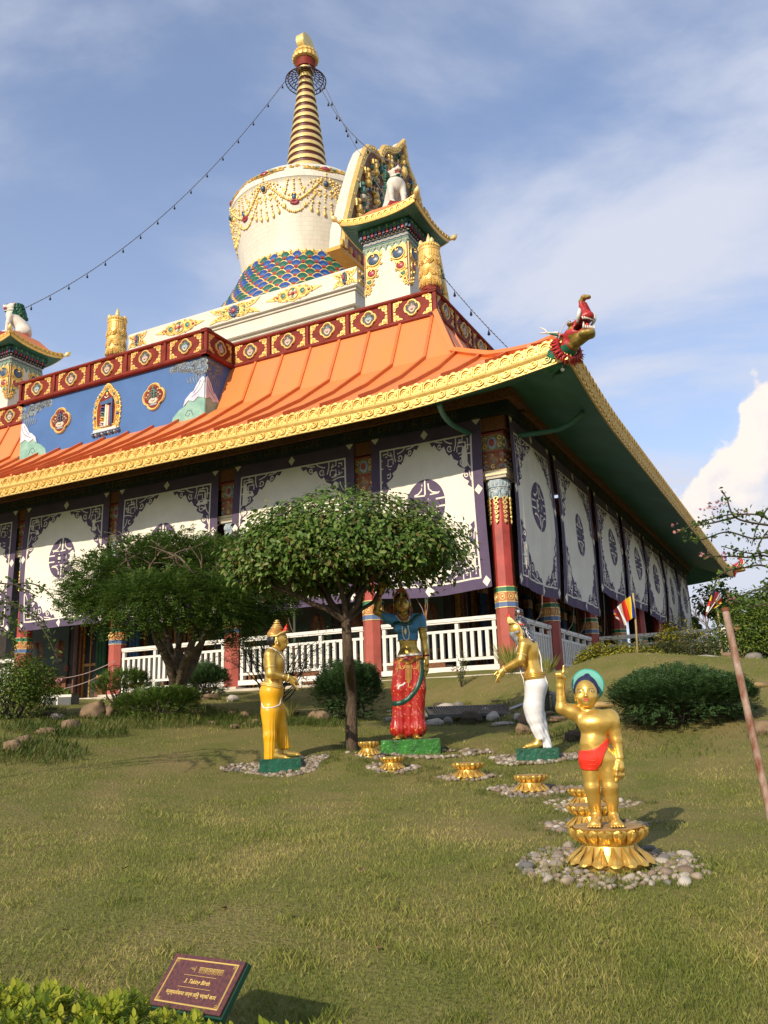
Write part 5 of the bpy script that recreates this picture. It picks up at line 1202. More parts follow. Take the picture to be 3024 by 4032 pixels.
for s_, (a, b, c) in zip((-1, 1), L_):
    ax_ = c[0]; S.rc((ax_, .02, .045), (ax_+s_*.014, -.085, .026), .034, .030, .02).el((ax_, .035, .022), (.030, .034, .026), .02).el((ax_+s_*.014, -.09, .02), (.042, .03, .018), .015)
    for j in range(5): S.rc((ax_+s_*.016+(j-2)*.0165, -.10, .017), (ax_+s_*.018+(j-2)*.0175, -.140+abs(j-(0 if s_ > 0 else 4))*.005, .012), .0095, .0078, .003)
S.rc(P(614, 500, .0), P(612, 420, .0), .040, .036, .02)
S.el(P(600, 318, -.005), (.074, .088, .094), .01).el(P(602, 392, -.03), (.052, .055, .042), .03).el(P(604, 425, -.068), (.02, .018, .016), .015)
S.rc(P(598, 312, -.085), P(597, 352, -.097), .0055, .0088, .008).el(P(587, 359, -.089), .0075, .006).el(P(607, 359, -.089), .0075, .006)
for x in (545, 652): S.el(P(x, 312, -.100), (.021, .014, .013), .014, sub=True).el(P(x, 312, -.072), (.017, .013, .0095), .008).el(P(x+(-5 if x < 600 else 5), 365, -.058), (.024, .024, .026), .02)
for x in (500, 703): S.el(P(x, 335, .0), (.010, .018, .030), .006).el(P(x, 368, .0), (.008, .010, .020), .006)
S.rc(P(590, 386, -.078), P(612, 386, -.078), .009, .009, .01)
S.ch([P(550, 535), P(372, 452, -.03), P(362, 262, -.045)], [.046, .036, .026], .02)
S.el(P(470, 480, -.01), (.05, .042, .045), .03)
hand(S, P(362, 250, -.045), P(360, 190, -.05), [[P(326+i*19, 172, -.05), P(326+i*19, 140, -.062), P(328+i*18, 150, -.092), P(329+i*18, 175, -.092)] for i in range(3)]+[[P(386, 172, -.052), P(388, 130, -.056), P(391, 76, -.058)]],
     [P(392, 225, -.055), P(398, 185, -.07), P(374, 165, -.092)], .029, .0095)
S.rc(P(820, 550), P(838, 600), .046, .045, .03).ch([P(832, 570), P(872, 750, .0), P(898, 890, -.02)], [.046, .036, .025], .012)
hand(S, P(900, 905, -.02), P(908, 985, -.025), [[P(880+i*17, 1000, -.04+i*.012), P(884+i*16, 1050, -.045+i*.012), P(872+i*15, 1098-i*8, -.045+i*.012)] for i in range(4)], [P(885, 940, -.04), P(872, 1000, -.055), P(868, 1050, -.058)], .026, .0092)
body = S.build('body', [goldp], o)
def between(pts):   # z of a polyline against x
    q = np.array(pts); return lambda X: np.interp(X, q[:, 0], q[:, 2])
top_ = between([P(530, 828), P(620, 828), P(700, 806), P(770, 755), P(830, 700)]); bot_ = between([P(530, 982), P(600, 1000), P(690, 1002), P(735, 950), P(770, 850), P(810, 775), P(835, 740)])
Sh = S0.clone().grow(.009); Sh.cut(lambda X, Y, Z: np.maximum(Z-top_(X), bot_(X)-Z)); Sh.cut(lambda X, Y, Z: .0018*np.sin((Z+X*.7-.35*X*X)*300)-.0+(-.5)*np.ones_like(Y)) if False else None
redc = mat('glossy_red_cloth_paint', (.72, .035, .015), .35, var=.08, scale=9)
Sh.build('loincloth', [redc], o)
g = G()
for q in range(4):
    pts = []
    for x in np.linspace(556, 735-q*14, 16):
        X_, _, z1 = P(x, 900); z = bot_(X_)+.012+q*.024+.0*x; y = S0.front(X_, z)-.0095
        if z < top_(X_)-.008: pts.append((X_, y, z))
    if len(pts) > 4: g.tube(pts, .0022, 0, 5)
g.build('cloth_folds', [redc], o, True)
Hh = SDF((-.22, -.15, .75), (.06, .15, 1.1), .004); Hh.el(P(600, 300, .012), (.083, .094, .094), .01).rc(P(606, 205, .0), P(608, 172, .01), .045, .018, .02).el(P(598, 345, -.075), (.076, .085, .092), .012, sub=True).cut(lambda X, Y, Z: (P(0, 340)[2]-Z)+np.clip(-Y, 0, .2)*.0)
Hh.build('hair', [mat('dark_blue_hair', (.012, .018, .075), .55, var=.2, scale=60, bump=.6, bscale=90)], o)
g = G(); c_ = P(612, 252, .10); g.lathe([(.0, -.008), (.100, -.008), (.108, 0), (.100, .008)], n=48, f=lambda x, y, z: (c_[0]+x, c_[1]+z+(y*.15), c_[2]+y*1.02)); g.build('halo', [mat('teal_halo_paint', (.05, .36, .29), .35, var=.15, scale=9)], o, 30)
face(S, o, (P(543, 0)[0]+.092*0+P(543, 312)[0]-P(543, 0)[0], P(648, 312)[0]), P(0, 312)[2], .024, (P(601, 386)[0], P(0, 385)[2], .020), P(0, 298)[2]-.002, pc=mat('grey_brown_iris', (.06, .05, .06), .3, var=0))
# ---- mother figure
gold2 = mat('aged_gold_paint', (.52, .36, .075), .36, .7, var=.18, scale=6, col2=(.34, .20, .04), bump=.12, bscale=16)
def stand_block(name, px, py, D, w_, dd, h, m, label, rz=None):
    w_, dd, h = w_*sfac(D), dd*sfac(D), h*sfac(D)
    p = gpt(px, py, D); g = G(); g.box(-w_/2, w_/2, -dd/2, dd/2, -.05, h); o = g.build(name, [m]); o.location = tuple(p); o.rotation_euler = (0, 0, rz if rz is not None else -math.atan2(p[0], p[1])); return tag(o, label, 'plinth block')
grb = mat('glossy_green_block_paint', (.035, .20, .025), .3, var=.3, scale=9, bump=.6, bscale=26); grd = mat('dark_green_block_paint', (.01, .10, .055), .35, var=.2, scale=9, bump=.4, bscale=26)
D = 11.5; SX, SZ = 3464/D*2.8725, 3570/D*2.8725
blk1 = stand_block('plinth_block', 1618, 2962, D+.12, .77, .50, .16, grb, 'bright green painted block under the mother statue')
mp_ = gpt(1603, 2962, D+.02)
o = empty('mother_statue', (mp_[0]+.01, mp_[1], mp_[2]+.16*sfac(D)), -math.atan2(mp_[0], mp_[1]), 'golden statue of a woman in blue blouse and red trousers holding up a tree branch', 'statue')
o.scale = (sfac(D),)*3; P = mapper(585, 1965, SX, SZ*1.0, .037)
S = SDF((-.55, -.30, -.02), (.36, .24, 2.22), .0068)
S.rc(P(578, 620), P(588, 800), .135, .108, .04, .72).el(P(575, 590), (.165, .095, .12), .05).el(P(478, 655, -.075), (.062, .055, .06), .03).el(P(648, 648, -.075), (.062, .055, .06), .03)
S.rc(P(588, 800), P(600, 900), .105, .115, .04, .75).el(P(612, 990), (.17, .115, .11), .05).rc(P(420, 535), P(725, 545), .058, .062, .03)
S.el(P(590, 898, -.095), .008, .01, sub=True)
Tor = S.clone()
Tor.ch([P(410, 545), P(300, 500, -.02), P(215, 440, -.03)], [.068, .058, .05], .03).ch([P(738, 560), P(770, 760, .0)], [.068, .052], .03)
S.ch([P(410, 545), P(215, 440, -.03), P(248, 232, -.03)], [.062, .046, .034], .02).el(P(232, 350, -.03), (.045, .042, .08), .03)
hand(S, P(255, 215, -.03), P(270, 155, -.03), [[P(243+i*22, 135, -.03), P(243+i*22, 100, -.04), P(244+i*22, 92, -.085), P(245+i*22, 118, -.10)] for i in range(4)], [P(300, 185, -.04), P(325, 150, -.055), P(338, 115, -.06)], .040, .0115, .008)
S.ch([P(742, 565), P(776, 765, .0), P(806, 985, -.03)], [.064, .048, .034], .03)
hand(S, P(806, 1010, -.03), P(808, 1090, -.035), [[P(786+i*13, 1105, -.06+i*.018), P(790+i*12, 1170, -.06+i*.018), P(788+i*9, 1245-i*14, -.055+i*.018)] for i in range(4)], [P(788, 1050, -.06), P(776, 1110, -.075), P(784, 1165, -.075)], .036, .0115, .008)
S.rc(P(545, 540, .01), P(530, 440, .01), .056, .052, .03)
S.el(P(520, 350, .0), (.103, .115, .125), .01).el(P(524, 418, -.045), (.072, .068, .055), .04).el(P(526, 452, -.085), (.028, .024, .022), .02)
S.rc(P(520, 345, -.115), P(522, 388, -.135), .010, .015, .012).el(P(508, 393, -.118), .012, .008).el(P(538, 393, -.118), .012, .008)
for x in (475, 568): S.el(P(x, 340, -.128), (.030, .018, .018), .015, sub=True).el(P(x, 342, -.098), (.024, .018, .014), .008)
for x in (424, 617): S.el(P(x, 362, .0), (.013, .024, .045), .008).el(P(x, 400, .0), (.010, .014, .03), .008)
S.rc(P(512, 418, -.108), P(536, 418, -.108), .014, .014, .012, .6)
for s_, ax_, tx in ((-1, P(545, 1900)[0], P(470, 1950)[0]), (1, P(665, 1900)[0], P(695, 1950)[0])):
    S.rc((ax_, .02, .16), (ax_, .02, .05), .042, .042, .02).rc((ax_, .02, .05), (tx, -.14, .028), .042, .030, .025)
    for j in range(5): S.rc((tx+(j-2)*.019, -.15, .02), (tx+s_*.01+(j-2)*.021, -.20+abs(j-(0 if s_ > 0 else 4))*.007, .016), .0105, .009, .004)
S.build('body', [gold2], o)
bluec = mat('sky_blue_blouse_paint', (.03, .17, .36), .5, var=.15, scale=30, col2=(.06, .24, .36))
nk = between([P(380, 470), P(450, 490), P(520, 590), P(570, 640), P(600, 600), P(640, 480), P(760, 470)])
Bl = Tor.clone().grow(.011); zb = P(0, 812)[2]
Bl.cut(lambda X, Y, Z: np.maximum(zb-Z, np.where(Y < .02, Z-nk(X), Z-P(0, 520)[2]))); 
Bl.cut(lambda X, Y, Z: np.maximum((P(300, 0)[0]+P(300, 560)[0]-P(300, 0)[0])-X-(Z-P(0, 560)[2])*.35, np.where(X > P(712, 700)[0], P(0, 665)[2]-Z, -1)))
Bl.build('blouse', [bluec], o)
g = G()
for xx in np.linspace(462, 700, 40): x, _, z = P(xx, 806); g.ball((x, Bl.front(x, z+.01), z), .007, 0, 5, 4)
for k in range(9): x, _, z = P(706+k*11, 655); g.ball((x, Bl.front(x, z+.02)-.002, z), .008, 0, 5, 4)
g.build('blouse_hem_beads', [gold2], o, True)
T = SDF((-.42, -.30, .02), (.36, .26, 1.1), .0075)
T.el(P(612, 1040), (.175, .125, .13), .04)
T.ch([P(525, 1080, .0), P(502, 1380, .0), P(500, 1700, .0), P(480, 1840, .0)], [.125, .122, .102, .118], .03).ch([P(690, 1080, .0), P(700, 1380, .0), P(690, 1700, .0), P(705, 1840, .0)], [.125, .115, .100, .120], .03)
T.ch([P(530, 1840, .0), P(545, 1925, .01)], [.10, .055], .02).ch([P(670, 1840, .0), P(668, 1925, .01)], [.10, .055], .02).ch([P(605, 1150, -.03), P(603, 1500, -.03), P(600, 1880, -.02)], [.10, .075, .065], .02)
T.cut(lambda X, Y, Z: Z-P(0, 1000)[2])
T.d += (.0035*np.sin(T.ax[0]*120)[:, None, None]*np.clip((1.0-T.ax[2])/1.0, 0, 1)[None, None, :]).astype(np.float32)
def patt_mat():
    m = mat('red_brocade_trousers', (.40, .018, .015), .32, var=.12, scale=6); t = m.node_tree; b = t.nodes['Principled BSDF']; old = b.inputs['Base Color'].links[0].from_socket
    tc = t.nodes.new('ShaderNodeTexCoord'); wv = t.nodes.new('ShaderNodeTexWave'); wv.wave_type = 'BANDS'; wv.bands_direction = 'DIAGONAL'; wv.inputs['Scale'].default_value = 7.5; wv.inputs['Distortion'].default_value = 5; wv.inputs['Detail'].default_value = 2; wv.inputs['Detail Scale'].default_value = 3
    t.links.new(tc.outputs['Object'], wv.inputs[0]); vo = t.nodes.new('ShaderNodeTexVoronoi'); vo.inputs['Scale'].default_value = 26; t.links.new(tc.outputs['Object'], vo.inputs[0])
    a = t.nodes.new('ShaderNodeMath'); a.operation = 'GREATER_THAN'; t.links.new(wv.outputs['Fac'], a.inputs[0]); a.inputs[1].default_value = .93
    a2 = t.nodes.new('ShaderNodeMath'); a2.operation = 'LESS_THAN'; t.links.new(vo.outputs[0], a2.inputs[0]); a2.inputs[1].default_value = .42
    a3 = t.nodes.new('ShaderNodeMath'); a3.operation = 'MULTIPLY'; t.links.new(a.outputs[0], a3.inputs[0]); t.links.new(a2.outputs[0], a3.inputs[1])
    mx_ = t.nodes.new('ShaderNodeMix'); mx_.data_type = 'RGBA'; t.links.new(a3.outputs[0], mx_.inputs[0]); t.links.new(old, mx_.inputs[6]); mx_.inputs[7].default_value = (.62, .25, .06, 1); t.links.new(mx_.outputs[2], b.inputs['Base Color']); return m
T.build('trousers', [patt_mat()], o)
def ribbon(name, pts, wd, th, m, parent, S1, S2=None):
    g = G(); Q = bez([(x, 0, z) for x, z in pts], 8); g2 = [(q[0], q[2]) for q in Q]
    fy = lambda x, z: min([s.front(x, z) for s in (S1, S2) if s is not None])
    g.strip(g2, wd, 0, th, 0, lambda a, b, c: (a, fy(a, b)-c+.004, b)); return g.build(name, [m], parent, True)
gsash = mat('dark_green_sash_paint', (.006, .065, .042), .4, var=.15)
q2 = lambda x, y: (P(x, y)[0], P(x, y)[2])
ribbon('shoulder_sash', [q2(745, 480), q2(690, 520), q2(630, 590), q2(560, 615), q2(500, 598), q2(440, 600), q2(405, 640)], .062, .016, gsash, o, Bl, S)
ribbon('hip_sash', [q2(765, 1010), q2(762, 1120), q2(742, 1260), q2(680, 1400), q2(590, 1500), q2(500, 1545), q2(400, 1548)], .072, .018, gsash, o, T, Tor)
g = G(); e = lambda a, b, c: (a, min(T.front(a, b-.03), Tor.front(a, b))-c, b)
g.strip([q2(x, 985-(.05 if x > 600 else 0)*0-((x-600)/160)*12) for x in np.linspace(472, 762, 14)], .040, -.02, .016, 0, e); g.build('waist_cloth', [whitep], o)
g = G(); g.strip([q2(462, 1012), q2(520, 1045), q2(560, 1068), q2(596, 1080), q2(640, 1058), q2(700, 1020), q2(765, 1000)], .058, 0, .022, 0, e)
for k in range(14):
    x = 475+k*21; yy = np.interp(x, [462, 596, 765], [1012, 1078, 1000]); g.strip(spiral(*q2(x, yy), .017, 0, 1.1, 1 if k % 2 else -1, 8), .008, .02, .032, 0, e)
g.build('gilded_belt', [mat('orange_gold_belt', (.52, .25, .05), .4, .5, var=.3, scale=40)], o)
g = G(); fy = lambda x, z: T.front(x, z)-.006
for i in range(5):
    for k in range(22-abs(i-2)*3): x, _, z = P(568+i*15, 1095+k*12); g.ball((x, fy(x, z), z), .0072, 0, 6, 4)
for x0, n in ((468, 14), (484, 12), (500, 9), (690, 10), (708, 13), (724, 15)):
    for k in range(n): x, _, z = P(x0+(k*1.0 if x0 > 600 else -k*1.2), 1050+k*12); g.ball((x, fy(x, z), z), .0068, 0, 6, 4)
for cx_, rx in ((525, 32), (525, 22), (672, 34)):
    for t in np.linspace(math.pi, 2*math.pi, 14): x, _, z = P(cx_+rx*math.cos(t), 1110-42*math.sin(t)); g.ball((x, fy(x, z), z), .0065, 0, 6, 4)
g.build('beaded_girdle', [mat('pale_gold_beads', (.75, .48, .14), .35, .4, var=.1)], o, True)
ribbon('white_tassel_cord', [q2(560, 1310), q2(530, 1335), q2(490, 1350), q2(478, 1385)], .028, .012, whitep, o, T)
fb_ = lambda x, y, off=.008: (P(x, y)[0], min(Bl.front(P(x, y)[0], P(x, y)[2]), S.front(P(x, y)[0], P(x, y)[2]))-off, P(x, y)[2])
beads('pearl_necklace', [fb_(452, 505), fb_(475, 545), fb_(505, 580)], .0085, pearl, o); beads('pearl_necklace', [fb_(588, 580), fb_(610, 530), fb_(622, 480)], .0085, pearl, o)
beads('pearl_necklace', [fb_(522, 650, .014), fb_(526, 720, .014), fb_(545, 790, .012), fb_(575, 812), fb_(600, 785, .012), fb_(606, 720, .014), fb_(592, 645, .014)], .0105, pearl, o)
beads('ruby_necklace', [fb_(478, 495), fb_(510, 545), fb_(550, 560), fb_(590, 520), fb_(604, 480)], .0085, rose, o); beads('ruby_necklace', [fb_(490, 490), fb_(520, 528), fb_(552, 540), fb_(585, 505)], .007, gold, o)
g = G(); x, y, z = fb_(560, 700, .0); g.prism([(0, .045), (.022, 0), (0, -.052), (-.022, 0)], 0, .012, 0, lambda a, b, c: (x+a, y-c-.004, z+b)); g.build('gold_pendant', [goldl], o)
g = G(); x, _, z = P(516, 308); g.dome(0, 0, .0105, .0105, 0, .004, 0, lambda a, b, c: (x+a, S.front(x+a, z+b)-c, z+b), 10, 2); g.build('forehead_dot', [maroon], o)
face(S, o, (P(477, 342)[0], P(566, 342)[0]), P(0, 342)[2], .044, (P(528, 418)[0], P(0, 416)[2], .026), P(0, 325)[2])
Hh = SDF((-.25, -.2, 1.6), (.12, .2, 2.15), .006); Hh.el(P(520, 330, .02), (.118, .122, .135), .01).el(P(600, 440, .06), (.03, .05, .09), .02).el(P(440, 440, .06), (.03, .05, .09), .02).el(P(520, 378, -.10), (.104, .115, .135), .015, sub=True); Hh.build('hair', [blk], o)
crownm = mat('red_gold_crown', (.55, .20, .05), .4, .4, var=.5, scale=60, col2=(.25, .03, .02), bump=.5, bscale=50)
g = G(); c_ = P(512, 235); fcr = lambda a, b, c: (c_[0]+a, .02-math.sqrt(max(0.0, .118**2-min(a*a, .0135)))-c, c_[2]+b)
g.strip([(-.105, -.075), (-.085, -.02), (-.05, .035), (0, .085), (.05, .035), (.085, -.02), (.105, -.075)], .034, -.01, .02, 0, fcr); g.prism([(-.05, .02), (0, .10), (.05, .02), (0, -.01)], -.01, .018, 0, fcr); g.dome(0, -.02, .018, .05, 0, .02, 1, fcr, 8, 3)
g.build('crown', [crownm, gold], o)
for s_, x in ((-1, 430), (1, 628)):
    g = G(); e0 = P(x, 415, -.02)
    for i in range(3):
        for k in range(5): g.ball((e0[0]+(i-1)*.014+s_*.002*k, e0[1], e0[2]-.02-k*.015), .0065, 0, 6, 4)
    g.tube([(e0[0]+.018*math.cos(t), e0[1], e0[2]+.018*math.sin(t)) for t in np.linspace(0, 6.283, 13)], .006, 0, 5); g.build('earring', [crownm], o, True)
def cuff(name, pts, r0, r1, m, parent): g = G(); g.tube(pts, [r0, r1, r0, r1, r0][:len(pts)] if len(pts) < 6 else r0, 0, 14); return g.build(name, [m], parent, True)
def lerp3(a, b, t): return tuple(a[i]+(b[i]-a[i])*t for i in range(3))
a, b = P(215, 440, -.03), P(248, 232, -.03); cuff('bangle', [lerp3(a, b, t) for t in (.86, .90, .96)], .038, .042, maroon, o)
a, b = P(776, 765, .0), P(806, 985, -.03); cuff('bangle', [lerp3(a, b, t) for t in (1.0, 1.04, 1.10)], .038, .042, maroon, o); cuff('bangle', [lerp3(a, b, t) for t in (1.12, 1.15, 1.18)], .036, .041, goldl, o)
a, b = P(742, 565), P(776, 765, .0); cuff('armlet', [lerp3(a, b, t) for t in (.58, .63, .69, .75)], .056, .060, gold2, o)

# ---- the bowing golden man in yellow
D = 10.5; SX, SZ = 3464/D*3.16, 3570/D*3.16
stand_block('plinth_block', 1103, 3032, D+.05, .485, .42, .125, grd, 'dark green painted block under the yellow skirted man statue', R(8))
mp_ = gpt(1093, 3032, D)
o = empty('attendant_statue', (mp_[0], mp_[1], mp_[2]+.125*sfac(D)), -math.atan2(mp_[0], mp_[1]), 'golden statue of a crowned man in a yellow skirt holding out both hands, in profile', 'statue')
o.scale = (sfac(D),)*3; P = mapper(440, 1985, SX, SZ, .003)
S = SDF((-.27, -.34, -.02), (.36, .34, 1.72), .006)
S.el(P(398, 760), (.135, .165, .16), .05).rc(P(395, 820), P(385, 1020), .108, .105, .04, 1.3).el(P(370, 1100), (.128, .16, .10), .05).rc(P(360, 660, -.13), P(360, 660, .13), .072, .072, .04)
S.rc(P(392, 650), P(410, 570), .058, .056, .03)
S.el(P(452, 470), (.108, .083, .120), .01).el(P(500, 560), (.055, .05, .045), .03).el(P(505, 582), (.025, .03, .02), .02).rc(P(556, 470), P(567, 520), .011, .016, .012).rc(P(545, 548), P(546, 560), .014, .014, .012, 1.6)
for y in (-.04, .04): S.el(P(560, 478, y), (.016, .018, .014), .012, sub=True).el(P(545, 478, y), (.012, .016, .010), .006)
S.el(P(428, 480, -.085), (.022, .012, .05), .008).el(P(428, 525, -.082), (.016, .010, .028), .008)
for sy_ in (-1, 1):
    S.ch([P(342, 690, sy_*.165), P(356, 925, sy_*.195), P(570, 978, sy_*.13-.0)], [.072, .052, .036], .025); S.el(P(352, 940, sy_*.19), (.045, .045, .045), .02)
hand(S, P(590, 985, -.125), P(632, 1030, -.11), [[P(640+i*3, 1055+i*6, -.135+i*.022), P(664+i*2, 1095+i*2, -.135+i*.022), P(690+i*7, 1138-i*4, -.125+i*.02)] for i in range(4)], [P(622, 990, -.12), P(655, 1010, -.10), P(685, 1045, -.085)], .040, .0105, .006)
hand(S, P(590, 975, .11), P(630, 985, .09), [[P(640+i*4, 985+i*8, .06+i*.02), P(672+i*2, 1010+i*8, .055+i*.02), P(705+i*3, 1050+i*5, .045+i*.02)] for i in range(4)], [P(622, 960, .07), P(655, 965, .05), P(690, 990, .04)], .038, .0105, .006)
S.rc(P(410, 1890, -.09), P(410, 1945, -.09), .045, .042, .02).rc(P(405, 1950, -.09), P(540, 1970, -.105), .040, .026, .02).rc(P(520, 1870, .09), P(525, 1925, .09), .045, .04, .02).rc(P(520, 1930, .09), P(700, 1948, .10), .040, .024, .02)
for j in range(5): S.rc(P(545, 1975, -.145+j*.019), P(588-abs(j-1)*5, 1978, -.15+j*.021), .011, .009, .004); S.rc(P(690, 1950, .06+j*.019), P(730-abs(j-3)*5, 1955, .06+j*.021), .011, .009, .004)
Bd = S; S.build('body', [goldp], o)
yel = mat('yellow_skirt_paint', (.80, .40, .008), .38, var=.08, scale=5, bump=.1, bscale=14)
T = SDF((-.27, -.26, -.01), (.2, .26, .92), .006); T.el(P(366, 1150), (.137, .165, .13), .05).ch([P(362, 1150), P(362, 1400), P(362, 1500)], [.135, .12, .11], .04, 1.25).ch([P(345, 1400, -.07), P(345, 1700, -.09), P(345, 1960, -.10)], [.105, .075, .062], .03).ch([P(430, 1380, .06), P(470, 1600, .08), P(520, 1850, .09)], [.105, .082, .075], .03).ch([P(330, 1850, -.08), P(305, 1975, -.09)], [.035, .022], .02)
T.cut(lambda X, Y, Z: np.maximum(Z-P(0, 1085)[2]+(X-P(360, 0)[0])*.25, np.where(Y > .0, P(0, 1870)[2]-Z, -1)))
T.d += (.003*np.sin(T.ax[0][:, None, None]*150+T.ax[1][None, :, None]*110)*np.clip((.55-T.ax[2])/.3, 0, 1)[None, None, :]).astype(np.float32)
T.build('skirt', [yel], o)
g = G(); cc_ = P(372, 1082)
for q, r_ in ((0, 0), (.018, .004)): g.tube([(cc_[0]+(.130+r_)*math.cos(t), .166*math.sin(t), cc_[2]+q-.03*math.cos(t)) for t in np.linspace(0, 6.283, 40)], .014, 0, 6)
g.build('waistband', [gold], o, True)
g = G(); g.tube([(P(x, y)[0], T.front(*q2_)-.003, P(x, y)[2]) for x, y in [(244, 1290), (255, 1330), (275, 1352), (330, 1355), (400, 1345), (450, 1325), (472, 1305), (474, 1270), (485, 1220)] for q2_ in [(P(x if x > 252 else 255, y)[0], P(x, y)[2])]], .0085, 0, 6); g.build('white_skirt_cord', [whitep], o, True)
fs_ = lambda x, y, off=.004: (P(x, y)[0], Bd.front(P(x, y)[0], P(x, y)[2])-off, P(x, y)[2])
beads('pearl_necklace', [fs_(335, 592), fs_(372, 598), fs_(420, 625), fs_(470, 665), fs_(510, 715), fs_(528, 770), (P(533, 0)[0], fs_(526, 840)[1], P(0, 840)[2]), fs_(518, 910), fs_(512, 960)], .0095, pearl, o)
cap = SDF((-.2, -.16, 1.3), (.2, .16, 1.75), .0055); cap.rc(P(405, 405), P(425, 330), .098, .065, .02, .92).rc(P(425, 330), P(432, 225), .042, .018, .02).cut(lambda X, Y, Z: P(0, 435)[2]-Z+X*.0+np.clip(X, -.1, .2)*.55)
crn = mat('red_gold_striped_crown', (.70, .40, .09), .35, .5, var=0); t = crn.node_tree; wv = t.nodes.new('ShaderNodeTexWave'); wv.bands_direction = 'Z'; wv.inputs['Scale'].default_value = 24; wv.inputs['Distortion'].default_value = 4; tc = t.nodes.new('ShaderNodeTexCoord'); t.links.new(tc.outputs['Object'], wv.inputs[0]); cr_ = t.nodes.new('ShaderNodeValToRGB'); t.links.new(wv.outputs['Fac'], cr_.inputs[0]); cr_.color_ramp.elements[0].color = (.28, .03, .015, 1); cr_.color_ramp.elements[0].position = .1; cr_.color_ramp.elements[1].color = (.72, .42, .10, 1); cr_.color_ramp.elements[1].position = .4; t.links.new(cr_.outputs[0], t.nodes['Principled BSDF'].inputs['Base Color'])
ch_ = cap.build('crown', [crn], o)
g = G()
for (x, y, r) in [(432, 222, .02), (430, 250, .034), (430, 282, .046), (425, 312, .062)]: p = P(x, y); g.tube([(p[0]+r*math.cos(t), r*.95*math.sin(t), p[2]) for t in np.linspace(0, 6.283, 20)], .009, 0, 5)
for y in (-.05, 0, .05): p = P(528, 340); g.prism([(-.03, -.03), (.032, -.03), (.028, .07), (.0, .02)], y-.01, y+.01, 1, lambda a, b, c, p=p: (p[0]+a, c, p[2]+b)); g.ball((p[0]+.028, y-.002, p[2]), .015, 2, 8, 6)
g.tube([P(345, 432, -.09), P(430, 430, -.098), P(470, 400, -.092), P(540, 370, -.06), P(568, 362, 0), P(540, 370, .06), P(470, 400, .09)], .013, 0, 6)
g.build('crown_jewels', [goldl, redc, rose], o, True)
Hh = SDF((-.2, -.14, 1.2), (.06, .14, 1.55), .006); Hh.el(P(395, 470), (.085, .092, .10), .01).rc(P(365, 500), P(368, 545), .05, .03, .03, 1.3).cut(lambda X, Y, Z: X-P(405, 0)[0]); Hh.build('hair', [blk], o)
g = G(); p = P(425, 515, -.10); g.tube([(p[0]+.017*math.cos(t), p[1], p[2]+.024*math.sin(t)) for t in np.linspace(0, 6.283, 14)], .007, 0, 5); g.build('earring', [goldl], o, True)
g = G(); p = P(548, 479, -.047); g.ball(p, .009, 0, 8, 6, (.6, .6, .7)); g.ball((p[0]+.003, p[1]-.003, p[2]), .0045, 1, 6, 5); g.tube([P(520, 458, -.062), P(535, 450, -.058), P(552, 456, -.045)], .0028, 2, 5); g.build('eye', [eyew, pup, brow], o, True)
g = G(); g.tube([P(548, 556, -.022), P(555, 552, -.0), P(548, 556, .022)], .0065, 0, 6); g.tube([P(547, 562, -.02), P(553, 562, -.0), P(547, 562, .02)], .006, 0, 6); g.build('lips', [goldp], o, True)
for s_, (ya, yb) in enumerate(((-.165, -.195), (.165, .195))):
    a, b = P(342, 690, ya), P(356, 925, yb); cuff('armlet', [lerp3(a, b, t) for t in (.60, .64, .69)], .060, .066, goldl, o)
    a, b = P(356, 925, yb), P(570, 978, ya*.78); cuff('bangle', [lerp3(a, b, t) for t in (.93, .97, 1.02)], .042, .046, goldl, o)

# ---- the bearded elder in white
D = 10.7; SX, SZ = 3464/D*3.16, 3570/D*3.16
stand_block('plinth_block', 2117, 2992, D+.05, .50, .40, .135, grd, 'dark green painted block under the bearded elder in white', R(-8))
mp_ = gpt(2108, 2992, D)
o = empty('elder_statue', (mp_[0]+.03, mp_[1], mp_[2]+.135*sfac(D)), -math.atan2(mp_[0], mp_[1]), 'golden statue of a long haired bearded elder in a white skirt reaching forward, in profile', 'statue')
o.scale = (sfac(D),)*3; P = mapper(650, 1893, SX, SZ, .074)
S = SDF((-.68, -.34, -.02), (.22, .34, 1.72), .006)
S.el(P(540, 660), (.13, .165, .16), .05).rc(P(545, 730), P(595, 950), .105, .105, .04, 1.3).el(P(615, 1020), (.125, .16, .09), .05).rc(P(500, 590, -.13), P(500, 590, .13), .07, .07, .04)
S.rc(P(490, 560), P(430, 450), .058, .056, .03).el(P(395, 370), (.105, .083, .115), .01).el(P(345, 440), (.05, .05, .04), .03).rc(P(300, 370), P(300, 425), .011, .017, .012)
for y in (-.042, .042): S.el(P(300, 385, y), (.014, .018, .012), .012, sub=True).el(P(312, 385, y), (.012, .016, .010), .006)
for sy_ in (-1, 1):
    S.ch([P(475, 600, sy_*.165), P(440, 790, sy_*.19), P(240, 890, sy_*.12)], [.070, .052, .036], .025); S.el(P(445, 800, sy_*.188), (.045, .045, .045), .02)
hand(S, P(222, 900, -.115), P(185, 935, -.115), [[P(172-i*3+4, 960+i*6, -.155+i*.02), P(152+i*6, 1005+i*4, -.155+i*.022), P(130+i*16, 1055-i*2, -.150+i*.022)] for i in range(4)], [P(185, 905, -.13), P(145, 930, -.15), P(112, 962, -.155)], .041, .0110, .006)
hand(S, P(222, 905, .11), P(190, 945, .10), [[P(180, 965, .07+i*.02), P(165, 1005, .07+i*.02), P(160, 1045, .065+i*.02)] for i in range(4)], [P(185, 915, .07), P(160, 940, .05), P(140, 970, .045)], .038, .0110, .006)
S.rc(P(660, 1790, -.03), P(650, 1840, -.03), .045, .044, .02).rc(P(650, 1850, -.03), P(520, 1872, -.06), .044, .030, .02).rc(P(700, 1850, .08), P(560, 1872, .08), .044, .03, .02)
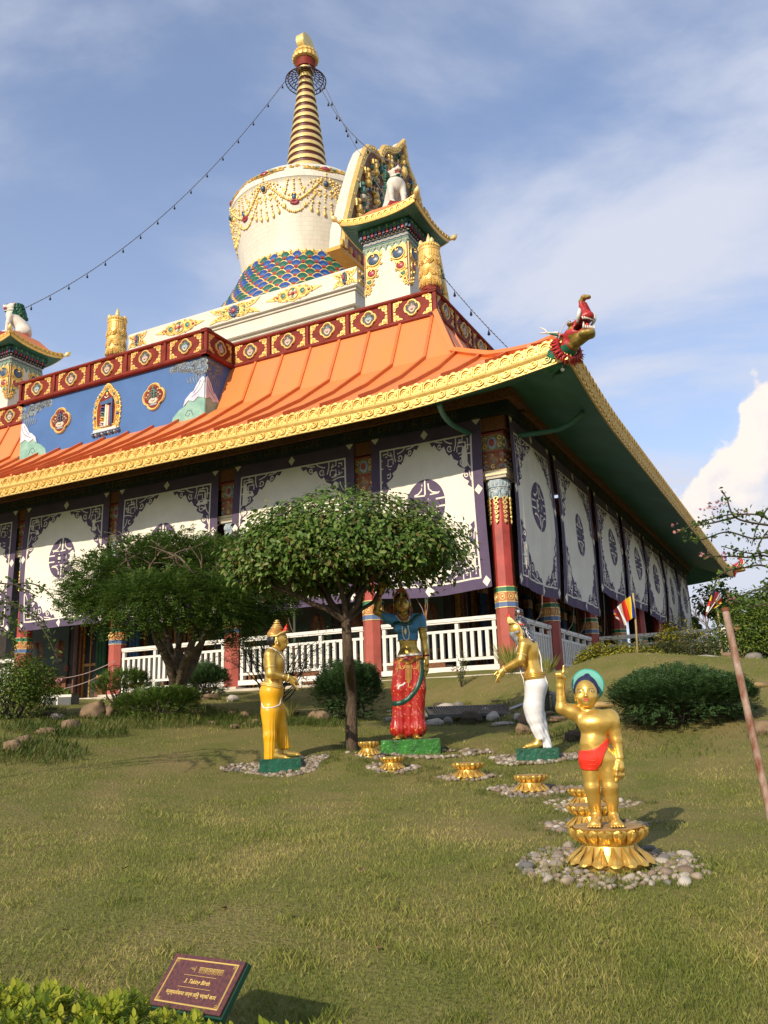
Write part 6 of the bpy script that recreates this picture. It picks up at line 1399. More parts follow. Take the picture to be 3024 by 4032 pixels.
for j in range(5): S.rc(P(505, 1878, -.105+j*.019), P(468+abs(j-3)*5, 1882, -.11+j*.021), .011, .009, .004)
Bd = S; S.build('body', [goldp], o)
T = SDF((-.32, -.26, -.02), (.26, .26, .95), .006); T.el(P(632, 1110), (.135, .165, .13), .05).ch([P(628, 1120), P(600, 1380), P(615, 1520)], [.135, .118, .105], .04, 1.25).ch([P(605, 1450, -.03), P(650, 1650, -.03), P(685, 1760, -.03)], [.105, .075, .06], .03).ch([P(650, 1500, .04), P(720, 1720, .02), P(780, 1885, .0)], [.10, .06, .05], .03).ch([P(700, 1600, .05), P(740, 1880, .03)], [.06, .035], .03)
T.cut(lambda X, Y, Z: np.maximum(Z-P(0, 1035)[2]-(X-P(620, 1035)[0])*.12, -Z-.0)); T.cut(lambda X, Y, Z: np.where(X < P(705, 1800)[0], P(0, 1795)[2]-Z, -1))
T.d += (.003*np.sin(T.ax[0][:, None, None]*150+T.ax[2][None, None, :]*60)*np.clip((.5-T.ax[2])/.3, 0, 1)[None, None, :]).astype(np.float32)
T.build('skirt', [mat('white_skirt_paint', (.72, .72, .74), .4, var=.05, scale=4, bump=.08)], o)
g = G(); cc_ = P(612, 1005)
for q, r_ in ((0, 0), (.02, .003), (.038, 0)): g.tube([(cc_[0]+(.127+r_)*math.cos(t), .163*math.sin(t), cc_[2]+q+.012*math.cos(t)) for t in np.linspace(0, 6.283, 40)], .012, 0, 6)
g.build('waistband', [goldp], o, True)
hairm = mat('black_hair_grey_streaks', (.012, .012, .016), .35, var=0, col2=None); t = hairm.node_tree; wv = t.nodes.new('ShaderNodeTexNoise'); mpn = t.nodes.new('ShaderNodeMapping'); mpn.inputs['Scale'].default_value = (9, 40, 2.2); wv.inputs['Scale'].default_value = 4; tc = t.nodes.new('ShaderNodeTexCoord'); t.links.new(tc.outputs['Object'], mpn.inputs[0]); t.links.new(mpn.outputs[0], wv.inputs[0]); cr_ = t.nodes.new('ShaderNodeValToRGB'); t.links.new(wv.outputs[0], cr_.inputs[0]); cr_.color_ramp.elements[0].position = .53; cr_.color_ramp.elements[0].color = (.012, .012, .018, 1); cr_.color_ramp.elements[1].position = .6; cr_.color_ramp.elements[1].color = (.36, .37, .40, 1); t.links.new(cr_.outputs[0], t.nodes['Principled BSDF'].inputs['Base Color'])
Hh = SDF((-.42, -.2, .95), (.2, .2, 1.75), .006); Hh.el(P(430, 310), (.095, .092, .105), .02).rc(P(410, 215), P(412, 235), .05, .05, .02).el(P(410, 148), (.052, .052, .044), .006).ch([P(475, 340), P(510, 440), P(570, 560), P(630, 640), P(665, 700)], [.075, .062, .06, .04, .012], .03, 1.3).ch([P(520, 450, -.06), P(580, 560, -.09), P(620, 680, -.09)], [.03, .03, .008], .02).ch([P(540, 480, -.03), P(600, 600, -.05), P(650, 700, -.05)], [.03, .026, .007], .015).ch([P(540, 480, .05), P(620, 600, .07), P(660, 690, .07)], [.03, .026, .007], .015)
Hh.cut(lambda X, Y, Z: (P(385, 0)[0]+P(385, 300)[0]-P(385, 0)[0])-X-np.clip(Z-P(0, 290)[2], 0, .1)*.9); Hh.build('hair', [hairm], o)
Bb = SDF((-.42, -.15, 1.1), (-.1, .15, 1.5), .005); Bb.rc(P(345, 440), P(375, 500), .055, .04, .02, 1.2).rc(P(375, 500), P(405, 600), .04, .008, .02, 1.1).rc(P(318, 432, -.03), P(400, 420, -.075), .014, .022, .01).rc(P(318, 432, .03), P(400, 420, .075), .014, .022, .01); Bb.build('beard', [mat('grey_beard', (.30, .33, .37), .5, var=.3, scale=14, col2=(.06, .065, .08), stretch=(2, 2, .5))], o)
g = G(); hb = P(470, 325); g.tube([P(405, 326, -.088), P(440, 325, -.094), P(490, 325, -.085), P(530, 325, -.03), P(533, 325, .03), P(490, 325, .085)], .012, 0, 6); g.build('red_hair_band', [redc], o, True)
g = G()
for q, r_ in ((180, .052), (192, .05)): p = P(412, q); g.tube([(p[0]+r_*math.cos(t), r_*math.sin(t), p[2]) for t in np.linspace(0, 6.283, 20)], .008, 0, 5)
g.build('topknot_beads', [mat('brown_beads', (.12, .045, .02), .4, var=.3, scale=60)], o, True)
g = G(); g.tube([P(282, 300, -.02), P(300, 296, -.06), P(350, 296, -.09), P(395, 318, -.092)], .012, 0, 6); g.tube([P(282, 300, -.02), P(282, 300, .02), P(300, 296, .06), P(350, 296, .09)], .012, 0, 6)
for y in (-.06, -.02, .02, .06):
    p = P(292+abs(y)*600, 255); g.prism([(-.03, -.035), (.03, -.035), (.012, .0), (-.03, .035)], y-.012, y+.012, 0, lambda a, b, c, p=p: (p[0]+a, c, p[2]+b)); g.ball((p[0]-.02, y, p[2]-.01), .014, 1, 8, 6)
p = P(278, 195); g.ball((p[0], 0, p[2]), .026, 1, 10, 8); g.prism([(-.02, -.06), (.02, -.06), (.015, .03), (-.01, .03)], -.02, .02, 0, lambda a, b, c: (p[0]+a, c, p[2]-.02+b))
g.tube([P(395, 318, -.092), P(420, 360, -.095), P(445, 400, -.09), P(450, 450, -.085), P(460, 490, -.08)], [.012, .016, .012, .018, .01], 0, 6); g.build('crown', [goldl, redc], o, 30)
g = G(); p = P(306, 384, -.05); g.ball(p, .009, 0, 8, 6, (.6, .6, .7)); g.ball((p[0]-.003, p[1]-.003, p[2]), .0045, 1, 6, 5); g.build('eye', [eyew, pup], o, True)
g = G(); g.tube([P(480, 515, -.15), P(420, 570, -.14), P(385, 640, -.12), P(378, 700, -.1)], .007, 0, 6); g.tube([(x_, y_, z_) for x_, y_, z_ in [P(590, 520, -.05), P(655, 640, -.06), P(690, 760, -.06), P(697, 880, -.06), P(712, 960, -.07), P(738, 1010, -.07), P(768, 1080, -.06), P(762, 1150, -.06)]], .008, 0, 6); g.tube([P(425, 880, -.08), P(445, 960, -.09), P(470, 1020, -.09), P(485, 1110, -.08)], .007, 0, 6); g.build('white_sacred_cord', [whitep], o, True)
a, b = P(475, 600, -.165), P(440, 790, -.19); cuff('armlet', [lerp3(a, b, t) for t in (.62, .67, .72)], .060, .066, goldl, o)
a, b = P(440, 790, -.19), P(240, 890, -.12); cuff('bangle', [lerp3(a, b, t) for t in (.96, 1.0, 1.05)], .042, .047, goldl, o)
a, b = P(475, 600, .165), P(440, 790, .19); cuff('armlet', [lerp3(a, b, t) for t in (.62, .67, .72)], .060, .066, goldl, o)
# ---------------------------------------------------------------- snow lions on the towers
lw = mat('lion_white_stone', (.66, .62, .55), .6, var=.1, scale=6); lg = mat('lion_green_mane', (.02, .14, .08), .55, var=.35, scale=16, bump=.7, bscale=20); lr = mat('lion_red', (.45, .06, .05), .5, var=.1); lpk = mat('lion_pink_lips', (.50, .22, .18), .5, var=.1)
def lion(u, v, face_az, label, turn=.35):
    o = empty('lion_statue', B(u, v, 15.02), face_az, label, 'statue', None)   # faces local -y
    S = SDF((-.42, -.62, -.02), (.42, .60, 1.42), .014)
    S.rc((0, .28, .28), (0, -.12, .78), .24, .21, .08).el((0, -.16, .72), (.22, .16, .24), .06).el((-.13, .28, .2), (.14, .26, .2), .05).el((.13, .28, .2), (.14, .26, .2), .05)
    for s_ in (-1, 1):
        S.ch([(s_*.16, -.16, .70), (s_*.18, -.22, .38), (s_*.17, -.24, .08)], [.11, .075, .065], .05).rc((s_*.17, -.24, .05), (s_*.17, -.34, .05), .065, .055, .03)
        S.rc((s_*.20, .1, .06), (s_*.22, -.08, .05), .08, .06, .04)
        for j in range(4): S.rc((s_*.17+(j-1.5)*.03, -.36, .03), (s_*.17+(j-1.5)*.032, -.39, .025), .02, .016, .008)
    S.el((0, -.14, 1.06), (.165, .17, .16), .06).rc((0, -.22, 1.06), (0, -.36, 1.05), .10, .085, .04).rc((0, -.2, .93), (0, -.34, .91), .07, .055, .03)
    S.rc((-.08, -.36, .98), (.08, -.36, .98), .028, .028, .0, sub=True).el((0, -.43, 1.10), (.05, .03, .03), .02)
    for s_ in (-1, 1): S.el((s_*.16, -.08, 1.14), (.04, .05, .06), .02).el((s_*.07, -.29, 1.14), (.03, .02, .025), .01)
    mf = lambda x, y, z: np.where((y > -.06-.0) & (z > .82) & (z+.4*y > .80), 1, 0)
    S.build('body', [lw, lg], o, lambda x, y, z: np.where((z > .72) & (y > -.08+.15*(z-1.0)) & (z < 1.24), 1, np.where((z > .84) & (z < .90) & (y > -.4), 1, 0)))
    g = G(); rr = random.Random(2)
    for k in range(130):
        t = rr.random()*math.pi; q = rr.random(); g.ball((.24*math.cos(t)*(1-.25*q), -.02+.22*math.sin(t)+.14*q, 1.12-q*.45), .05+.02*rr.random(), 0, 6, 5)
    g.build('mane', [lg], o, True)
    g = G()
    for s_ in (-1, 1): g.ball((s_*.17, -.10, 1.16), .035, 0, 7, 5); g.ball((s_*.08, -.31, 1.145), .022, 3, 8, 6)
    g.tube([(-.09, -.34, 1.0), (-.05, -.42, 1.015), (.05, -.42, 1.015), (.09, -.34, 1.0)], .018, 1, 6); g.tube([(-.08, -.33, .955), (-.04, -.39, .945), (.04, -.39, .945), (.08, -.33, .955)], .016, 0, 6); g.ball((0, -.37, .97), .04, 0, 8, 6, (1, 1, .5)); g.ball((0, -.44, 1.10), .03, 0, 8, 6)
    for k in range(7): g.ball((-.06+.02*k, -.41, .995), .011, 2, 5, 4)
    g.build('mouth_and_eyes', [lr, lpk, whitep, pup], o, True)
    beads('collar', [(.2*math.cos(t), -.14-.17*math.sin(t), .84+.0*t) for t in np.linspace(-.2, math.pi+.2, 14)], .02, gold, o)
    g = G(); g.box(-.30, .30, -.45, .48, -.12, -.001); g.build('plinth', [mat('red_lion_base', (.30, .03, .02), .5)], o)
    return o
# outward diagonals of the two front towers
azR = RZ+R(45); azL = RZ-R(45)
lion(3.62, 3.62, azR, 'white stone lion with green mane seated on the near corner tower beside the carved screen')
lion(FULL-3.62, 3.62, azL, 'white stone lion seated in profile on the tower roof at the left picture edge')
hR = np.array(B(3.25, 3.25, 16.08)); hL = np.array(B(FULL-3.75, 3.8, 16.1))
chain((RT[0]-.62, RT[1]-.3, 27.9), hL, 1.3, 16, 'long sagging bell chain running down to the left lion')
chain((RT[0]+.18, RT[1]-.4, 28.3), hR, .9, 9, 'bell chain running down to the lion beside the carved screen')
chain((RT[0]+.62, RT[1]-.1, 27.9), B(-.9, 2.0, 8.1), 1.4, 18, 'bell chain passing behind the carved screen down to the right eave')

# ---------------------------------------------------------------- dragon heads on the eave corners
dgn = mat('dragon_green_paint', (.025, .20, .11), .5, var=.25, scale=8, bump=.4, bscale=14); drd = mat('dragon_red_paint', (.46, .03, .03), .4, var=.15, scale=9, bump=.4, bscale=16); dgo = mat('dragon_gold_paint', (.40, .27, .06), .5, .3, var=.35, scale=14, col2=(.16, .12, .03), bump=.5, bscale=25)
ivory = mat('ivory_paint', (.72, .69, .62), .4, var=.05); mouthd = mat('mouth_dark_red', (.12, .012, .012), .4, var=.1)
def dragon(x, y, z, rz):
    o = empty('dragon_head', (x, y, z), rz); o.parent = temple; o.scale = (1.2, 1.05, .86)          # faces local -y (outwards), z up
    S = SDF((-.32, -.78, -.30), (.32, .42, 1.12), .0095)
    S.ch([(0, .30, .06), (0, .05, .12), (0, -.18, .25)], [.15, .15, .14], .06)
    S.el((0, -.32, .40), (.155, .20, .16), .05).rc((0, -.34, .26), (0, -.60, .30), .095, .080, .04, 1).rc((-.06, -.55, .30), (.06, -.55, .30), .07, .07, .03)
    S.rc((0, -.36, .52), (0, -.60, .64), .115, .085, .04).rc((-.05, -.56, .62), (.05, -.56, .62), .06, .06, .03)
    S.ch([(0, -.58, .66), (0, -.55, .78), (0, -.50, .90), (0, -.50, .99), (0, -.56, 1.04), (0, -.64, 1.0)], [.085, .058, .042, .04, .045, .04], .02)
    S.rc((0, -.30, .42), (0, -.75, .455), .05, .10, .02, 1.0, sub=True).rc((-.07, -.45, .44), (.07, -.45, .44), .06, .06, .02, sub=True)
    for s_ in (-1, 1): S.el((s_*.12, -.36, .56), (.05, .06, .04), .02).rc((s_*.12, -.18, .42), (s_*.22, -.04, .50), .035, .02, .02)
    def mf(x, y, z):
        m_ = np.zeros(len(x), int)+1; m_[(y > -.14)] = 0; m_[(y > -.24) & (z < .22)] = 0
        m_[(z < .345) & (z > .24) & (y < -.30)] = 2; m_[(z <= .24) & (y < -.26)] = 2; m_[(z > .97)] = 2; m_[(np.abs(x) > .125) & (y < -.3) & (z < .56) & (z > .45)] = 2
        m_[(y < -.34) & (z > .36) & (z < .56) & (np.abs(x) < .10)] = 3; return m_
    S.build('head', [dgn, drd, dgo, mouthd], o, mf)
    g = G()
    for k in range(9):
        q = -.095+.19*k/8; g.tube([(q, -.625+.8*q*q*6, .365), (q, -.635+.8*q*q*6, .425)], [.014, .007], 0, 6); g.tube([(q, -.63+.8*q*q*6, .60), (q, -.64+.8*q*q*6, .545)], [.015, .009], 0, 6)
    for s_ in (-1, 1):
        g.tube(bez([(s_*.12, -.50, .52), (s_*.145, -.56, .60), (s_*.135, -.58, .70), (s_*.12, -.57, .76)]), [.012+.016*math.sin(i/18*3.1) for i in range(19)], 0, 7)
        g.tube([(s_*.09, -.58, .36), (s_*.10, -.60, .44), (s_*.095, -.60, .49)], [.02, .014, .003], 0, 7)
    g.build('teeth', [ivory], o, True)
    g = G()
    for k in range(12): t_ = k/11; g.tube([(-.055+.02*t_, -.635+.075*t_, .66+.27*t_), (0, -.665+.09*t_, .655+.27*t_), (.055-.02*t_, -.635+.075*t_, .66+.27*t_)], .010, 0, 5)
    g.build('trunk_ridges', [drd], o, True)
    g = G(); g.tube(bez([(0, -.42, .40), (0, -.52, .43), (0, -.58, .50)]), [.045-.0015*i for i in range(13)], 0, 8); g.build('tongue', [redc], o, True)
    for s_ in (-1, 1):
        g = G(); g.tube(bez([(s_*.14, -.12, .50), (s_*.20, .02, .55), (s_*.26, .16, .60)]), [.028-.0016*i for i in range(13)], 0, 7); g.tube(bez([(s_*.21, .04, .56), (s_*.24, .06, .63), (s_*.27, .12, .69)]), [.02-.001*i for i in range(13)], 0, 7); g.build('horn', [ivory], o, True)
        g = G(); g.ball((s_*.145, -.40, .565), .028, 0, 10, 8); g.ball((s_*.165, -.41, .568), .014, 1, 8, 6); g.tube(bez([(s_*.15, -.46, .60), (s_*.17, -.38, .61), (s_*.18, -.28, .54), (s_*.19, -.20, .42), (s_*.17, -.14, .33)]), .007, 0, 6); g.build('eye', [eyew, slate], o, True)
    g = G(); rr = random.Random(4)
    for k in range(46):
        t = -.5+k/45*(math.pi+1.0); R0 = .19; x_, z_ = R0*math.cos(t), -R0*math.sin(t); g.tube([(x_, -.16, .24+z_), (x_*1.3, -.12+.02*(k%3), .22+z_*1.2), (x_*(1.55+.25*rr.random()), -.08-.05*rr.random(), .18+z_*(1.4+.25*rr.random()))], [.03, .022, .003], 0, 6)
    for k in range(8): g.tube([(0, -.40+.05*k, .62-.03*k), (0, -.34+.05*k, .70-.035*k)], [.03, .006], 0, 6)
    g.build('ruff', [drd], o, True)
    g = G()
    for s_ in (-1, 1):
        for k in range(7): g.tube(bez([(s_*.14, -.14+.03*k, .28-.045*k), (s_*.18, .02+.03*k, .22-.045*k), (s_*.17, .18+.03*k, .16-.035*k), (s_*.22, .34+.03*k, .20-.045*k)]), [.035-.0015*i for i in range(19)], 0, 7)
    g.build('neck_scrolls', [dgn], o, True)
    g = G(); g.tube([(0, .02, .0), (0, .02, -.10)], .004, 0, 4); g.ball((0, .02, -.14), .03, 0, 8, 6, (1, 1, 1.3)); g.build('hanging_drop', [ivory], o, True)
dragon(1.88, -1.88, 7.26, R(60)); dragon(1.88, FULL+1.88, 7.26, R(125))
# ---------------------------------------------------------------- plants
def leaf_mat(name, cs, trans=.28, rough=.5, spec=.3):
    m = bpy.data.materials.new(name); m.use_nodes = True; t = m.node_tree; b = t.nodes['Principled BSDF']; b.inputs['Roughness'].default_value = rough; b.inputs['Specular IOR Level'].default_value = spec
    gn = t.nodes.new('ShaderNodeNewGeometry'); cr = t.nodes.new('ShaderNodeValToRGB'); t.links.new(gn.outputs['Random Per Island'], cr.inputs[0])
    e = cr.color_ramp.elements; k = len(cs); e[0].color = (*cs[0], 1); e[0].position = 0; e[1].color = (*cs[-1], 1); e[1].position = 1
    for i in range(1, k-1): x = e.new(i/(k-1)); x.color = (*cs[i], 1)
    t.links.new(cr.outputs[0], b.inputs['Base Color']); tr = t.nodes.new('ShaderNodeBsdfTranslucent'); t.links.new(cr.outputs[0], tr.inputs[0]); ms = t.nodes.new('ShaderNodeMixShader'); ms.inputs[0].default_value = trans
    o = t.nodes['Material Output']; t.links.new(b.outputs[0], ms.inputs[1]); t.links.new(tr.outputs[0], ms.inputs[2]); t.links.new(ms.outputs[0], o.inputs[0]); return m
Lm = leaf_mat('tree_leaf_green', [(.04, .085, .012), (.07, .14, .018), (.095, .18, .025), (.14, .23, .04), (.20, .25, .07), (.15, .10, .03)])
Lf = leaf_mat('feathery_leaf_green', [(.035, .075, .012), (.06, .12, .018), (.095, .165, .025), (.15, .21, .04)])
Lj = leaf_mat('juniper_green', [(.018, .042, .014), (.03, .07, .022), (.05, .10, .03), (.075, .135, .045)], .12)
Ly = leaf_mat('yellow_green_leaf', [(.10, .16, .012), (.20, .27, .018), (.34, .38, .03), (.46, .46, .045)], .38)
Lh = leaf_mat('hedge_leaf', [(.03, .05, .014), (.055, .085, .02), (.08, .10, .03), (.11, .08, .04)])
Lc = leaf_mat('croton_leaf', [(.05, .07, .012), (.12, .15, .015), (.33, .30, .03), (.40, .33, .03)])
Lb = leaf_mat('bright_bush_leaf', [(.03, .06, .01), (.06, .11, .012), (.12, .18, .02), (.17, .22, .03)])
Lp = leaf_mat('pink_bract', [(.50, .18, .16), (.55, .30, .24), (.42, .08, .24)], .4)
bark = mat('grey_brown_bark', (.13, .095, .065), .9, var=.25, scale=9, col2=(.06, .042, .03), bump=1.0, bscale=30, stretch=(3, 3, .6), spec=.1)
bark2 = mat('mottled_bark', (.17, .13, .085), .9, var=.35, scale=7, col2=(.06, .045, .03), bump=.9, bscale=22, spec=.1)
twig = mat('thin_dark_twig', (.07, .055, .035), .9, var=.2)
def leaf_geo(P_, N_, T_, ln, asp, droop=.0, fold=.25):
    """one folded diamond leaf per row: base at P, growing along T, face normal N"""
    n = len(P_); T_ = T_/(np.linalg.norm(T_, axis=1)[:, None]+1e-9); Sd = np.cross(T_, N_); Sd /= (np.linalg.norm(Sd, axis=1)[:, None]+1e-9); N2 = np.cross(Sd, T_)
    ln = np.asarray(ln).reshape(-1, 1)*np.ones((n, 1)); w_ = ln*asp
    V = np.empty((n, 6, 3)); V[:, 0] = P_; V[:, 1] = P_+T_*ln*.42+Sd*w_*.5-N2*w_*fold*-1; V[:, 2] = P_+T_*ln*.42-Sd*w_*.5+N2*w_*fold
    V[:, 1] = P_+T_*ln*.38+Sd*w_*.5+N2*w_*fold; V[:, 3] = P_+T_*ln*.40; V[:, 4] = P_+T_*ln-N2*ln*.12; V[:, 5] = P_+T_*ln*.75
    b = np.arange(n)*6; F = np.concatenate([np.stack([b, b+1, b+4, b+3], 1), np.stack([b, b+3, b+4, b+2], 1)]); return V.reshape(-1, 3), F
def leaf_ov(P_, N_, T_, ln, asp, fold=.2):
    n = len(P_); T_ = T_/(np.linalg.norm(T_, axis=1)[:, None]+1e-9); Sd = np.cross(T_, N_); Sd /= (np.linalg.norm(Sd, axis=1)[:, None]+1e-9); N2 = np.cross(Sd, T_)
    ln = np.asarray(ln).reshape(-1, 1)*np.ones((n, 1)); w_ = ln*asp*.5; V = np.empty((n, 7, 3))
    for i, (t, s_, d_) in enumerate(((0, 0, 0), (.28, .86, fold*1.2), (.66, .74, fold), (1, 0, -.22), (.66, -.74, fold), (.28, -.86, fold*1.2), (.48, 0, 0))): V[:, i] = P_+T_*ln*t+Sd*w_*s_+N2*w_*d_*1.5
    b = np.arange(n)*7; F = np.concatenate([np.stack([b, b+1, b+2, b+6], 1), np.stack([b, b+6, b+4, b+5], 1), np.stack([b+6, b+2, b+3, b+4], 1)]); return V.reshape(-1, 3), F
def rdir(n, r): v = r.normal(size=(n, 3)); return v/np.linalg.norm(v, axis=1)[:, None]
def clump_noise(P_, f, s_): return np.sin(P_[:, 0]*f+s_)*np.sin(P_[:, 1]*f*1.1+2*s_)*np.sin(P_[:, 2]*f*1.2+3*s_)
def crown_mesh(name, clumps, n, ln, asp, m, parent, seed, up=.45, shell=.55, noise=.18, nf=5.0, zcut=None, tdown=.2):
    r = np.random.default_rng(seed); vol = np.array([c[1][0]*c[1][1]*c[1][2] for c in clumps])**(2/3); cnt = (n*vol/vol.sum()).astype(int); Ps = []; Ns = []
    for (c, rad), k in zip(clumps, cnt):
        d = rdir(k, r); q = (shell+(1-shell)*r.random(k)**.6); c = np.array(c); rad = np.array(rad)
        p = d*rad*q[:, None]; p = p*(1+noise*clump_noise((c+p), nf, seed)[:, None]+.035*r.normal(size=(k, 1))); Ps.append(c+p); Ns.append(d)
    P_ = np.concatenate(Ps); N_ = np.concatenate(Ns)
    if zcut is not None: kp = P_[:, 2] > (zcut(P_) if callable(zcut) else zcut)+.06*np.sin(P_[:, 0]*9)*np.sin(P_[:, 1]*7)-r.random(len(P_))**4*.16; P_ = P_[kp]; N_ = N_[kp]
    k = len(P_); nn = N_*.7+np.array([0, 0, up])+.55*rdir(k, r); nn /= np.linalg.norm(nn, axis=1)[:, None]; tt = np.cross(nn, rdir(k, r))+N_*.35-np.array([0, 0, tdown])
    V, F = (leaf_ov if ln < .15 else leaf_geo)(P_, nn, tt, ln*(.65+.7*r.random(k)), asp); o = np_mesh(name, V, F, m, None, False, parent); return o
def sprig_mesh(name, bases, dirs, L_, nl, ls, asp, m, parent, seed, curl=-.35, both=True):
    r = np.random.default_rng(seed); B_ = np.asarray(bases); D_ = np.asarray(dirs); n = len(B_); D_ = D_/np.linalg.norm(D_, axis=1)[:, None]; Pl = []; Nl = []; Tl = []
    side = np.cross(D_, np.array([0, 0, 1.0])+.3*rdir(n, r)); side /= (np.linalg.norm(side, axis=1)[:, None]+1e-9); nm = np.cross(side, D_)
    LL = (L_*(.6+.8*r.random(n)))[:, None]
    for i in range(nl):
        t = (i+.6)/nl; p = B_+D_*LL*t+np.array([0, 0, curl])*LL*t*t
        for s_ in (-1, 1): Pl.append(p); Nl.append(nm+.2*rdir(n, r)); Tl.append(D_*.55+side*s_+np.array([0, 0, curl*.5]))
    P_ = np.concatenate(Pl); k = len(P_); V, F = leaf_geo(P_, np.concatenate(Nl), np.concatenate(Tl), ls*(.7+.6*r.random(k)), asp, fold=.1); return np_mesh(name, V, F, m, None, False, parent)
def limb(g, p0, p1, r0, r1, r, wob=.08, k=6):
    p0 = np.array(p0, float); p1 = np.array(p1, float); L0 = np.linalg.norm(p1-p0); pts = [p0+(p1-p0)*t+np.array([r.uniform(-1, 1), r.uniform(-1, 1), r.uniform(-.4, .6)])*wob*L0*math.sin(math.pi*t) for t in np.linspace(0, 1, k)]
    g.tube(bez(pts, 3), list(np.linspace(r0, r1, 3*(k-1)+1)), 0, 8); return pts

# -- umbrella tree
tp = gpt(1387, 2958, 11.0); DZ = 11.0
o = empty('umbrella_tree', tuple(tp), 0, 'clipped umbrella shaped tree with a slim dark trunk and a broad flat leafy crown', 'tree', 'trees')
TS = sfac(11.0); o.scale = (TS,)*3
def rel(px, py, D): p = at(px, py, D); return (p-np.array(o.location))/TS
g = G(); rr = random.Random(9); A0 = np.array([0, 0, -.1]); fk = rel(1362, 2440, 11.0)
g.tube(bez([(0, 0, -.1), (-.005, 0, .25), (.0, .01, .8), rel(1372, 2600, 11.0), fk]), list(np.linspace(.088, .060, 25)), 0, 12)
tips = []
for (px, py, D, r_) in [(1130, 2330, 10.7, .045), (1240, 2260, 11.3, .035), (1330, 2250, 10.8, .04), (1420, 2240, 11.4, .035), (1452, 2292, 11.1, .045), (1590, 2250, 11.9, .03), (1180, 2250, 11.8, .03), (1560, 2220, 11.9, .03), (1390, 2260, 12.0, .03)]:
    e_ = rel(px, py, D); pts = limb(g, fk+np.array([0, 0, -.03]), e_, r_, r_*.6, rr, .07); tips.append(e_)
    for _ in range(5):
        e2 = e_+np.array([rr.uniform(-.55, .55), rr.uniform(-.5, .5), rr.uniform(.25, .5)]); limb(g, e_, e2, r_*.6, .012, rr, .1, 5)
        for _ in range(2): e3 = e2+np.array([rr.uniform(-.3, .3), rr.uniform(-.3, .3), rr.uniform(-.05, .25)]); limb(g, e2, e3, .012, .005, rr, .1, 4)
g.build('trunk', [bark], o, True)
cen = rel(1375, 2200, 11.1); zb0 = rel(1375, 2295, 11.0)[2]; zb_ = lambda Q: zb0+.05+np.clip(Q[:, 0], -1.5, 1.5)*.06
cl = [((cen[0], cen[1], cen[2]+.03), (1.64, 1.42, .84))]
for k in range(26):
    a = rr.random()*6.283; q = rr.uniform(.55, 1.0); x = cen[0]+1.30*q*math.cos(a); y = cen[1]+1.08*q*math.sin(a); zt = cen[2]+.52*math.sqrt(max(0, 1-q*q*.8))-.12; cl.append(((x, y, zt-.15), (.40+.1*rr.random(), .38, .30)))
crown_mesh('crown', cl, 60000, .070, .55, Lm, o, 5, up=.5, shell=.55, noise=.14, nf=4.5, zcut=zb_, tdown=.35)

# -- feathery tree on the left
tp = gpt(690, 2815, 12.6); o = empty('feathery_tree', tuple(tp), 0, 'feathery leaved tree with a forked mottled trunk left of the umbrella tree', 'tree', 'trees'); TS = sfac(12.6); o.scale = (TS,)*3
g = G(); rr = random.Random(21); fk = rel(700, 2700, 12.6)
g.tube(bez([(0, 0, -.15), (0, 0, .1), tuple(fk*.6), tuple(fk)]), list(np.linspace(.17, .13, 19)), 0, 12)
ends = []
for (x1, y1, x2, y2, D, r_) in [(640, 2560, 560, 2330, 12.4, .075), (665, 2520, 640, 2300, 12.9, .06), (700, 2560, 720, 2310, 12.7, .06), (745, 2560, 800, 2330, 12.3, .07), (790, 2540, 900, 2330, 12.8, .065), (670, 2560, 480, 2350, 12.9, .05), (800, 2520, 960, 2280, 12.5, .045), (700, 2540, 690, 2280, 13.2, .05)]:
    a = rel(x1, y1, D); b = rel(x2, y2, D); limb(g, fk-np.array([0, 0, .05]), a, r_, r_*.75, rr, .05, 4); limb(g, a, b, r_*.75, r_*.45, rr, .06, 5); ends.append(b)
    for _ in range(5):
        c = b+np.array([rr.uniform(-.6, .6), rr.uniform(-.5, .5), rr.uniform(.1, .6)]); limb(g, b, c, r_*.42, .012, rr, .1, 5); ends.append(c)
        for _ in range(2): d_ = c+np.array([rr.uniform(-.4, .4), rr.uniform(-.3, .3), rr.uniform(-.05, .35)]); limb(g, c, d_, .012, .005, rr, .1, 4); ends.append(d_)
g.build('trunk', [bark2], o, True)
cl = []
for (px, py, D, r_) in [(400, 2230, 12.4, .50), (520, 2170, 12.6, .5), (640, 2150, 12.7, .55), (760, 2150, 12.8, .55), (880, 2170, 12.7, .55), (990, 2200, 12.8, .5), (450, 2320, 12.3, .42), (560, 2300, 12.1, .45), (700, 2290, 12.2, .5), (850, 2300, 12.3, .5), (980, 2300, 12.6, .45), (620, 2220, 13.3, .6), (820, 2230, 13.4, .6), (330, 2260, 12.5, .28), (930, 2380, 12.5, .38), (1060, 2290, 12.7, .42), (1120, 2230, 12.9, .4), (300, 2300, 12.4, .22)]:
    cl.append((tuple(rel(px, py+62, D)), (r_, r_, r_*.78)))
r_ = np.random.default_rng(8); bs = []; ds = []
for c, rad in cl:
    n = int(1250*rad[0]**2/.25); d = rdir(n, r_); q = .45+.6*r_.random(n)**.7; bs.append(np.array(c)+d*np.array(rad)*q[:, None]*(1+.2*clump_noise(np.array(c)+d, 6, 1)[:, None])); ds.append(d*np.array([1, 1, .5])+np.array([0, 0, .15])+.5*rdir(n, r_))
bs = np.concatenate(bs); ds = np.concatenate(ds)
sprig_mesh('crown', bs, ds, .15, 5, .042, .38, Lf, o, 4)

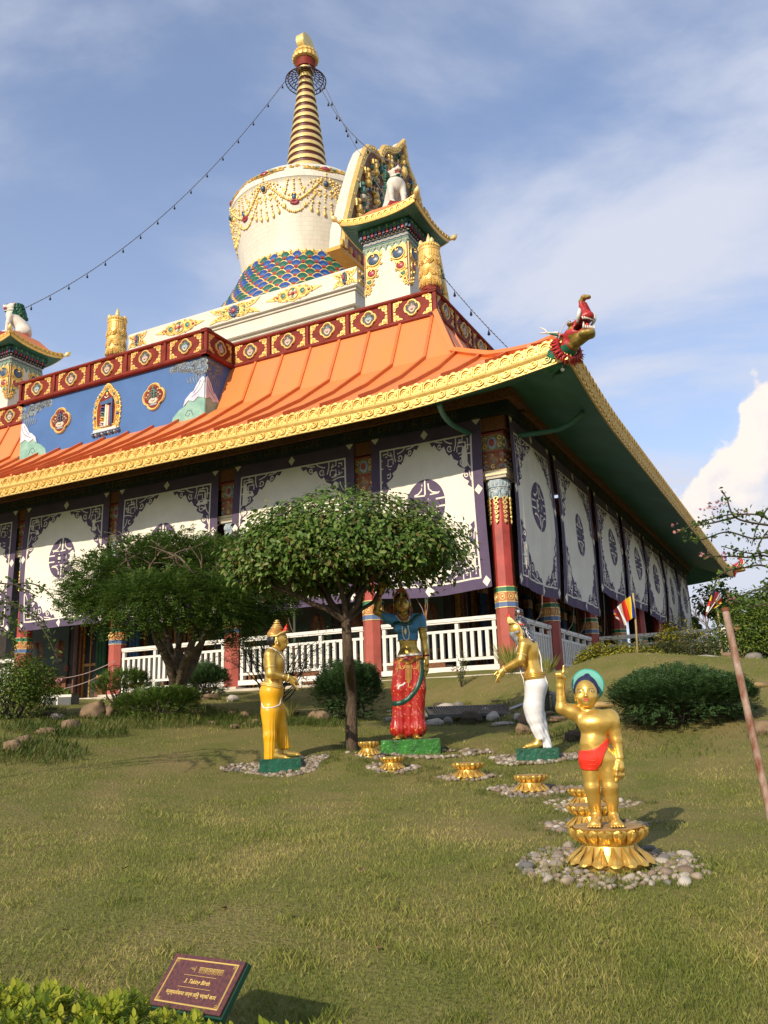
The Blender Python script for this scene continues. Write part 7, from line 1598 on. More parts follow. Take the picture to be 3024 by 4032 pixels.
def shrub(name, px, py, D, rx, ry, h, n, ln, asp, m, label, cat='shrub', group=None, seed=1, mode='leaf', sprN=5, blobs=9, stems=14, flat=.0, noise=.16, zc=.42):
    p = gpt(px, py, D); o = empty(name, (p[0], p[1], gz(p[0], p[1])), 0, label, cat, group); o.scale = (sfac(D),)*3; rr = random.Random(seed); g = G()
    for k in range(stems): a = rr.random()*6.28; q = rr.random()**.6; limb(g, (rx*.25*q*math.cos(a), ry*.25*q*math.sin(a), -.05), (rx*.8*q*math.cos(a*1.1), ry*.8*q*math.sin(a*1.1), h*rr.uniform(.5, .85)), .012+.012*h, .004, rr, .1, 5)
    g.build('stems', [twig], o, True)
    cl = [((0, 0, h*zc), (rx, ry, h*(1-zc)))]
    for k in range(blobs): a = rr.random()*6.28; q = rr.uniform(.4, .85); cl.append(((rx*q*math.cos(a), ry*q*math.sin(a), h*(.3+.4*(1-q)+.15*rr.random())), (rx*.38, ry*.38, h*.30)))
    if mode == 'leaf': crown_mesh('foliage', cl, n, ln, asp, m, o, seed, up=.5, shell=.6, noise=noise, nf=6, zcut=.02)
    else:
        r_ = np.random.default_rng(seed); bs = []; ds = []; vol = np.array([c[1][0]*c[1][2] for c in cl]); vol /= vol.sum()
        for (c, rad), f_ in zip(cl, vol):
            k = int(n*f_); d = rdir(k, r_); d[:, 2] = np.abs(d[:, 2])*np.where(r_.random(k) < .8, 1, -1); q = .72+.28*r_.random(k); b_ = np.array(c)+d*np.array(rad)*q[:, None]*(1+noise*clump_noise(np.array(c)+d*np.array(rad), 9, seed)[:, None]); bs.append(b_); ds.append(d+np.array([0, 0, .35])+.45*rdir(k, r_))
        bs = np.concatenate(bs); ds = np.concatenate(ds); kp = bs[:, 2] > .01; sprig_mesh('foliage', bs[kp], ds[kp], ln*2.2, sprN, ln, asp, m, o, seed, curl=.12)
    return o
shrub('juniper', 2690, 2850, 10.9, .88, .75, .72, 15000, .036, .40, Lj, 'broad dark blue green juniper mound on the lawn right of the golden child', group='dark green junipers', seed=3, mode='spr', sprN=4, blobs=14, zc=.35)
shrub('juniper', 1372, 2790, 12.9, .52, .45, .82, 7000, .034, .40, Lj, 'rounded juniper between the slim tree trunk and the mother statue', group='dark green junipers', seed=4, mode='spr', sprN=4, blobs=8, zc=.42)
shrub('juniper', 800, 2745, 14.3, .40, .35, .55, 3500, .034, .40, Lj, 'small juniper against the railing behind the forked trunk', group='dark green junipers', seed=5, mode='spr', sprN=4, blobs=6)
shrub('clipped_bush', 30, 2830, 12.0, .62, .6, .95, 9000, .040, .5, Lb, 'bright green leafy bush with dark underside at the left picture edge', seed=6, blobs=10)
shrub('low_bush', 185, 2770, 13.6, .42, .3, .26, 1800, .04, .5, Lb, 'low spreading green bush beside the grey stone box at the doorway', seed=7, blobs=5)
shrub('croton_bush', 2440, 2690, 17.3, .75, .6, .84, 7500, .062, .42, Lc, 'yellow and dark green croton bush at the foot of the near flag', seed=8, blobs=12)
shrub('croton_bush', 2700, 2600, 19.0, .65, .4, 1.45, 4200, .06, .42, Lc, 'yellow tipped bush just behind the brownish hedge at the far flag', seed=9, blobs=8)
for i, (px, D, lab) in enumerate([(2590, 17.0, 'left part of the loose brownish green hedge beside the croton bush'), (2720, 16.8, 'middle bush of the loose brownish green hedge behind the large juniper'), (2850, 16.6, 'right bush of the loose brownish hedge beside the rusty pole')]):
    shrub('hedge_bush', px, 2690, D, .52, .42, 1.02+.06*i, 5200, .038, .45, Lh, lab, 'hedge', 'bushes of the loose hedge', seed=30+i, blobs=10, stems=34, zc=.58)
shrub('green_bush', 3010, 2660, 15.0, .75, .6, 1.25, 8000, .046, .5, Lb, 'tall dark green bush at the right picture edge behind the rusty pole', seed=12, blobs=12)
shrub('undergrowth', 620, 2830, 12.3, .62, .4, .42, 2600, .03, .34, Lf, 'feathery undergrowth around the foot of the forked tree', seed=13, mode='spr', sprN=6, blobs=8)
shrub('undergrowth', 480, 2790, 13.1, .45, .3, .55, 900, .03, .34, Lf, 'thin feathery weeds in front of the railing left of the forked trunk', seed=14, mode='spr', sprN=6, blobs=4)
# low hedge in the foreground corner
HZ = .45; o = empty('foreground_hedge', (-.72, 2.32, .32+.8*HZ), 0, 'yellow green clipped hedge with glossy leaves in the near left corner', 'hedge'); o.scale = (.8, .8, .8)
r_ = np.random.default_rng(77); n = 3900
def htop(x): return np.interp(x, [-1.9, -1.27, -1.1, -.9, -.76, -.6, -.45, -.3, .0, .28], [.83, .80, .785, .755, .71, .665, .65, .65, .62, .55])
X_ = r_.uniform(-1.9, .28, n); Y_ = 2.9+r_.uniform(-.42, .40, n); zt = htop(X_)-.09*((Y_-2.9)/.4)**2; hl = .45+.5*(np.sin(X_*9)+np.sin(X_*23+1))*.25
Zt = zt*(1-.42*r_.random(n)**1.6)-.05*np.abs(np.sin(X_*14)*np.cos(Y_*11)); kp = (X_ < -.62) | (r_.random(n) < .55)
bs = np.stack([X_, Y_, Zt], 1)[kp]-np.array([-.9, 2.9, HZ]); k = len(bs)
allV = []; allF = []; off = 0
for i in range(7):
    ang = i*2.4+r_.random(k)*.6; tilt = .35+.22*i/7; t_ = np.stack([np.cos(ang)*(1.25-i*.15), np.sin(ang)*(1.25-i*.15), np.full(k, tilt*1.4)], 1); nn_ = np.stack([-np.cos(ang)*.5, -np.sin(ang)*.5, np.ones(k)], 1)
    V, F = leaf_ov(bs+np.array([0, 0, .006])*i, nn_, t_, .042*(.55+.75*r_.random(k))*(1.15-.06*i), .5, fold=.16); allV.append(V); allF.append(F+off); off += len(V)
np_mesh('foliage', np.concatenate(allV), np.concatenate(allF), Ly, None, False, o)
g = G(); rr = random.Random(2)
for kk in range(110):
    x = rr.uniform(-1.9, .25); y = rr.uniform(2.55, 3.2); limb(g, (x+.9, y-2.9, -.15), (x+.9+rr.uniform(-.08, .08), y-2.9+rr.uniform(-.08, .08), float(htop(x))-HZ-.03), .006, .003, rr, .08, 4)
g.build('stems', [twig], o, True)
# bare-stemmed shrub behind the yellow skirted man
p = at(1085, 2730, 14.4); o = empty('thin_shrub', (p[0], p[1], gz(p[0], p[1])), 0, 'thin twiggy shrub with small leaves against the railing behind the golden man', 'shrub'); g = G(); rr = random.Random(31); en = []
for k in range(30):
    e_ = np.array([rr.uniform(-.75, .8), rr.uniform(-.2, .2), rr.uniform(.5, 1.05)]); limb(g, (rr.uniform(-.08, .08), 0, -.05), e_, .014, .004, rr, .12, 5); en.append(e_)
    for _ in range(4): e2 = e_+np.array([rr.uniform(-.25, .25), rr.uniform(-.15, .15), rr.uniform(-.35, .15)]); limb(g, e_*.8, e2, .005, .002, rr, .1, 4); en.append(e2)
g.build('stems', [twig], o, True); en = np.array(en); en = np.repeat(en, 9, 0)+np.random.default_rng(1).normal(size=(len(en)*9, 3))*.09; k = len(en); r_ = np.random.default_rng(3)
V, F = leaf_geo(en, rdir(k, r_)+np.array([0, 0, .6]), rdir(k, r_)-np.array([0, 0, .3]), .045*(.7+.6*r_.random(k)), .33); np_mesh('foliage', V, F, Lf, None, False, o)
# arching bougainvillea branches at both sides of the picture
def arching(name, base, arcs, D0, label, seed, flowers, lsz=.034, dens=60):
    o = empty(name, tuple(base), 0, label, 'climbing plant', 'arching bougainvillea branches'); k0 = sfac(D0); o.scale = (k0,)*3; b0 = np.array(base); g = G(); r_ = np.random.default_rng(seed); LP_ = []; FP = []
    for arc in arcs:
        P_ = bez([(at(px, py, D)-b0)/k0 for px, py, D in arc], 8); g.tube(P_, list(np.linspace(.011, .004, len(P_))), 0, 5)
        L_ = np.linalg.norm(P_[-1]-P_[0]); m_ = int(dens*L_); idx = r_.uniform(.12, .98, m_)*(len(P_)-1); q = np.stack([np.interp(idx, np.arange(len(P_)), P_[:, i]) for i in range(3)], 1); LP_.append(q+r_.normal(size=q.shape)*.022); FP.append(P_[-1]); 
    g.build('stems', [twig], o, True); Q = np.concatenate(LP_); k = len(Q); V, F = leaf_geo(Q, rdir(k, r_)*.6+np.array([0, 0, .7]), rdir(k, r_), lsz*(.6+.8*r_.random(k)), .72); np_mesh('foliage', V, F, Lf, None, False, o)
    Q = np.concatenate([(at(px, py, D)-b0)/k0+r_.normal(size=(9, 3))*.024 for px, py, D in flowers]); k = len(Q); V, F = leaf_geo(Q, rdir(k, r_), rdir(k, r_), .034, .8); np_mesh('pink_flowers', V, F, Lp, None, False, o)
br = at(3330, 2900, 7.6); br[2] = gz(br[0], br[1])
arching('bougainvillea', br, [[(3330, 2900, 7.6), (3250, 2300, 7.4), (3050, 2060, 7.2), (2910, 2025, 7.1), (2780, 2050, 7.0), (2660, 2100, 7.0)], [(3040, 2070, 7.2), (2900, 2040, 7.1), (2860, 1960, 7.1), (2840, 1935, 7.1)], [(2900, 2035, 7.1), (2800, 2060, 7.0), (2740, 2070, 7.0)],
    [(3200, 2400, 7.4), (3080, 2140, 7.2), (2960, 2120, 7.2), (2860, 2095, 7.2), (2760, 2125, 7.2), (2700, 2115, 7.1)], [(3250, 2450, 7.4), (3100, 2190, 7.2), (2960, 2180, 7.1), (2840, 2150, 7.1)], [(3250, 2500, 7.4), (3060, 2215, 7.2), (2940, 2195, 7.1), (2850, 2190, 7.1), (2770, 2190, 7.1)],
    [(3260, 2500, 7.4), (3050, 2250, 7.2), (2930, 2235, 7.1), (2840, 2260, 7.1), (2810, 2320, 7.1), (2800, 2390, 7.1)], [(3200, 2600, 7.4), (3080, 2300, 7.2), (2990, 2320, 7.1), (2920, 2345, 7.1)], [(3200, 2650, 7.5), (3060, 2330, 7.2), (2980, 2350, 7.2), (2900, 2370, 7.1)], [(3200, 2650, 7.5), (3050, 2400, 7.2), (2950, 2390, 7.2), (2870, 2360, 7.1)],
    [(3250, 2300, 7.3), (3060, 2010, 7.2), (2990, 2060, 7.2), (2960, 2150, 7.1)], [(3250, 2300, 7.3), (3080, 2080, 7.2), (2990, 2140, 7.2), (3000, 2230, 7.1)]], 7.2, 'thorny bougainvillea reaching in from the right with sparse leaves and pink flowers', 5, [(2785, 1995, 7.1), (2815, 2005, 7.1), (2918, 2018, 7.1), (2655, 2078, 7.0), (2770, 2180, 7.1), (2850, 2190, 7.1), (2875, 2362, 7.1), (2830, 1990, 7.1)], dens=70)
bl = at(-300, 2900, 8.6); bl[2] = gz(bl[0], bl[1])
arching('bougainvillea', bl, [[(-300, 2900, 8.6), (-100, 2360, 8.5), (60, 2300, 8.4), (160, 2310, 8.4), (230, 2380, 8.3), (290, 2450, 8.3)], [(-200, 2500, 8.5), (0, 2380, 8.4), (90, 2400, 8.4), (170, 2480, 8.3), (230, 2600, 8.3)], [(-200, 2600, 8.5), (-20, 2440, 8.4), (60, 2450, 8.4), (110, 2520, 8.3)], [(-200, 2500, 8.5), (-20, 2330, 8.4), (60, 2390, 8.4), (130, 2390, 8.4)],
    [(-200, 2700, 8.5), (-40, 2480, 8.4), (40, 2500, 8.4), (70, 2580, 8.3)], [(-250, 2700, 8.5), (-60, 2400, 8.4), (20, 2430, 8.4), (60, 2460, 8.3)], [(60, 2300, 8.4), (110, 2330, 8.4), (150, 2350, 8.4)], [(100, 2420, 8.4), (160, 2440, 8.4), (210, 2510, 8.4)]], 8.4, 'sparse green arching branches reaching in from the left over the columns', 6, [(230, 2680, 8.3)], lsz=.04, dens=80)
# grass tufts, flowers
def tuft(name, px, py, D, n, h, sp_, label, m=None):
    p = at(px, py, D); o = empty(name, (p[0], p[1], gz(p[0], p[1])), 0, label, 'plant'); o.scale = (sfac(D),)*3; r_ = np.random.default_rng(n); k = n; a = r_.random(k)*6.283; b_ = np.stack([np.cos(a)*sp_*.3*r_.random(k), np.sin(a)*sp_*.3*r_.random(k), np.zeros(k)], 1); t_ = np.stack([np.cos(a)*.45, np.sin(a)*.45, np.ones(k)], 1)
    V, F = leaf_geo(b_, np.stack([-np.cos(a), -np.sin(a), np.full(k, .4)], 1), t_, h*(.6+.5*r_.random(k)), .035, fold=.1); np_mesh('blades', V, F, m or gm, None, False, o)
tuft('grass_tuft', 2015, 2690, 14.8, 170, .62, .4, 'tall grass tuft growing at the foot of the corner column'); tuft('grass_tuft', 1142, 2795, 12.9, 70, .32, .2, 'dark green iris like tuft behind the yellow skirt')
tuft('grass_tuft', 2160, 2660, 15.2, 90, .42, .3, 'small grass tuft behind the bearded elder')
p = at(1815, 2690, 14.6); o = empty('flower_plant', (p[0], p[1], gz(p[0], p[1])), 0, 'small weed with pink flowers growing in front of the railing', 'plant'); g = G(); rr = random.Random(6); Q = []
for k in range(9): e_ = np.array([rr.uniform(-.2, .2), rr.uniform(-.1, .1), rr.uniform(.2, .6)]); limb(g, (0, 0, -.03), e_, .006, .003, rr, .1, 4); Q += [e_*t for t in np.linspace(.3, 1, 12)]
g.build('stems', [twig], o); r_ = np.random.default_rng(2); Q = np.array(Q)+r_.normal(size=(len(Q), 3))*.02; k = len(Q); V, F = leaf_geo(Q, rdir(k, r_), rdir(k, r_), .045, .5); np_mesh('foliage', V, F, Lf, None, False, o); Q = r_.normal(size=(14, 3))*.03+np.array([-.12, 0, .28]); V, F = leaf_geo(Q, rdir(14, r_), rdir(14, r_), .03, .9); np_mesh('flowers', V, F, Lp, None, False, o)

# -- background trees
def bare_tree(px, py, D, h, label, seed):
    p = at(px, py, D); o = empty('bare_tree', (p[0], p[1], 2.3), 0, label, 'tree', 'background trees'); g = G(); rr = random.Random(seed)
    def grow(p0, d, L_, r0, lev):
        p1 = p0+d*L_; g.tube([tuple(p0), tuple((p0+p1)/2+np.array([rr.uniform(-.05, .05)*L_]*3)), tuple(p1)], [r0, r0*.85, r0*.68], 0, 5)
        if lev == 0: return
        for _ in range(3 if lev > 1 else 4): nd = d+np.array([rr.uniform(-.75, .75), rr.uniform(-.75, .75), rr.uniform(-.15, .5)]); nd /= np.linalg.norm(nd); grow(p1, nd, L_*rr.uniform(.6, .82), r0*.62, lev-1)
    grow(np.array([0, 0, -.2]), np.array([0, 0, 1.0]), h*.34, h*.02, 5); g.build('trunk', [mat('pale_grey_bark', (.22, .18, .16), .9, var=.2)], o); return o
bare_tree(2830, 2500, 44, 5.2, 'leafless tree far behind the hedge below the far eave', 3); bare_tree(2950, 2510, 52, 4.2, 'small leafless tree at the right edge far behind the hedge', 9)
def far_tree(px, py, D, r_, h, label, seed, m=Lf):
    p = at(px, py, D); o = empty('far_tree', (p[0], p[1], 2.2), 0, label, 'tree', 'background trees'); g = G(); rr = random.Random(seed)
    limb(g, (0, 0, -.2), (0, 0, h*.6), h*.035, h*.02, rr, .03)
    cl = []
    for k in range(10): a = rr.random()*6.28; q = rr.random()*.8; e_ = (r_*q*math.cos(a), r_*q*math.sin(a), h*rr.uniform(.45, .9)); limb(g, (0, 0, h*.4), e_, h*.015, h*.005, rr, .1, 4); cl.append((e_, (r_*.42, r_*.42, h*.16)))
    g.build('trunk', [bark], o, True); crown_mesh('crown', cl, 3000, .19, .6, m, o, seed, noise=.3, nf=2)
far_tree(2690, 2480, 38, 1.3, 3.6, 'green tree far off between the last blind and the bare tree', 3); far_tree(2775, 2480, 42, 1.0, 2.8, 'low green tree far off under the bare tree', 4); far_tree(2985, 2470, 30, 1.6, 4.0, 'green tree far off at the right picture edge', 5); far_tree(3150, 2450, 33, 1.6, 4.2, 'green tree just beyond the right picture edge', 6)
# ---------------------------------------------------------------- rocks, pebbles and small things
def rock_mat(name, c1, c2): return mat(name, c1, .85, var=.3, scale=7, col2=c2, bump=.7, bscale=14, detail=8, spec=.2)
rk = [rock_mat('brown_rock', (.24, .165, .10), (.12, .085, .055)), rock_mat('pale_river_stone', (.46, .42, .36), (.30, .27, .23)), rock_mat('dark_rock', (.085, .065, .045), (.045, .038, .03)), rock_mat('grey_rock', (.22, .20, .17), (.12, .11, .10))]
def rock(px, py, D, wpx, hpx, m, label, seed, rough=.22, deep=.8, tilt=0.0):
    p = gpt(px, py, D); s_ = p[1]/3464; wd = wpx*s_/2; h = hpx*s_*1.0; r = np.random.default_rng(seed); n, k = 22, 14; V = []; ph = r.random(12)*6.28
    for i in range(k+1):
        t = math.pi*i/k
        for j in range(n):
            a = 2*math.pi*j/n; d = np.array([math.sin(t)*math.cos(a), math.sin(t)*math.sin(a), math.cos(t)])
            q = 1+rough*(math.sin(2.1*d[0]*2+ph[0]+d[1])*.5+math.sin(3.3*d[1]*2+ph[1])*.35+math.sin(4.1*d[2]*2+ph[2]+2*d[0])*.3+.2*math.sin(9*d[0]+ph[3])*math.sin(8*d[2]+ph[4]))
            if rough > .2:      # chipped planes
                for c in range(5): nn = np.array([math.cos(ph[c]*1.7)*math.sin(ph[c+5]), math.sin(ph[c]*1.7)*math.sin(ph[c+5]), abs(math.cos(ph[c+5]))]); dd = d@nn*q; q = q*(.80/dd) if dd > .80 else q
            V.append((d[0]*wd*q+tilt*d[2]*wd, d[1]*wd*deep*q, d[2]*h*.62*q+h*.40))
    g = G(); g.add(V, [(i*n+j, i*n+(j+1) % n, (i+1)*n+(j+1) % n, (i+1)*n+j) for i in range(k) for j in range(n)], 0)
    o = g.build('rock', [m], None, 38 if rough > .2 else True); o.location = (p[0], p[1], p[2]-h*.03); o.rotation_euler = (0, 0, -math.atan2(p[0], p[1])); return tag(o, label, 'rock', 'rocks set in the lawn')
def cr(ox, oy, s_): return lambda x, y: (ox+x/s_, oy+y/s_)
a = cr(0, 2600, 2.37); b = cr(500, 2500, 2.37); c = cr(1500, 2650, 2.074); d = cr(2350, 2550, 2.461)
RK = [(a, 105, 855, 190, 115, 9.9, 0, 'broken brown rock lowest at the left picture edge'), (a, 200, 790, 150, 90, 10.3, 0, 'slanting brown rock leaning beside the lowest left rock'), (a, 420, 705, 165, 85, 10.9, 0, 'flat rounded brown rock in the left rock row'), (a, 545, 685, 85, 50, 11.0, 0, 'small tan rock between the flat rock and the pointed rock'),
      (a, 650, 665, 165, 125, 11.2, 0, 'pointed brown rock at the right end of the left rock row'), (a, 535, 555, 145, 60, 12.2, 3, 'grey flat rock above the left rock row'), (a, 470, 522, 130, 50, 12.6, 2, 'dark flat rock behind the grey flat rock'), (a, 880, 545, 215, 175, 12.6, 0, 'largest brown boulder leaning in front of the doorway platform'), (a, 1000, 545, 130, 128, 12.5, 0, 'tall brown boulder leaning against the largest boulder'),
      (a, 350, 477, 75, 38, 13.1, 0, 'small yellowish rock near the grey stone box'), (a, 470, 466, 110, 42, 13.2, 0, 'rounded brown rock in front of the grey stone box'), (a, 405, 452, 85, 48, 13.4, 0, 'brown rock left of the grey stone box'),
      (b, 770, 602, 190, 58, 14.0, 0, 'long brown rock below the small juniper at the railing'), (b, 985, 562, 115, 62, 14.3, 1, 'pale rock at the foot of the third column'), (b, 985, 758, 105, 60, 12.5, 0, 'tan rock upper left of the group behind the golden man'), (b, 1090, 782, 105, 76, 12.4, 0, 'largest tan rock of the group behind the golden man'), (b, 800, 838, 115, 38, 12.0, 0, 'low flat tan rock left of the group behind the golden man'),
      (b, 1008, 872, 95, 42, 11.9, 0, 'half buried rock lowest of the group behind the golden man'), (b, 1200, 832, 82, 54, 12.0, 0, 'round tan rock close behind the golden man'), (b, 1105, 852, 75, 40, 12.0, 0, 'small rock in the middle of the group behind the golden man'), (b, 1630, 832, 80, 28, 12.2, 0, 'low brown rock right of the yellow skirt'), (b, 1545, 640, 120, 40, 13.2, 2, 'dark mossy rock behind the iris tuft'),
      (c, 535, 302, 175, 52, 13.9, 1, 'long white river stone behind the mother statue'), (c, 640, 288, 92, 50, 14.1, 3, 'grey river stone touching the long white one'), (c, 470, 292, 88, 58, 14.0, 2, 'dark brown stone left of the long white river stone'), (c, 62, 398, 110, 38, 13.0, 1, 'pale stone left of the red trousers'), (c, 70, 320, 50, 18, 13.6, 1, 'thin pale stone above the stone left of the red trousers'),
      (c, 372, 382, 92, 48, 13.2, 1, 'pale stone right of the red trousers'), (c, 440, 435, 150, 62, 12.8, 1, 'slanting pale stone with grass over its edge'), (c, 550, 424, 92, 64, 12.8, 3, 'round blue grey stone beside the large dark rock'), (c, 588, 362, 100, 58, 13.1, 1, 'pale stone behind the round blue grey stone'), (c, 740, 415, 205, 118, 12.9, 2, 'large dark brown rock in the middle of the stream stones'),
      (c, 850, 345, 102, 58, 13.3, 1, 'pale stone behind the large dark rock'), (c, 915, 398, 110, 78, 13.0, 1, 'rounded pale stone right of the large dark rock'), (c, 1000, 432, 200, 36, 12.7, 1, 'long flat white stone in front of the stream stones'), (c, 1120, 398, 70, 66, 12.9, 1, 'white stone left of the brown boulder behind the elder'), (c, 1160, 502, 135, 92, 12.2, 0, 'lower brown boulder behind the white skirt'),
      (c, 1190, 422, 132, 98, 12.5, 0, 'upper brown boulder behind the white skirt'), (c, 1375, 352, 90, 42, 13.0, 0, 'small brown rock right of the white skirt'), (c, 1455, 398, 165, 52, 12.6, 0, 'reddish tan rock below the raised forearm of the child'), (c, 1570, 552, 150, 85, 11.6, 2, 'dark shaded rock behind the raised arm of the child'),
      (d, 1060, 408, 420, 76, 14.6, 1, 'very long pale boulder lying behind the large juniper'), (d, 1335, 442, 150, 84, 14.2, 0, 'brown earth coloured rock right of the long pale boulder'), (d, 1572, 438, 165, 92, 14.2, 3, 'grey rock at the right edge beyond the rusty pole'), (d, 1610, 845, 170, 150, 11.2, 0, 'rough brown rock at the right edge beside the juniper')]
for i, (f_, x, y, w_, h_, D, m_, lab) in enumerate(RK):
    px, py = f_(x, y); s_ = {id(a): 2.37, id(b): 2.37, id(c): 2.074, id(d): 2.461}[id(f_)]; rock(px, py, D, w_/s_, h_/s_, rk[m_], lab, i+3, .26 if m_ in (0, 2) else .12, .8, .15*math.sin(i))
for k_, (x, y) in enumerate(((600, 1432), (560, 1425))): px, py = 850+x/1.4426, 1850+y/1.4426; rock(px, py, 12.0, 62, 50-8*k_, rk[0], ('brown rock under the juniper beside the slim trunk', 'brown rock left of the one under the juniper')[k_], 90+k_)
# pebbles
def peb_mat(name, use_obj):
    m = bpy.data.materials.new(name); m.use_nodes = True; t = m.node_tree; b_ = t.nodes['Principled BSDF']; b_.inputs['Roughness'].default_value = .7; b_.inputs['Specular IOR Level'].default_value = .3
    src = t.nodes.new('ShaderNodeObjectInfo').outputs['Random'] if use_obj else t.nodes.new('ShaderNodeNewGeometry').outputs['Random Per Island']
    cr_ = t.nodes.new('ShaderNodeValToRGB'); t.links.new(src, cr_.inputs[0]); cs = [(.15, .11, .08), (.22, .165, .11), (.32, .26, .19), (.12, .115, .115), (.26, .22, .18), (.44, .40, .34), (.20, .14, .105), (.36, .30, .24)]
    e = cr_.color_ramp.elements; e[0].color = (*cs[0], 1); e[1].color = (*cs[-1], 1)
    for i in range(1, 7): x = e.new(i/7); x.color = (*cs[i], 1)
    n = t.nodes.new('ShaderNodeTexNoise'); n.inputs['Scale'].default_value = 30; tc = t.nodes.new('ShaderNodeTexCoord'); t.links.new(tc.outputs['Object'], n.inputs[0]); mx_ = t.nodes.new('ShaderNodeMix'); mx_.data_type = 'RGBA'; mx_.blend_type = 'MULTIPLY'; mx_.inputs[0].default_value = .6; t.links.new(cr_.outputs[0], mx_.inputs[6]); t.links.new(n.outputs[0], mx_.inputs[7]); mx_.inputs[7].default_value = (1, 1, 1, 1)
    mr = t.nodes.new('ShaderNodeMapRange'); t.links.new(n.outputs[0], mr.inputs[0]); mr.inputs['To Min'].default_value = .55; mr.inputs['To Max'].default_value = 1.35; t.links.new(mr.outputs[0], mx_.inputs[7]); t.links.new(mx_.outputs[2], b_.inputs['Base Color'])
    return m
pmo, pms = peb_mat('pebble_each', True), peb_mat('pebble_gravel', False)
CM_ = []
for i in range(7):
    r = np.random.default_rng(50+i); V = []; n, k = 14, 9; ph = r.random(6)*6.28; ax3 = (1, .62+.3*r.random(), .5+.25*r.random())
    for a_ in range(k+1):
        t = math.pi*a_/k
        for j in range(n):
            q_ = 2*math.pi*j/n; dd = (math.sin(t)*math.cos(q_), math.sin(t)*math.sin(q_), math.cos(t)); q = 1+.10*math.sin(3*dd[0]+ph[0])+.09*math.sin(4*dd[1]+ph[1])+.06*math.sin(4*dd[2]+ph[2]); V.append(tuple(dd[c_]*ax3[c_]*q for c_ in range(3)))
    g = G(); g.add(V, [(x_*n+j, x_*n+(j+1) % n, (x_+1)*n+(j+1) % n, (x_+1)*n+j) for x_ in range(k) for j in range(n)], 0); o = g.build('cobble', [pmo], None, True); CM_.append(o.data); bpy.data.objects.remove(o)
rr = random.Random(12); x0, y0, z0, r0 = LP[0]; placed = []
tries = 0
while len(placed) < 135 and tries < 5000:
    tries += 1; a_ = rr.random()*6.283; q = .8*rr.uniform(.30, .56); x = x0+q*math.cos(a_)*1.05; y = y0+q*math.sin(a_)*.85; s_ = .8*rr.choice((.022, .028, .034, .042, .05, .032))
    if math.hypot(x-x0, y-y0) < r0+s_*.8: continue
    if any(math.hypot(x-p[0], y-p[1]) < (s_+p[2])*.74 for p in placed): continue
    placed.append((x, y, s_)); o = bpy.data.objects.new('cobble', CM_[rr.randrange(7)]); sc.collection.objects.link(o); o.location = (x, y, gz(x, y)+s_*.16); o.scale = (s_,)*3; o.rotation_euler = (rr.uniform(-.4, .4), rr.uniform(-.4, .4), rr.random()*6.28)
    tag(o, 'smooth rounded cobble in the ring of stones around the golden child', 'stone', 'cobbles ringing the front lotus pedestal')
def icov(n=6, k=4):
    V = [(0, 0, 1)]+[(math.sin(math.pi*i/k)*math.cos(2*math.pi*j/n), math.sin(math.pi*i/k)*math.sin(2*math.pi*j/n), math.cos(math.pi*i/k)) for i in range(1, k) for j in range(n)]+[(0, 0, -1)]; F = []
    for j in range(n): F.append((0, 1+j, 1+(j+1) % n)); e = 1+(k-2)*n; F.append((len(V)-1, e+(j+1) % n, e+j))
    for i in range(k-2):
        for j in range(n): a_ = 1+i*n+j; b_ = 1+i*n+(j+1) % n; F += [(a_, a_+n, b_+n), (a_, b_+n, b_)]
    return np.array(V), np.array(F)
IV, IF = icov(8, 5)
patches = [(LP[1], .47, .30, 150), (LP[2], .44, .30, 150), (LP[3], .48, .32, 230), (LP[4], .36, .24, 100), (LP[5], .34, .24, 100), (LP[6], .26, .2, 50)]
pc = []; r_ = np.random.default_rng(4)
def addp(cx, cy, rx, ry, n, hole, sz=(.018, .042), sq=None):
    rx, ry, sz = rx*.8, ry*.8, (sz[0]*.8, sz[1]*.8); sq = sq and (sq[0]*.8, sq[1]*.8)
    for _ in range(n):
        a_ = r_.random()*6.283; q = math.sqrt(r_.random())*(.9+.2*math.sin(3*a_+cx)); x = cx+rx*q*math.cos(a_); y = cy+ry*q*math.sin(a_)
        if sq and abs(x-cx) < sq[0] and abs(y-cy) < sq[1]: continue
        if not sq and math.hypot(x-cx, y-cy) < hole: continue
        pc.append((x, y, sz[0]+(sz[1]-sz[0])*r_.random()**2))
for (x, y, z, rad), rx, ry, n in patches: addp(x, y, rx, ry, n, rad*.95)
p = gpt(1103, 3032, 10.55); addp(p[0], p[1], .66, .38, 560, 0, sq=(.24, .2)); p = gpt(1640, 2968, 11.6); addp(p[0]+.15, p[1]-.1, .78, .42, 560, 0, sq=(.40, .24)); p = gpt(2117, 2992, 10.75); addp(p[0], p[1], .70, .38, 600, 0, sq=(.25, .2)); addp(LP[0][0]+.02, LP[0][1], .56, .46, 260, LP[0][3]*.9, (.008, .02))
pc = np.array(pc); n = len(pc); sc3 = pc[:, 2:3]*np.stack([.8+.5*r_.random(n), .7+.4*r_.random(n), .5+.3*r_.random(n)], 1); zz_ = gzs(pc[:, 0], pc[:, 1])+sc3[:, 2]*.1+.012*r_.random(n)
ca, sa = np.cos(r_.random(n)*6.28), np.sin(r_.random(n)*6.28); nv = len(IV); loc = IV[None]*sc3[:, None]*(1+.12*r_.normal(size=(n, nv, 1))*.5); nrm = np.sqrt(ca**2+sa**2); ca, sa = ca/nrm, sa/nrm
X2 = loc[..., 0]*ca[:, None]-loc[..., 1]*sa[:, None]+pc[:, 0:1]; Y2 = loc[..., 0]*sa[:, None]+loc[..., 1]*ca[:, None]+pc[:, 1:2]; Z2 = loc[..., 2]+zz_[:, None]
V = np.stack([X2, Y2, Z2], -1).reshape(-1, 3); F = (IF[None]+(np.arange(n)*nv)[:, None, None]).reshape(-1, 3)
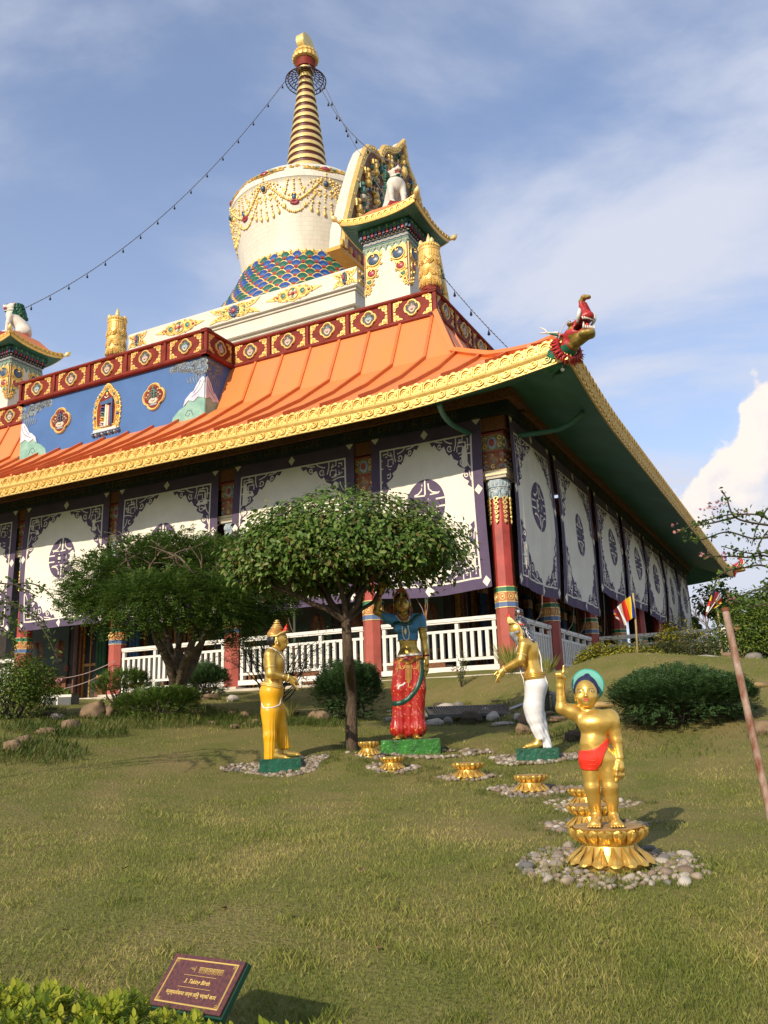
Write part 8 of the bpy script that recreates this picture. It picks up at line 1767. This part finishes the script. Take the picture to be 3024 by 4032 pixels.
tag(np_mesh('gravel', V, F, pms, None, True), 'beds of mixed rounded river pebbles around the green blocks and the smaller lotus pedestals', 'gravel', kind='stuff')
# fallen leaves on the lawn
rr = random.Random(15); g = G(); g.add([(0, 0, 0), (.5, .28, .12), (1, 0, .04), (.5, -.26, .10), (.5, 0, 0)], [(0, 4, 2, 1), (0, 3, 2, 4)]); o = g.build('fallen_leaf', [mat('dry_brown_leaf', (.23, .11, .06), .8, var=.3, scale=3)]); FL = o.data; bpy.data.objects.remove(o)
for px, py in [(870, 3580), (1430, 3420), (1505, 3450), (1035, 3280), (640, 3180), (790, 3090), (1500, 3740), (1120, 3770), (2140, 3270), (2760, 3020), (2600, 3010), (480, 3430), (1940, 3650), (260, 3660)]:
    p = at(px, py, 5); 
    for _ in range(40):
        D_ = p[1]; z_ = gz(p[0], p[1]); r3 = ray(px, py); t_ = (z_+.012-1.6)/r3[2]; p = np.array([0, 0, 1.6])+r3*t_
    o = bpy.data.objects.new('fallen_leaf', FL); sc.collection.objects.link(o); o.location = (p[0], p[1], gz(p[0], p[1])+.018); s_ = .8*rr.uniform(.03, .055); o.scale = (s_,)*3; o.rotation_euler = (rr.uniform(-.5, .5), rr.uniform(-.5, .5), rr.random()*6.28); tag(o, 'small dry brown leaf lying on the lawn', 'fallen leaf', 'dry leaves scattered on the lawn')
# engraved plaque
o = empty('plaque_sign', (-.613, 2.84, .864), 0, 'tilted maroon granite plaque with gold border and lettering in the foreground', 'sign')
xd = Vector((.83814117, -.54488762, .02483669)); nd = Vector((-.40306792, -.58803139, .70125269)); xd = (xd-nd*xd.dot(nd)).normalized(); yd = nd.cross(xd); Mx = Matrix((xd, yd, nd)).transposed(); o.rotation_euler = Mx.to_euler(); o.scale = (.8,)*3; PW, PH = .3706, .203
gran = mat('maroon_granite', (.14, .04, .032), .3, var=.5, scale=70, col2=(.045, .022, .026), detail=4); grn = mat('green_sign_frame', (.01, .07, .045), .4, var=.1)
glet = mat('gold_engraving', (.80, .56, .16), .45, .3, var=.1)
g = G(); g.box(-PW/2, PW/2, -PH/2, PH/2, -.012, 0); g.build('stone_plate', [gran], o); g = G(); g.box(-PW/2-.002, PW/2+.006, -PH/2-.006, PH/2+.002, -.034, -.0125); g.build('frame', [grn], o)
g = G()
for ins, w_ in ((.022, .0028), (.027, .0016)):
    x_, y_ = PW/2-ins, PH/2-ins*.72
    g.box(-x_, x_, y_-w_, y_, .0002, .0012, 0); g.box(-x_, x_, -y_, -y_+w_, .0002, .0012, 0); g.box(-x_, -x_+w_, -y_+w_, y_-w_, .0003, .0011, 0); g.box(x_-w_, x_, -y_+w_, y_-w_, .0003, .0011, 0)
for sx in (-1, 1):
    for sy in (-1, 1):
        xx, yy = sx*(PW/2-.027), sy*(PH/2-.0195)
        for (u_, v_) in ((.0, .0), (.006, .005)): g.strip([(xx-sx*u_, yy-sy*v_), (xx-sx*(u_+.010), yy-sy*v_), (xx-sx*(u_+.010), yy-sy*(v_+.008)), (xx-sx*u_, yy-sy*(v_+.008))], .0016, .0004, .0014, 0, None, closed=True)
g.box(-.085, .085, .0245, .0257, .0002, .001, 0); g.box(-.085, .085, -.0215, -.0203, .0002, .001, 0); g.build('gold_border', [glet], o)
def text(s_, x, y, size, par, name, m, ext=.0005, shear=0, rot=None, z=.0004, bold=0):
    cu = bpy.data.curves.new(name, 'FONT'); cu.body = s_; cu.size = size; cu.extrude = ext; cu.align_x = 'CENTER'; cu.align_y = 'CENTER'; cu.shear = shear; cu.offset = bold; cu.resolution_u = 3
    t_ = bpy.data.objects.new('tmp', cu); sc.collection.objects.link(t_); dg = bpy.context.evaluated_depsgraph_get(); me = bpy.data.meshes.new_from_object(t_.evaluated_get(dg)); bpy.data.objects.remove(t_)
    me.materials.clear(); me.materials.append(m); ob = bpy.data.objects.new(name, me); sc.collection.objects.link(ob); ob.parent = par; ob.location = (x, y, z); return ob
text('3. Taking Birth', 0, .002, .0225, o, 'lettering', glet, shear=.25, bold=.0004)
text('मनुष्यलोकमा जन्म लिनु भएको काय', 0, -.0455, .0195, o, 'lettering', glet, bold=.0003)
g = G(); rr = random.Random(8)      # Tibetan line: head strokes with hanging stems and curls
def tib(x, w_, kind):
    g.box(x, x+w_, .0575, .0590, .0003, .0011, 0)
    if kind % 3 == 0: g.box(x+w_*.75, x+w_*.95, .036, .0575, .0003, .0011, 0); g.strip([(x+w_*.1, .056), (x+w_*.1, .048), (x+w_*.6, .047)], .0013, .0003, .0011, 0)
    elif kind % 3 == 1: g.strip([(x+w_*.2, .0575), (x+w_*.1, .050), (x+w_*.5, .046), (x+w_*.8, .051), (x+w_*.6, .0565)], .0013, .0003, .0011, 0); g.strip([(x+w_*.4, .046), (x+w_*.8, .041), (x+w_*.4, .037)], .0013, .0003, .0011, 0)
    else: g.box(x+w_*.15, x+w_*.35, .044, .0575, .0003, .0011, 0); g.box(x+w_*.7, x+w_*.9, .038, .0575, .0003, .0011, 0); g.strip([(x+w_*.2, .045), (x+w_*.5, .042), (x+w_*.8, .045)], .0013, .0003, .0011, 0)
for i, x in enumerate((-.066, -.0575, -.049)): g.strip(spiral(x+.003, .050, .0042, i, .8, 1, 10, .5), .0014, .0003, .0011, 0)
g.box(-.0415, -.0402, .038, .060, .0003, .0011, 0)
for i in range(17): tib(-.022+i*.0075, .0068, rr.randint(0, 2))
g.build('lettering', [glet], o)
g = G(); g.tube([(-.595, 2.875, .845), (-.595, 2.89, .4)], .024, 0, 8); po = g.build('post', [grn], None); po.parent = o; po.matrix_parent_inverse = (Matrix.Translation((-.613, 2.84, .864)) @ Mx.to_4x4() @ Matrix.Scale(.8, 4)).inverted()
# rusty pole leaning at the right
p0 = at(3062, 3330, 6.6); p0[2] = gz(p0[0], p0[1])-.1; p1 = at(2857, 2405, 6.9); rust = mat('rusty_flaking_white_paint', (.36, .27, .21), .85, var=.5, scale=16, col2=(.15, .05, .02), bump=.5, bscale=30, stretch=(1, 1, .45))
o = empty('rusty_pole', tuple(p0), 0, 'leaning hollow pole with flaking white paint and rust at the right edge', 'pole'); q = p1-p0; g = G(); g.tube([(0, 0, 0)]+[tuple(q*t) for t in (.2, .4, .6, .8, 1)], .0225, 0, 16, cap=False); g.tube([tuple(q*.9), tuple(q)], .019, 0, 16, cap=False); g.build('tube', [rust], o, True)
g = G(); g.tube([tuple(q*.995), tuple(q*1.012)], .025, 0, 16, cap=False); g.tube([tuple(q*.995), tuple(q*1.012)], .020, 0, 16, cap=False); g.build('rim', [mat('rust_brown', (.16, .05, .02), .85, var=.3)], o, True)
# flags
fcol = [mat('flag_blue', (.01, .04, .33), .8, var=.05), mat('flag_yellow', (.75, .50, .01), .8, var=.05), mat('flag_red', (.50, .02, .015), .8, var=.05), mat('flag_white', (.72, .70, .68), .8, var=.03), mat('flag_maroon', (.20, .01, .02), .8, var=.05)]
bam = mat('bamboo', (.42, .32, .16), .6, var=.2, scale=8)
def flag(pb, pt, grid, D, label):
    b0 = at(*pb, D); b0[2] = min(b0[2], gz(b0[0], b0[1])); o = empty('prayer_flag', tuple(b0), 0, label, 'flag', 'striped flags on bamboo poles'); t0 = at(*pt, D)-b0; g = G(); g.tube([(0, 0, 0), tuple(t0*.5+np.array([.01, 0, 0])), tuple(t0)], .016, 0, 8); g.build('pole', [bam], o, True)
    # grid: rows of control pixels from hoist to fly, top and bottom edges
    T_ = bez([np.array(at(px, py, D+dy))-b0 for px, py, dy in grid[0]], 6); Bm = bez([np.array(at(px, py, D+dy))-b0 for px, py, dy in grid[1]], 6); n = len(T_); k = 10; V = []; F = []; M_ = []
    for i in range(n):
        for j in range(k+1): q = j/k; v = T_[i]*(1-q)+Bm[i]*q; v = v+np.array([0, .03*math.sin(i*.8+q*4), 0]); V.append(tuple(v))
    for i in range(n-1):
        for j in range(k): F.append((i*(k+1)+j, i*(k+1)+j+1, (i+1)*(k+1)+j+1, (i+1)*(k+1)+j)); f_ = i/(n-1); M_.append([0, 1, 2, 3, 4][min(4, int(f_*6))] if f_ < 5/6 else [0, 1, 2, 3, 4][min(4, int(j/k*5))])
    g = G(); g.add(V, F, M_); g.build('cloth', fcol, o, True)
flag((2512, 2600), (2492, 2335), [[(2492, 2340, 0), (2478, 2350, -.05), (2455, 2365, .05), (2435, 2385, -.05), (2420, 2400, .03), (2412, 2408, 0)], [(2500, 2430, 0), (2490, 2434, -.05), (2475, 2446, .05), (2466, 2462, -.06), (2448, 2455, .03), (2432, 2440, 0)]], 13.5, 'blue yellow red and white striped flag in front of the side wall blinds')
flag((2846, 2620), (2822, 2372), [[(2824, 2376, 0), (2838, 2378, -.05), (2843, 2362, .05), (2834, 2345, -.05), (2822, 2330, .03), (2806, 2322, 0)], [(2830, 2400, 0), (2815, 2395, -.05), (2795, 2400, .05), (2785, 2415, -.06), (2778, 2428, .03), (2775, 2430, 0)]], 13.8, 'red white and yellow striped flag hanging from a bamboo pole beside the rusty pole')
# stone box with white strips by the doorway platform
p = gpt(238, 2785, 14.0); o = empty('stone_box', (p[0], p[1], p[2]), R(-4), 'small grey stone box with white strips in front of the doorway platform', 'box'); g = G(); g.box(-.21, .21, -.14, .14, -.1, .13); g.build('body', [dgrey], o); g = G(); g.box(-.215, .215, -.143, -.1405, .10, .135); g.box(-.0, .02, -.144, -.1411, -.1, .0995); g.build('white_strips', [whitep], o)
# drain grating with its frame among the stones
p = gpt(1990, 2800, 13.3); zg = p[2]+.02; o = empty('drain_grating', (p[0], p[1], zg), R(3), 'long grey metal drain frame with a loose bar lying across it behind the stones', 'grating'); g = G()
for y0_, y1_ in ((-.30, -.27), (.27, .30)): g.box(-1.1, 1.2, y0_, y1_, -.03, .015)
g.box(-1.1, -1.07, -.269, .269, -.03, .015); g.box(1.17, 1.2, -.269, .269, -.03, .015); o.rotation_euler = (.20, 0, R(3)); fm_ = mat('dull_grey_metal', (.17, .18, .19), .5, .6, var=.2); g.build('frame', [fm_], o); g = G(); g.box(-1.06, 1.16, -.265, .265, -.03, -.005); g.build('pit', [blk], o)
g = G()
for k in range(30): g.box(-1.0+.035*k, -.985+.035*k, -.248, .248, .0, .012)
g.build('mesh_panel', [fm_], o); g = G(); g.tube([(.0, -.33, .06), (.55, .33, .075)], .022, 0, 4); g.build('loose_bar', [mat('pale_steel', (.35, .36, .38), .4, .7, var=.1)], o)
p = gpt(2157, 2803, 13.2); g = G(); g.box(-.03, .03, -.03, .03, -.1, .30); g.prism([(-.035, .30), (.035, .30), (.02, .33), (-.02, .33)], -.035, .035, 0, f=lambda a, b, c: (a, c, b)); o = g.build('marker_post', [blk]); o.location = tuple(p); tag(o, 'short black post beside the hip of the white skirted elder', 'post')
p = gpt(2183, 2800, 13.2); g = G(); g.tube([(0, 0, -.1), (0, 0, .16), (.0, 0, .21), (-.05, 0, .235)], .028, 0, 10); o = g.build('water_pipe', [fm_], None, True); o.location = tuple(p); tag(o, 'short bent grey water pipe sticking up behind the elder', 'pipe')
for (px, py, D, L_, lab) in ((2390, 2792, 12.6, .42, 'yellowish log lying behind the halo of the child'), (2970, 2762, 12.8, .5, 'yellowish log lying right of the rusty pole')):
    p = gpt(px, py, D); g = G(); g.tube([(-L_/2, 0, .03), (-.1, 0, .05), (L_/2, .05, .03)], [.03, .036, .03], 0, 9); o = g.build('log', [mat('yellow_log', (.45, .30, .12), .7, var=.2)], None, True); o.location = tuple(p); tag(o, lab, 'log')
p = at(2440, 2700, 16.2); o = empty('stone_lantern', (p[0], p[1], gz(p[0], p[1])), 0, 'small dark red lantern shaped box at the foot of the croton bush', 'lantern'); g = G(); g.box(-.1, .1, -.1, .1, 0, .2); g.build('box', [maroon], o); g = G(); g.lathe([(.17, .2), (.12, .26), (.02, .32)], n=4); g.build('roof', [darkwood], o)
p = at(1953, 2735, 13.4); g = G(); g.tube([(-.075, 0, .012), (.0, 0, .02), (.075, 0, .012)], [.012, .016, .012], 0, 7); o = g.build('clod', [twig], None, True); o.location = (p[0], p[1], gz(p[0], p[1])+.01); tag(o, 'dark scrap of wood lying on the grass before the railing', 'debris')
# ropes with insulator hooks beneath the blinds
def rope(name, pts, r, m, label): o = G(); o.tube(bez(pts, 5), r, 0, 5); ob = o.build(name, [m], None, True); return tag(ob, label, 'rope', 'ropes hanging under the blinds')
rp = mat('grey_pink_rope', (.40, .30, .28), .9, var=.2)
rope('blind_rope', [B(1.72, -.3, 3.98), B(1.62, -.14, 3.7), B(1.60, -.1, 3.46)], .007, rp, 'pink cord tied to the railing right of the mother statue, left strand'); rope('blind_rope', [B(1.42, -.3, 3.98), B(1.52, -.14, 3.7), B(1.60, -.1, 3.46)], .007, rp, 'pink cord tied to the railing right of the mother statue, right strand')
rope('blind_rope', [B(4.6, -.3, 3.97), B(4.6, -.1, 3.6), B(4.58, .05, 3.4)], .006, rp, 'thin cord hanging behind the crowned head of the golden man')
rope('slack_rope', [B(9.2, -.25, 3.2), B(10.0, -.3, 2.98), B(10.8, -.28, 2.9), B(11.5, -.25, 2.92)], .009, rp, 'upper slack rope strung across the doorway'); rope('slack_rope', [B(9.2, -.25, 3.05), B(10.0, -.3, 2.78), B(10.8, -.28, 2.66), B(11.5, -.25, 2.68)], .009, rp, 'lower slack rope strung across the doorway')
for i, v in enumerate((1.3, 2.2, 3.6, 4.6, 6.6)): rope('blind_rope', [B(-.3, v, 4.0+(.65 if v > 6 else 0)), B(-.2, v+.1, 3.6), B(.05, v+.05-.1*(i % 2), 3.35)], .008, rp, 'grey cord under the shaded side blinds, number %d of five from the corner' % (i+1))

# longer grass and weeds around rocks, trunks and bushes
C_ = [(o.location.x, o.location.y, .21, 150, .085) for o in bpy.data.objects if o.name.startswith('rock') and not o.parent]
C_ += [(*gpt(690, 2815, 12.6)[:2], .9, 1500, .14), (*gpt(560, 2850, 12.2)[:2], .7, 900, .13), (*gpt(1387, 2958, 11.0)[:2], .22, 200, .07), (*gpt(260, 2880, 11.3)[:2], .7, 1300, .13), (*gpt(90, 2960, 10.3)[:2], .6, 1100, .12), (*gpt(1000, 2850, 12.2)[:2], .8, 900, .10), (*gpt(1260, 2850, 12.2)[:2], .5, 700, .11), (*gpt(1800, 2840, 12.8)[:2], .9, 900, .09), (*gpt(2300, 2880, 12)[:2], .5, 600, .10), (*gpt(2690, 2920, 10.6)[:2], .9, 900, .07)]
for p_, k_ in ((gpt(1103, 3032, 10.55), .45), (gpt(1640, 2968, 11.6), .6), (gpt(2117, 2992, 10.75), .45)): C_ += [(p_[0]+k_*1.0*math.cos(a_), p_[1]+k_*.56*math.sin(a_), .12, 130, .04) for a_ in np.linspace(0, 6.28, 13)]
C_ += [(x_+(rd_+.2)*math.cos(a_)*1.15, y_+(rd_+.19)*math.sin(a_)*.9, .09, 70, .045) for x_, y_, z_, rd_ in LP for a_ in np.linspace(0, 6.28, 12)]
r_ = np.random.default_rng(44); Pq = []
for x_, y_, rad, n_, h_ in C_: a_ = r_.random(n_)*6.283; q_ = np.sqrt(r_.random(n_))*rad; Pq.append(np.stack([x_+q_*np.cos(a_), y_+q_*np.sin(a_)*.8, np.full(n_, h_)*(.4+.8*r_.random(n_))], 1))
Pq = np.concatenate(Pq); u_ = (Pq[:, 0]-OX)*Uv[0]+(Pq[:, 1]-OY)*Uv[1]; v_ = (Pq[:, 0]-OX)*Vv[0]+(Pq[:, 1]-OY)*Vv[1]; Pq = Pq[~((v_ > -.7) & (u_ > -.7))]; k = len(Pq); B0 = np.stack([Pq[:, 0], Pq[:, 1], gzs(Pq[:, 0], Pq[:, 1])-.005], 1); a_ = r_.random(k)*6.283
V, F = leaf_geo(B0, np.stack([-np.cos(a_), -np.sin(a_), np.full(k, .3)], 1), np.stack([np.cos(a_)*.5, np.sin(a_)*.5, np.ones(k)], 1), Pq[:, 2], .09, fold=.1)
tag(np_mesh('long_grass', V, F, grass_mat('long_grass_blades', (.03, .06, .01), (.075, .115, .02), (.22, .20, .06), .5)), 'longer darker grass and weeds fringing the rocks, pebble beds and tree bases', 'grass', kind='stuff')
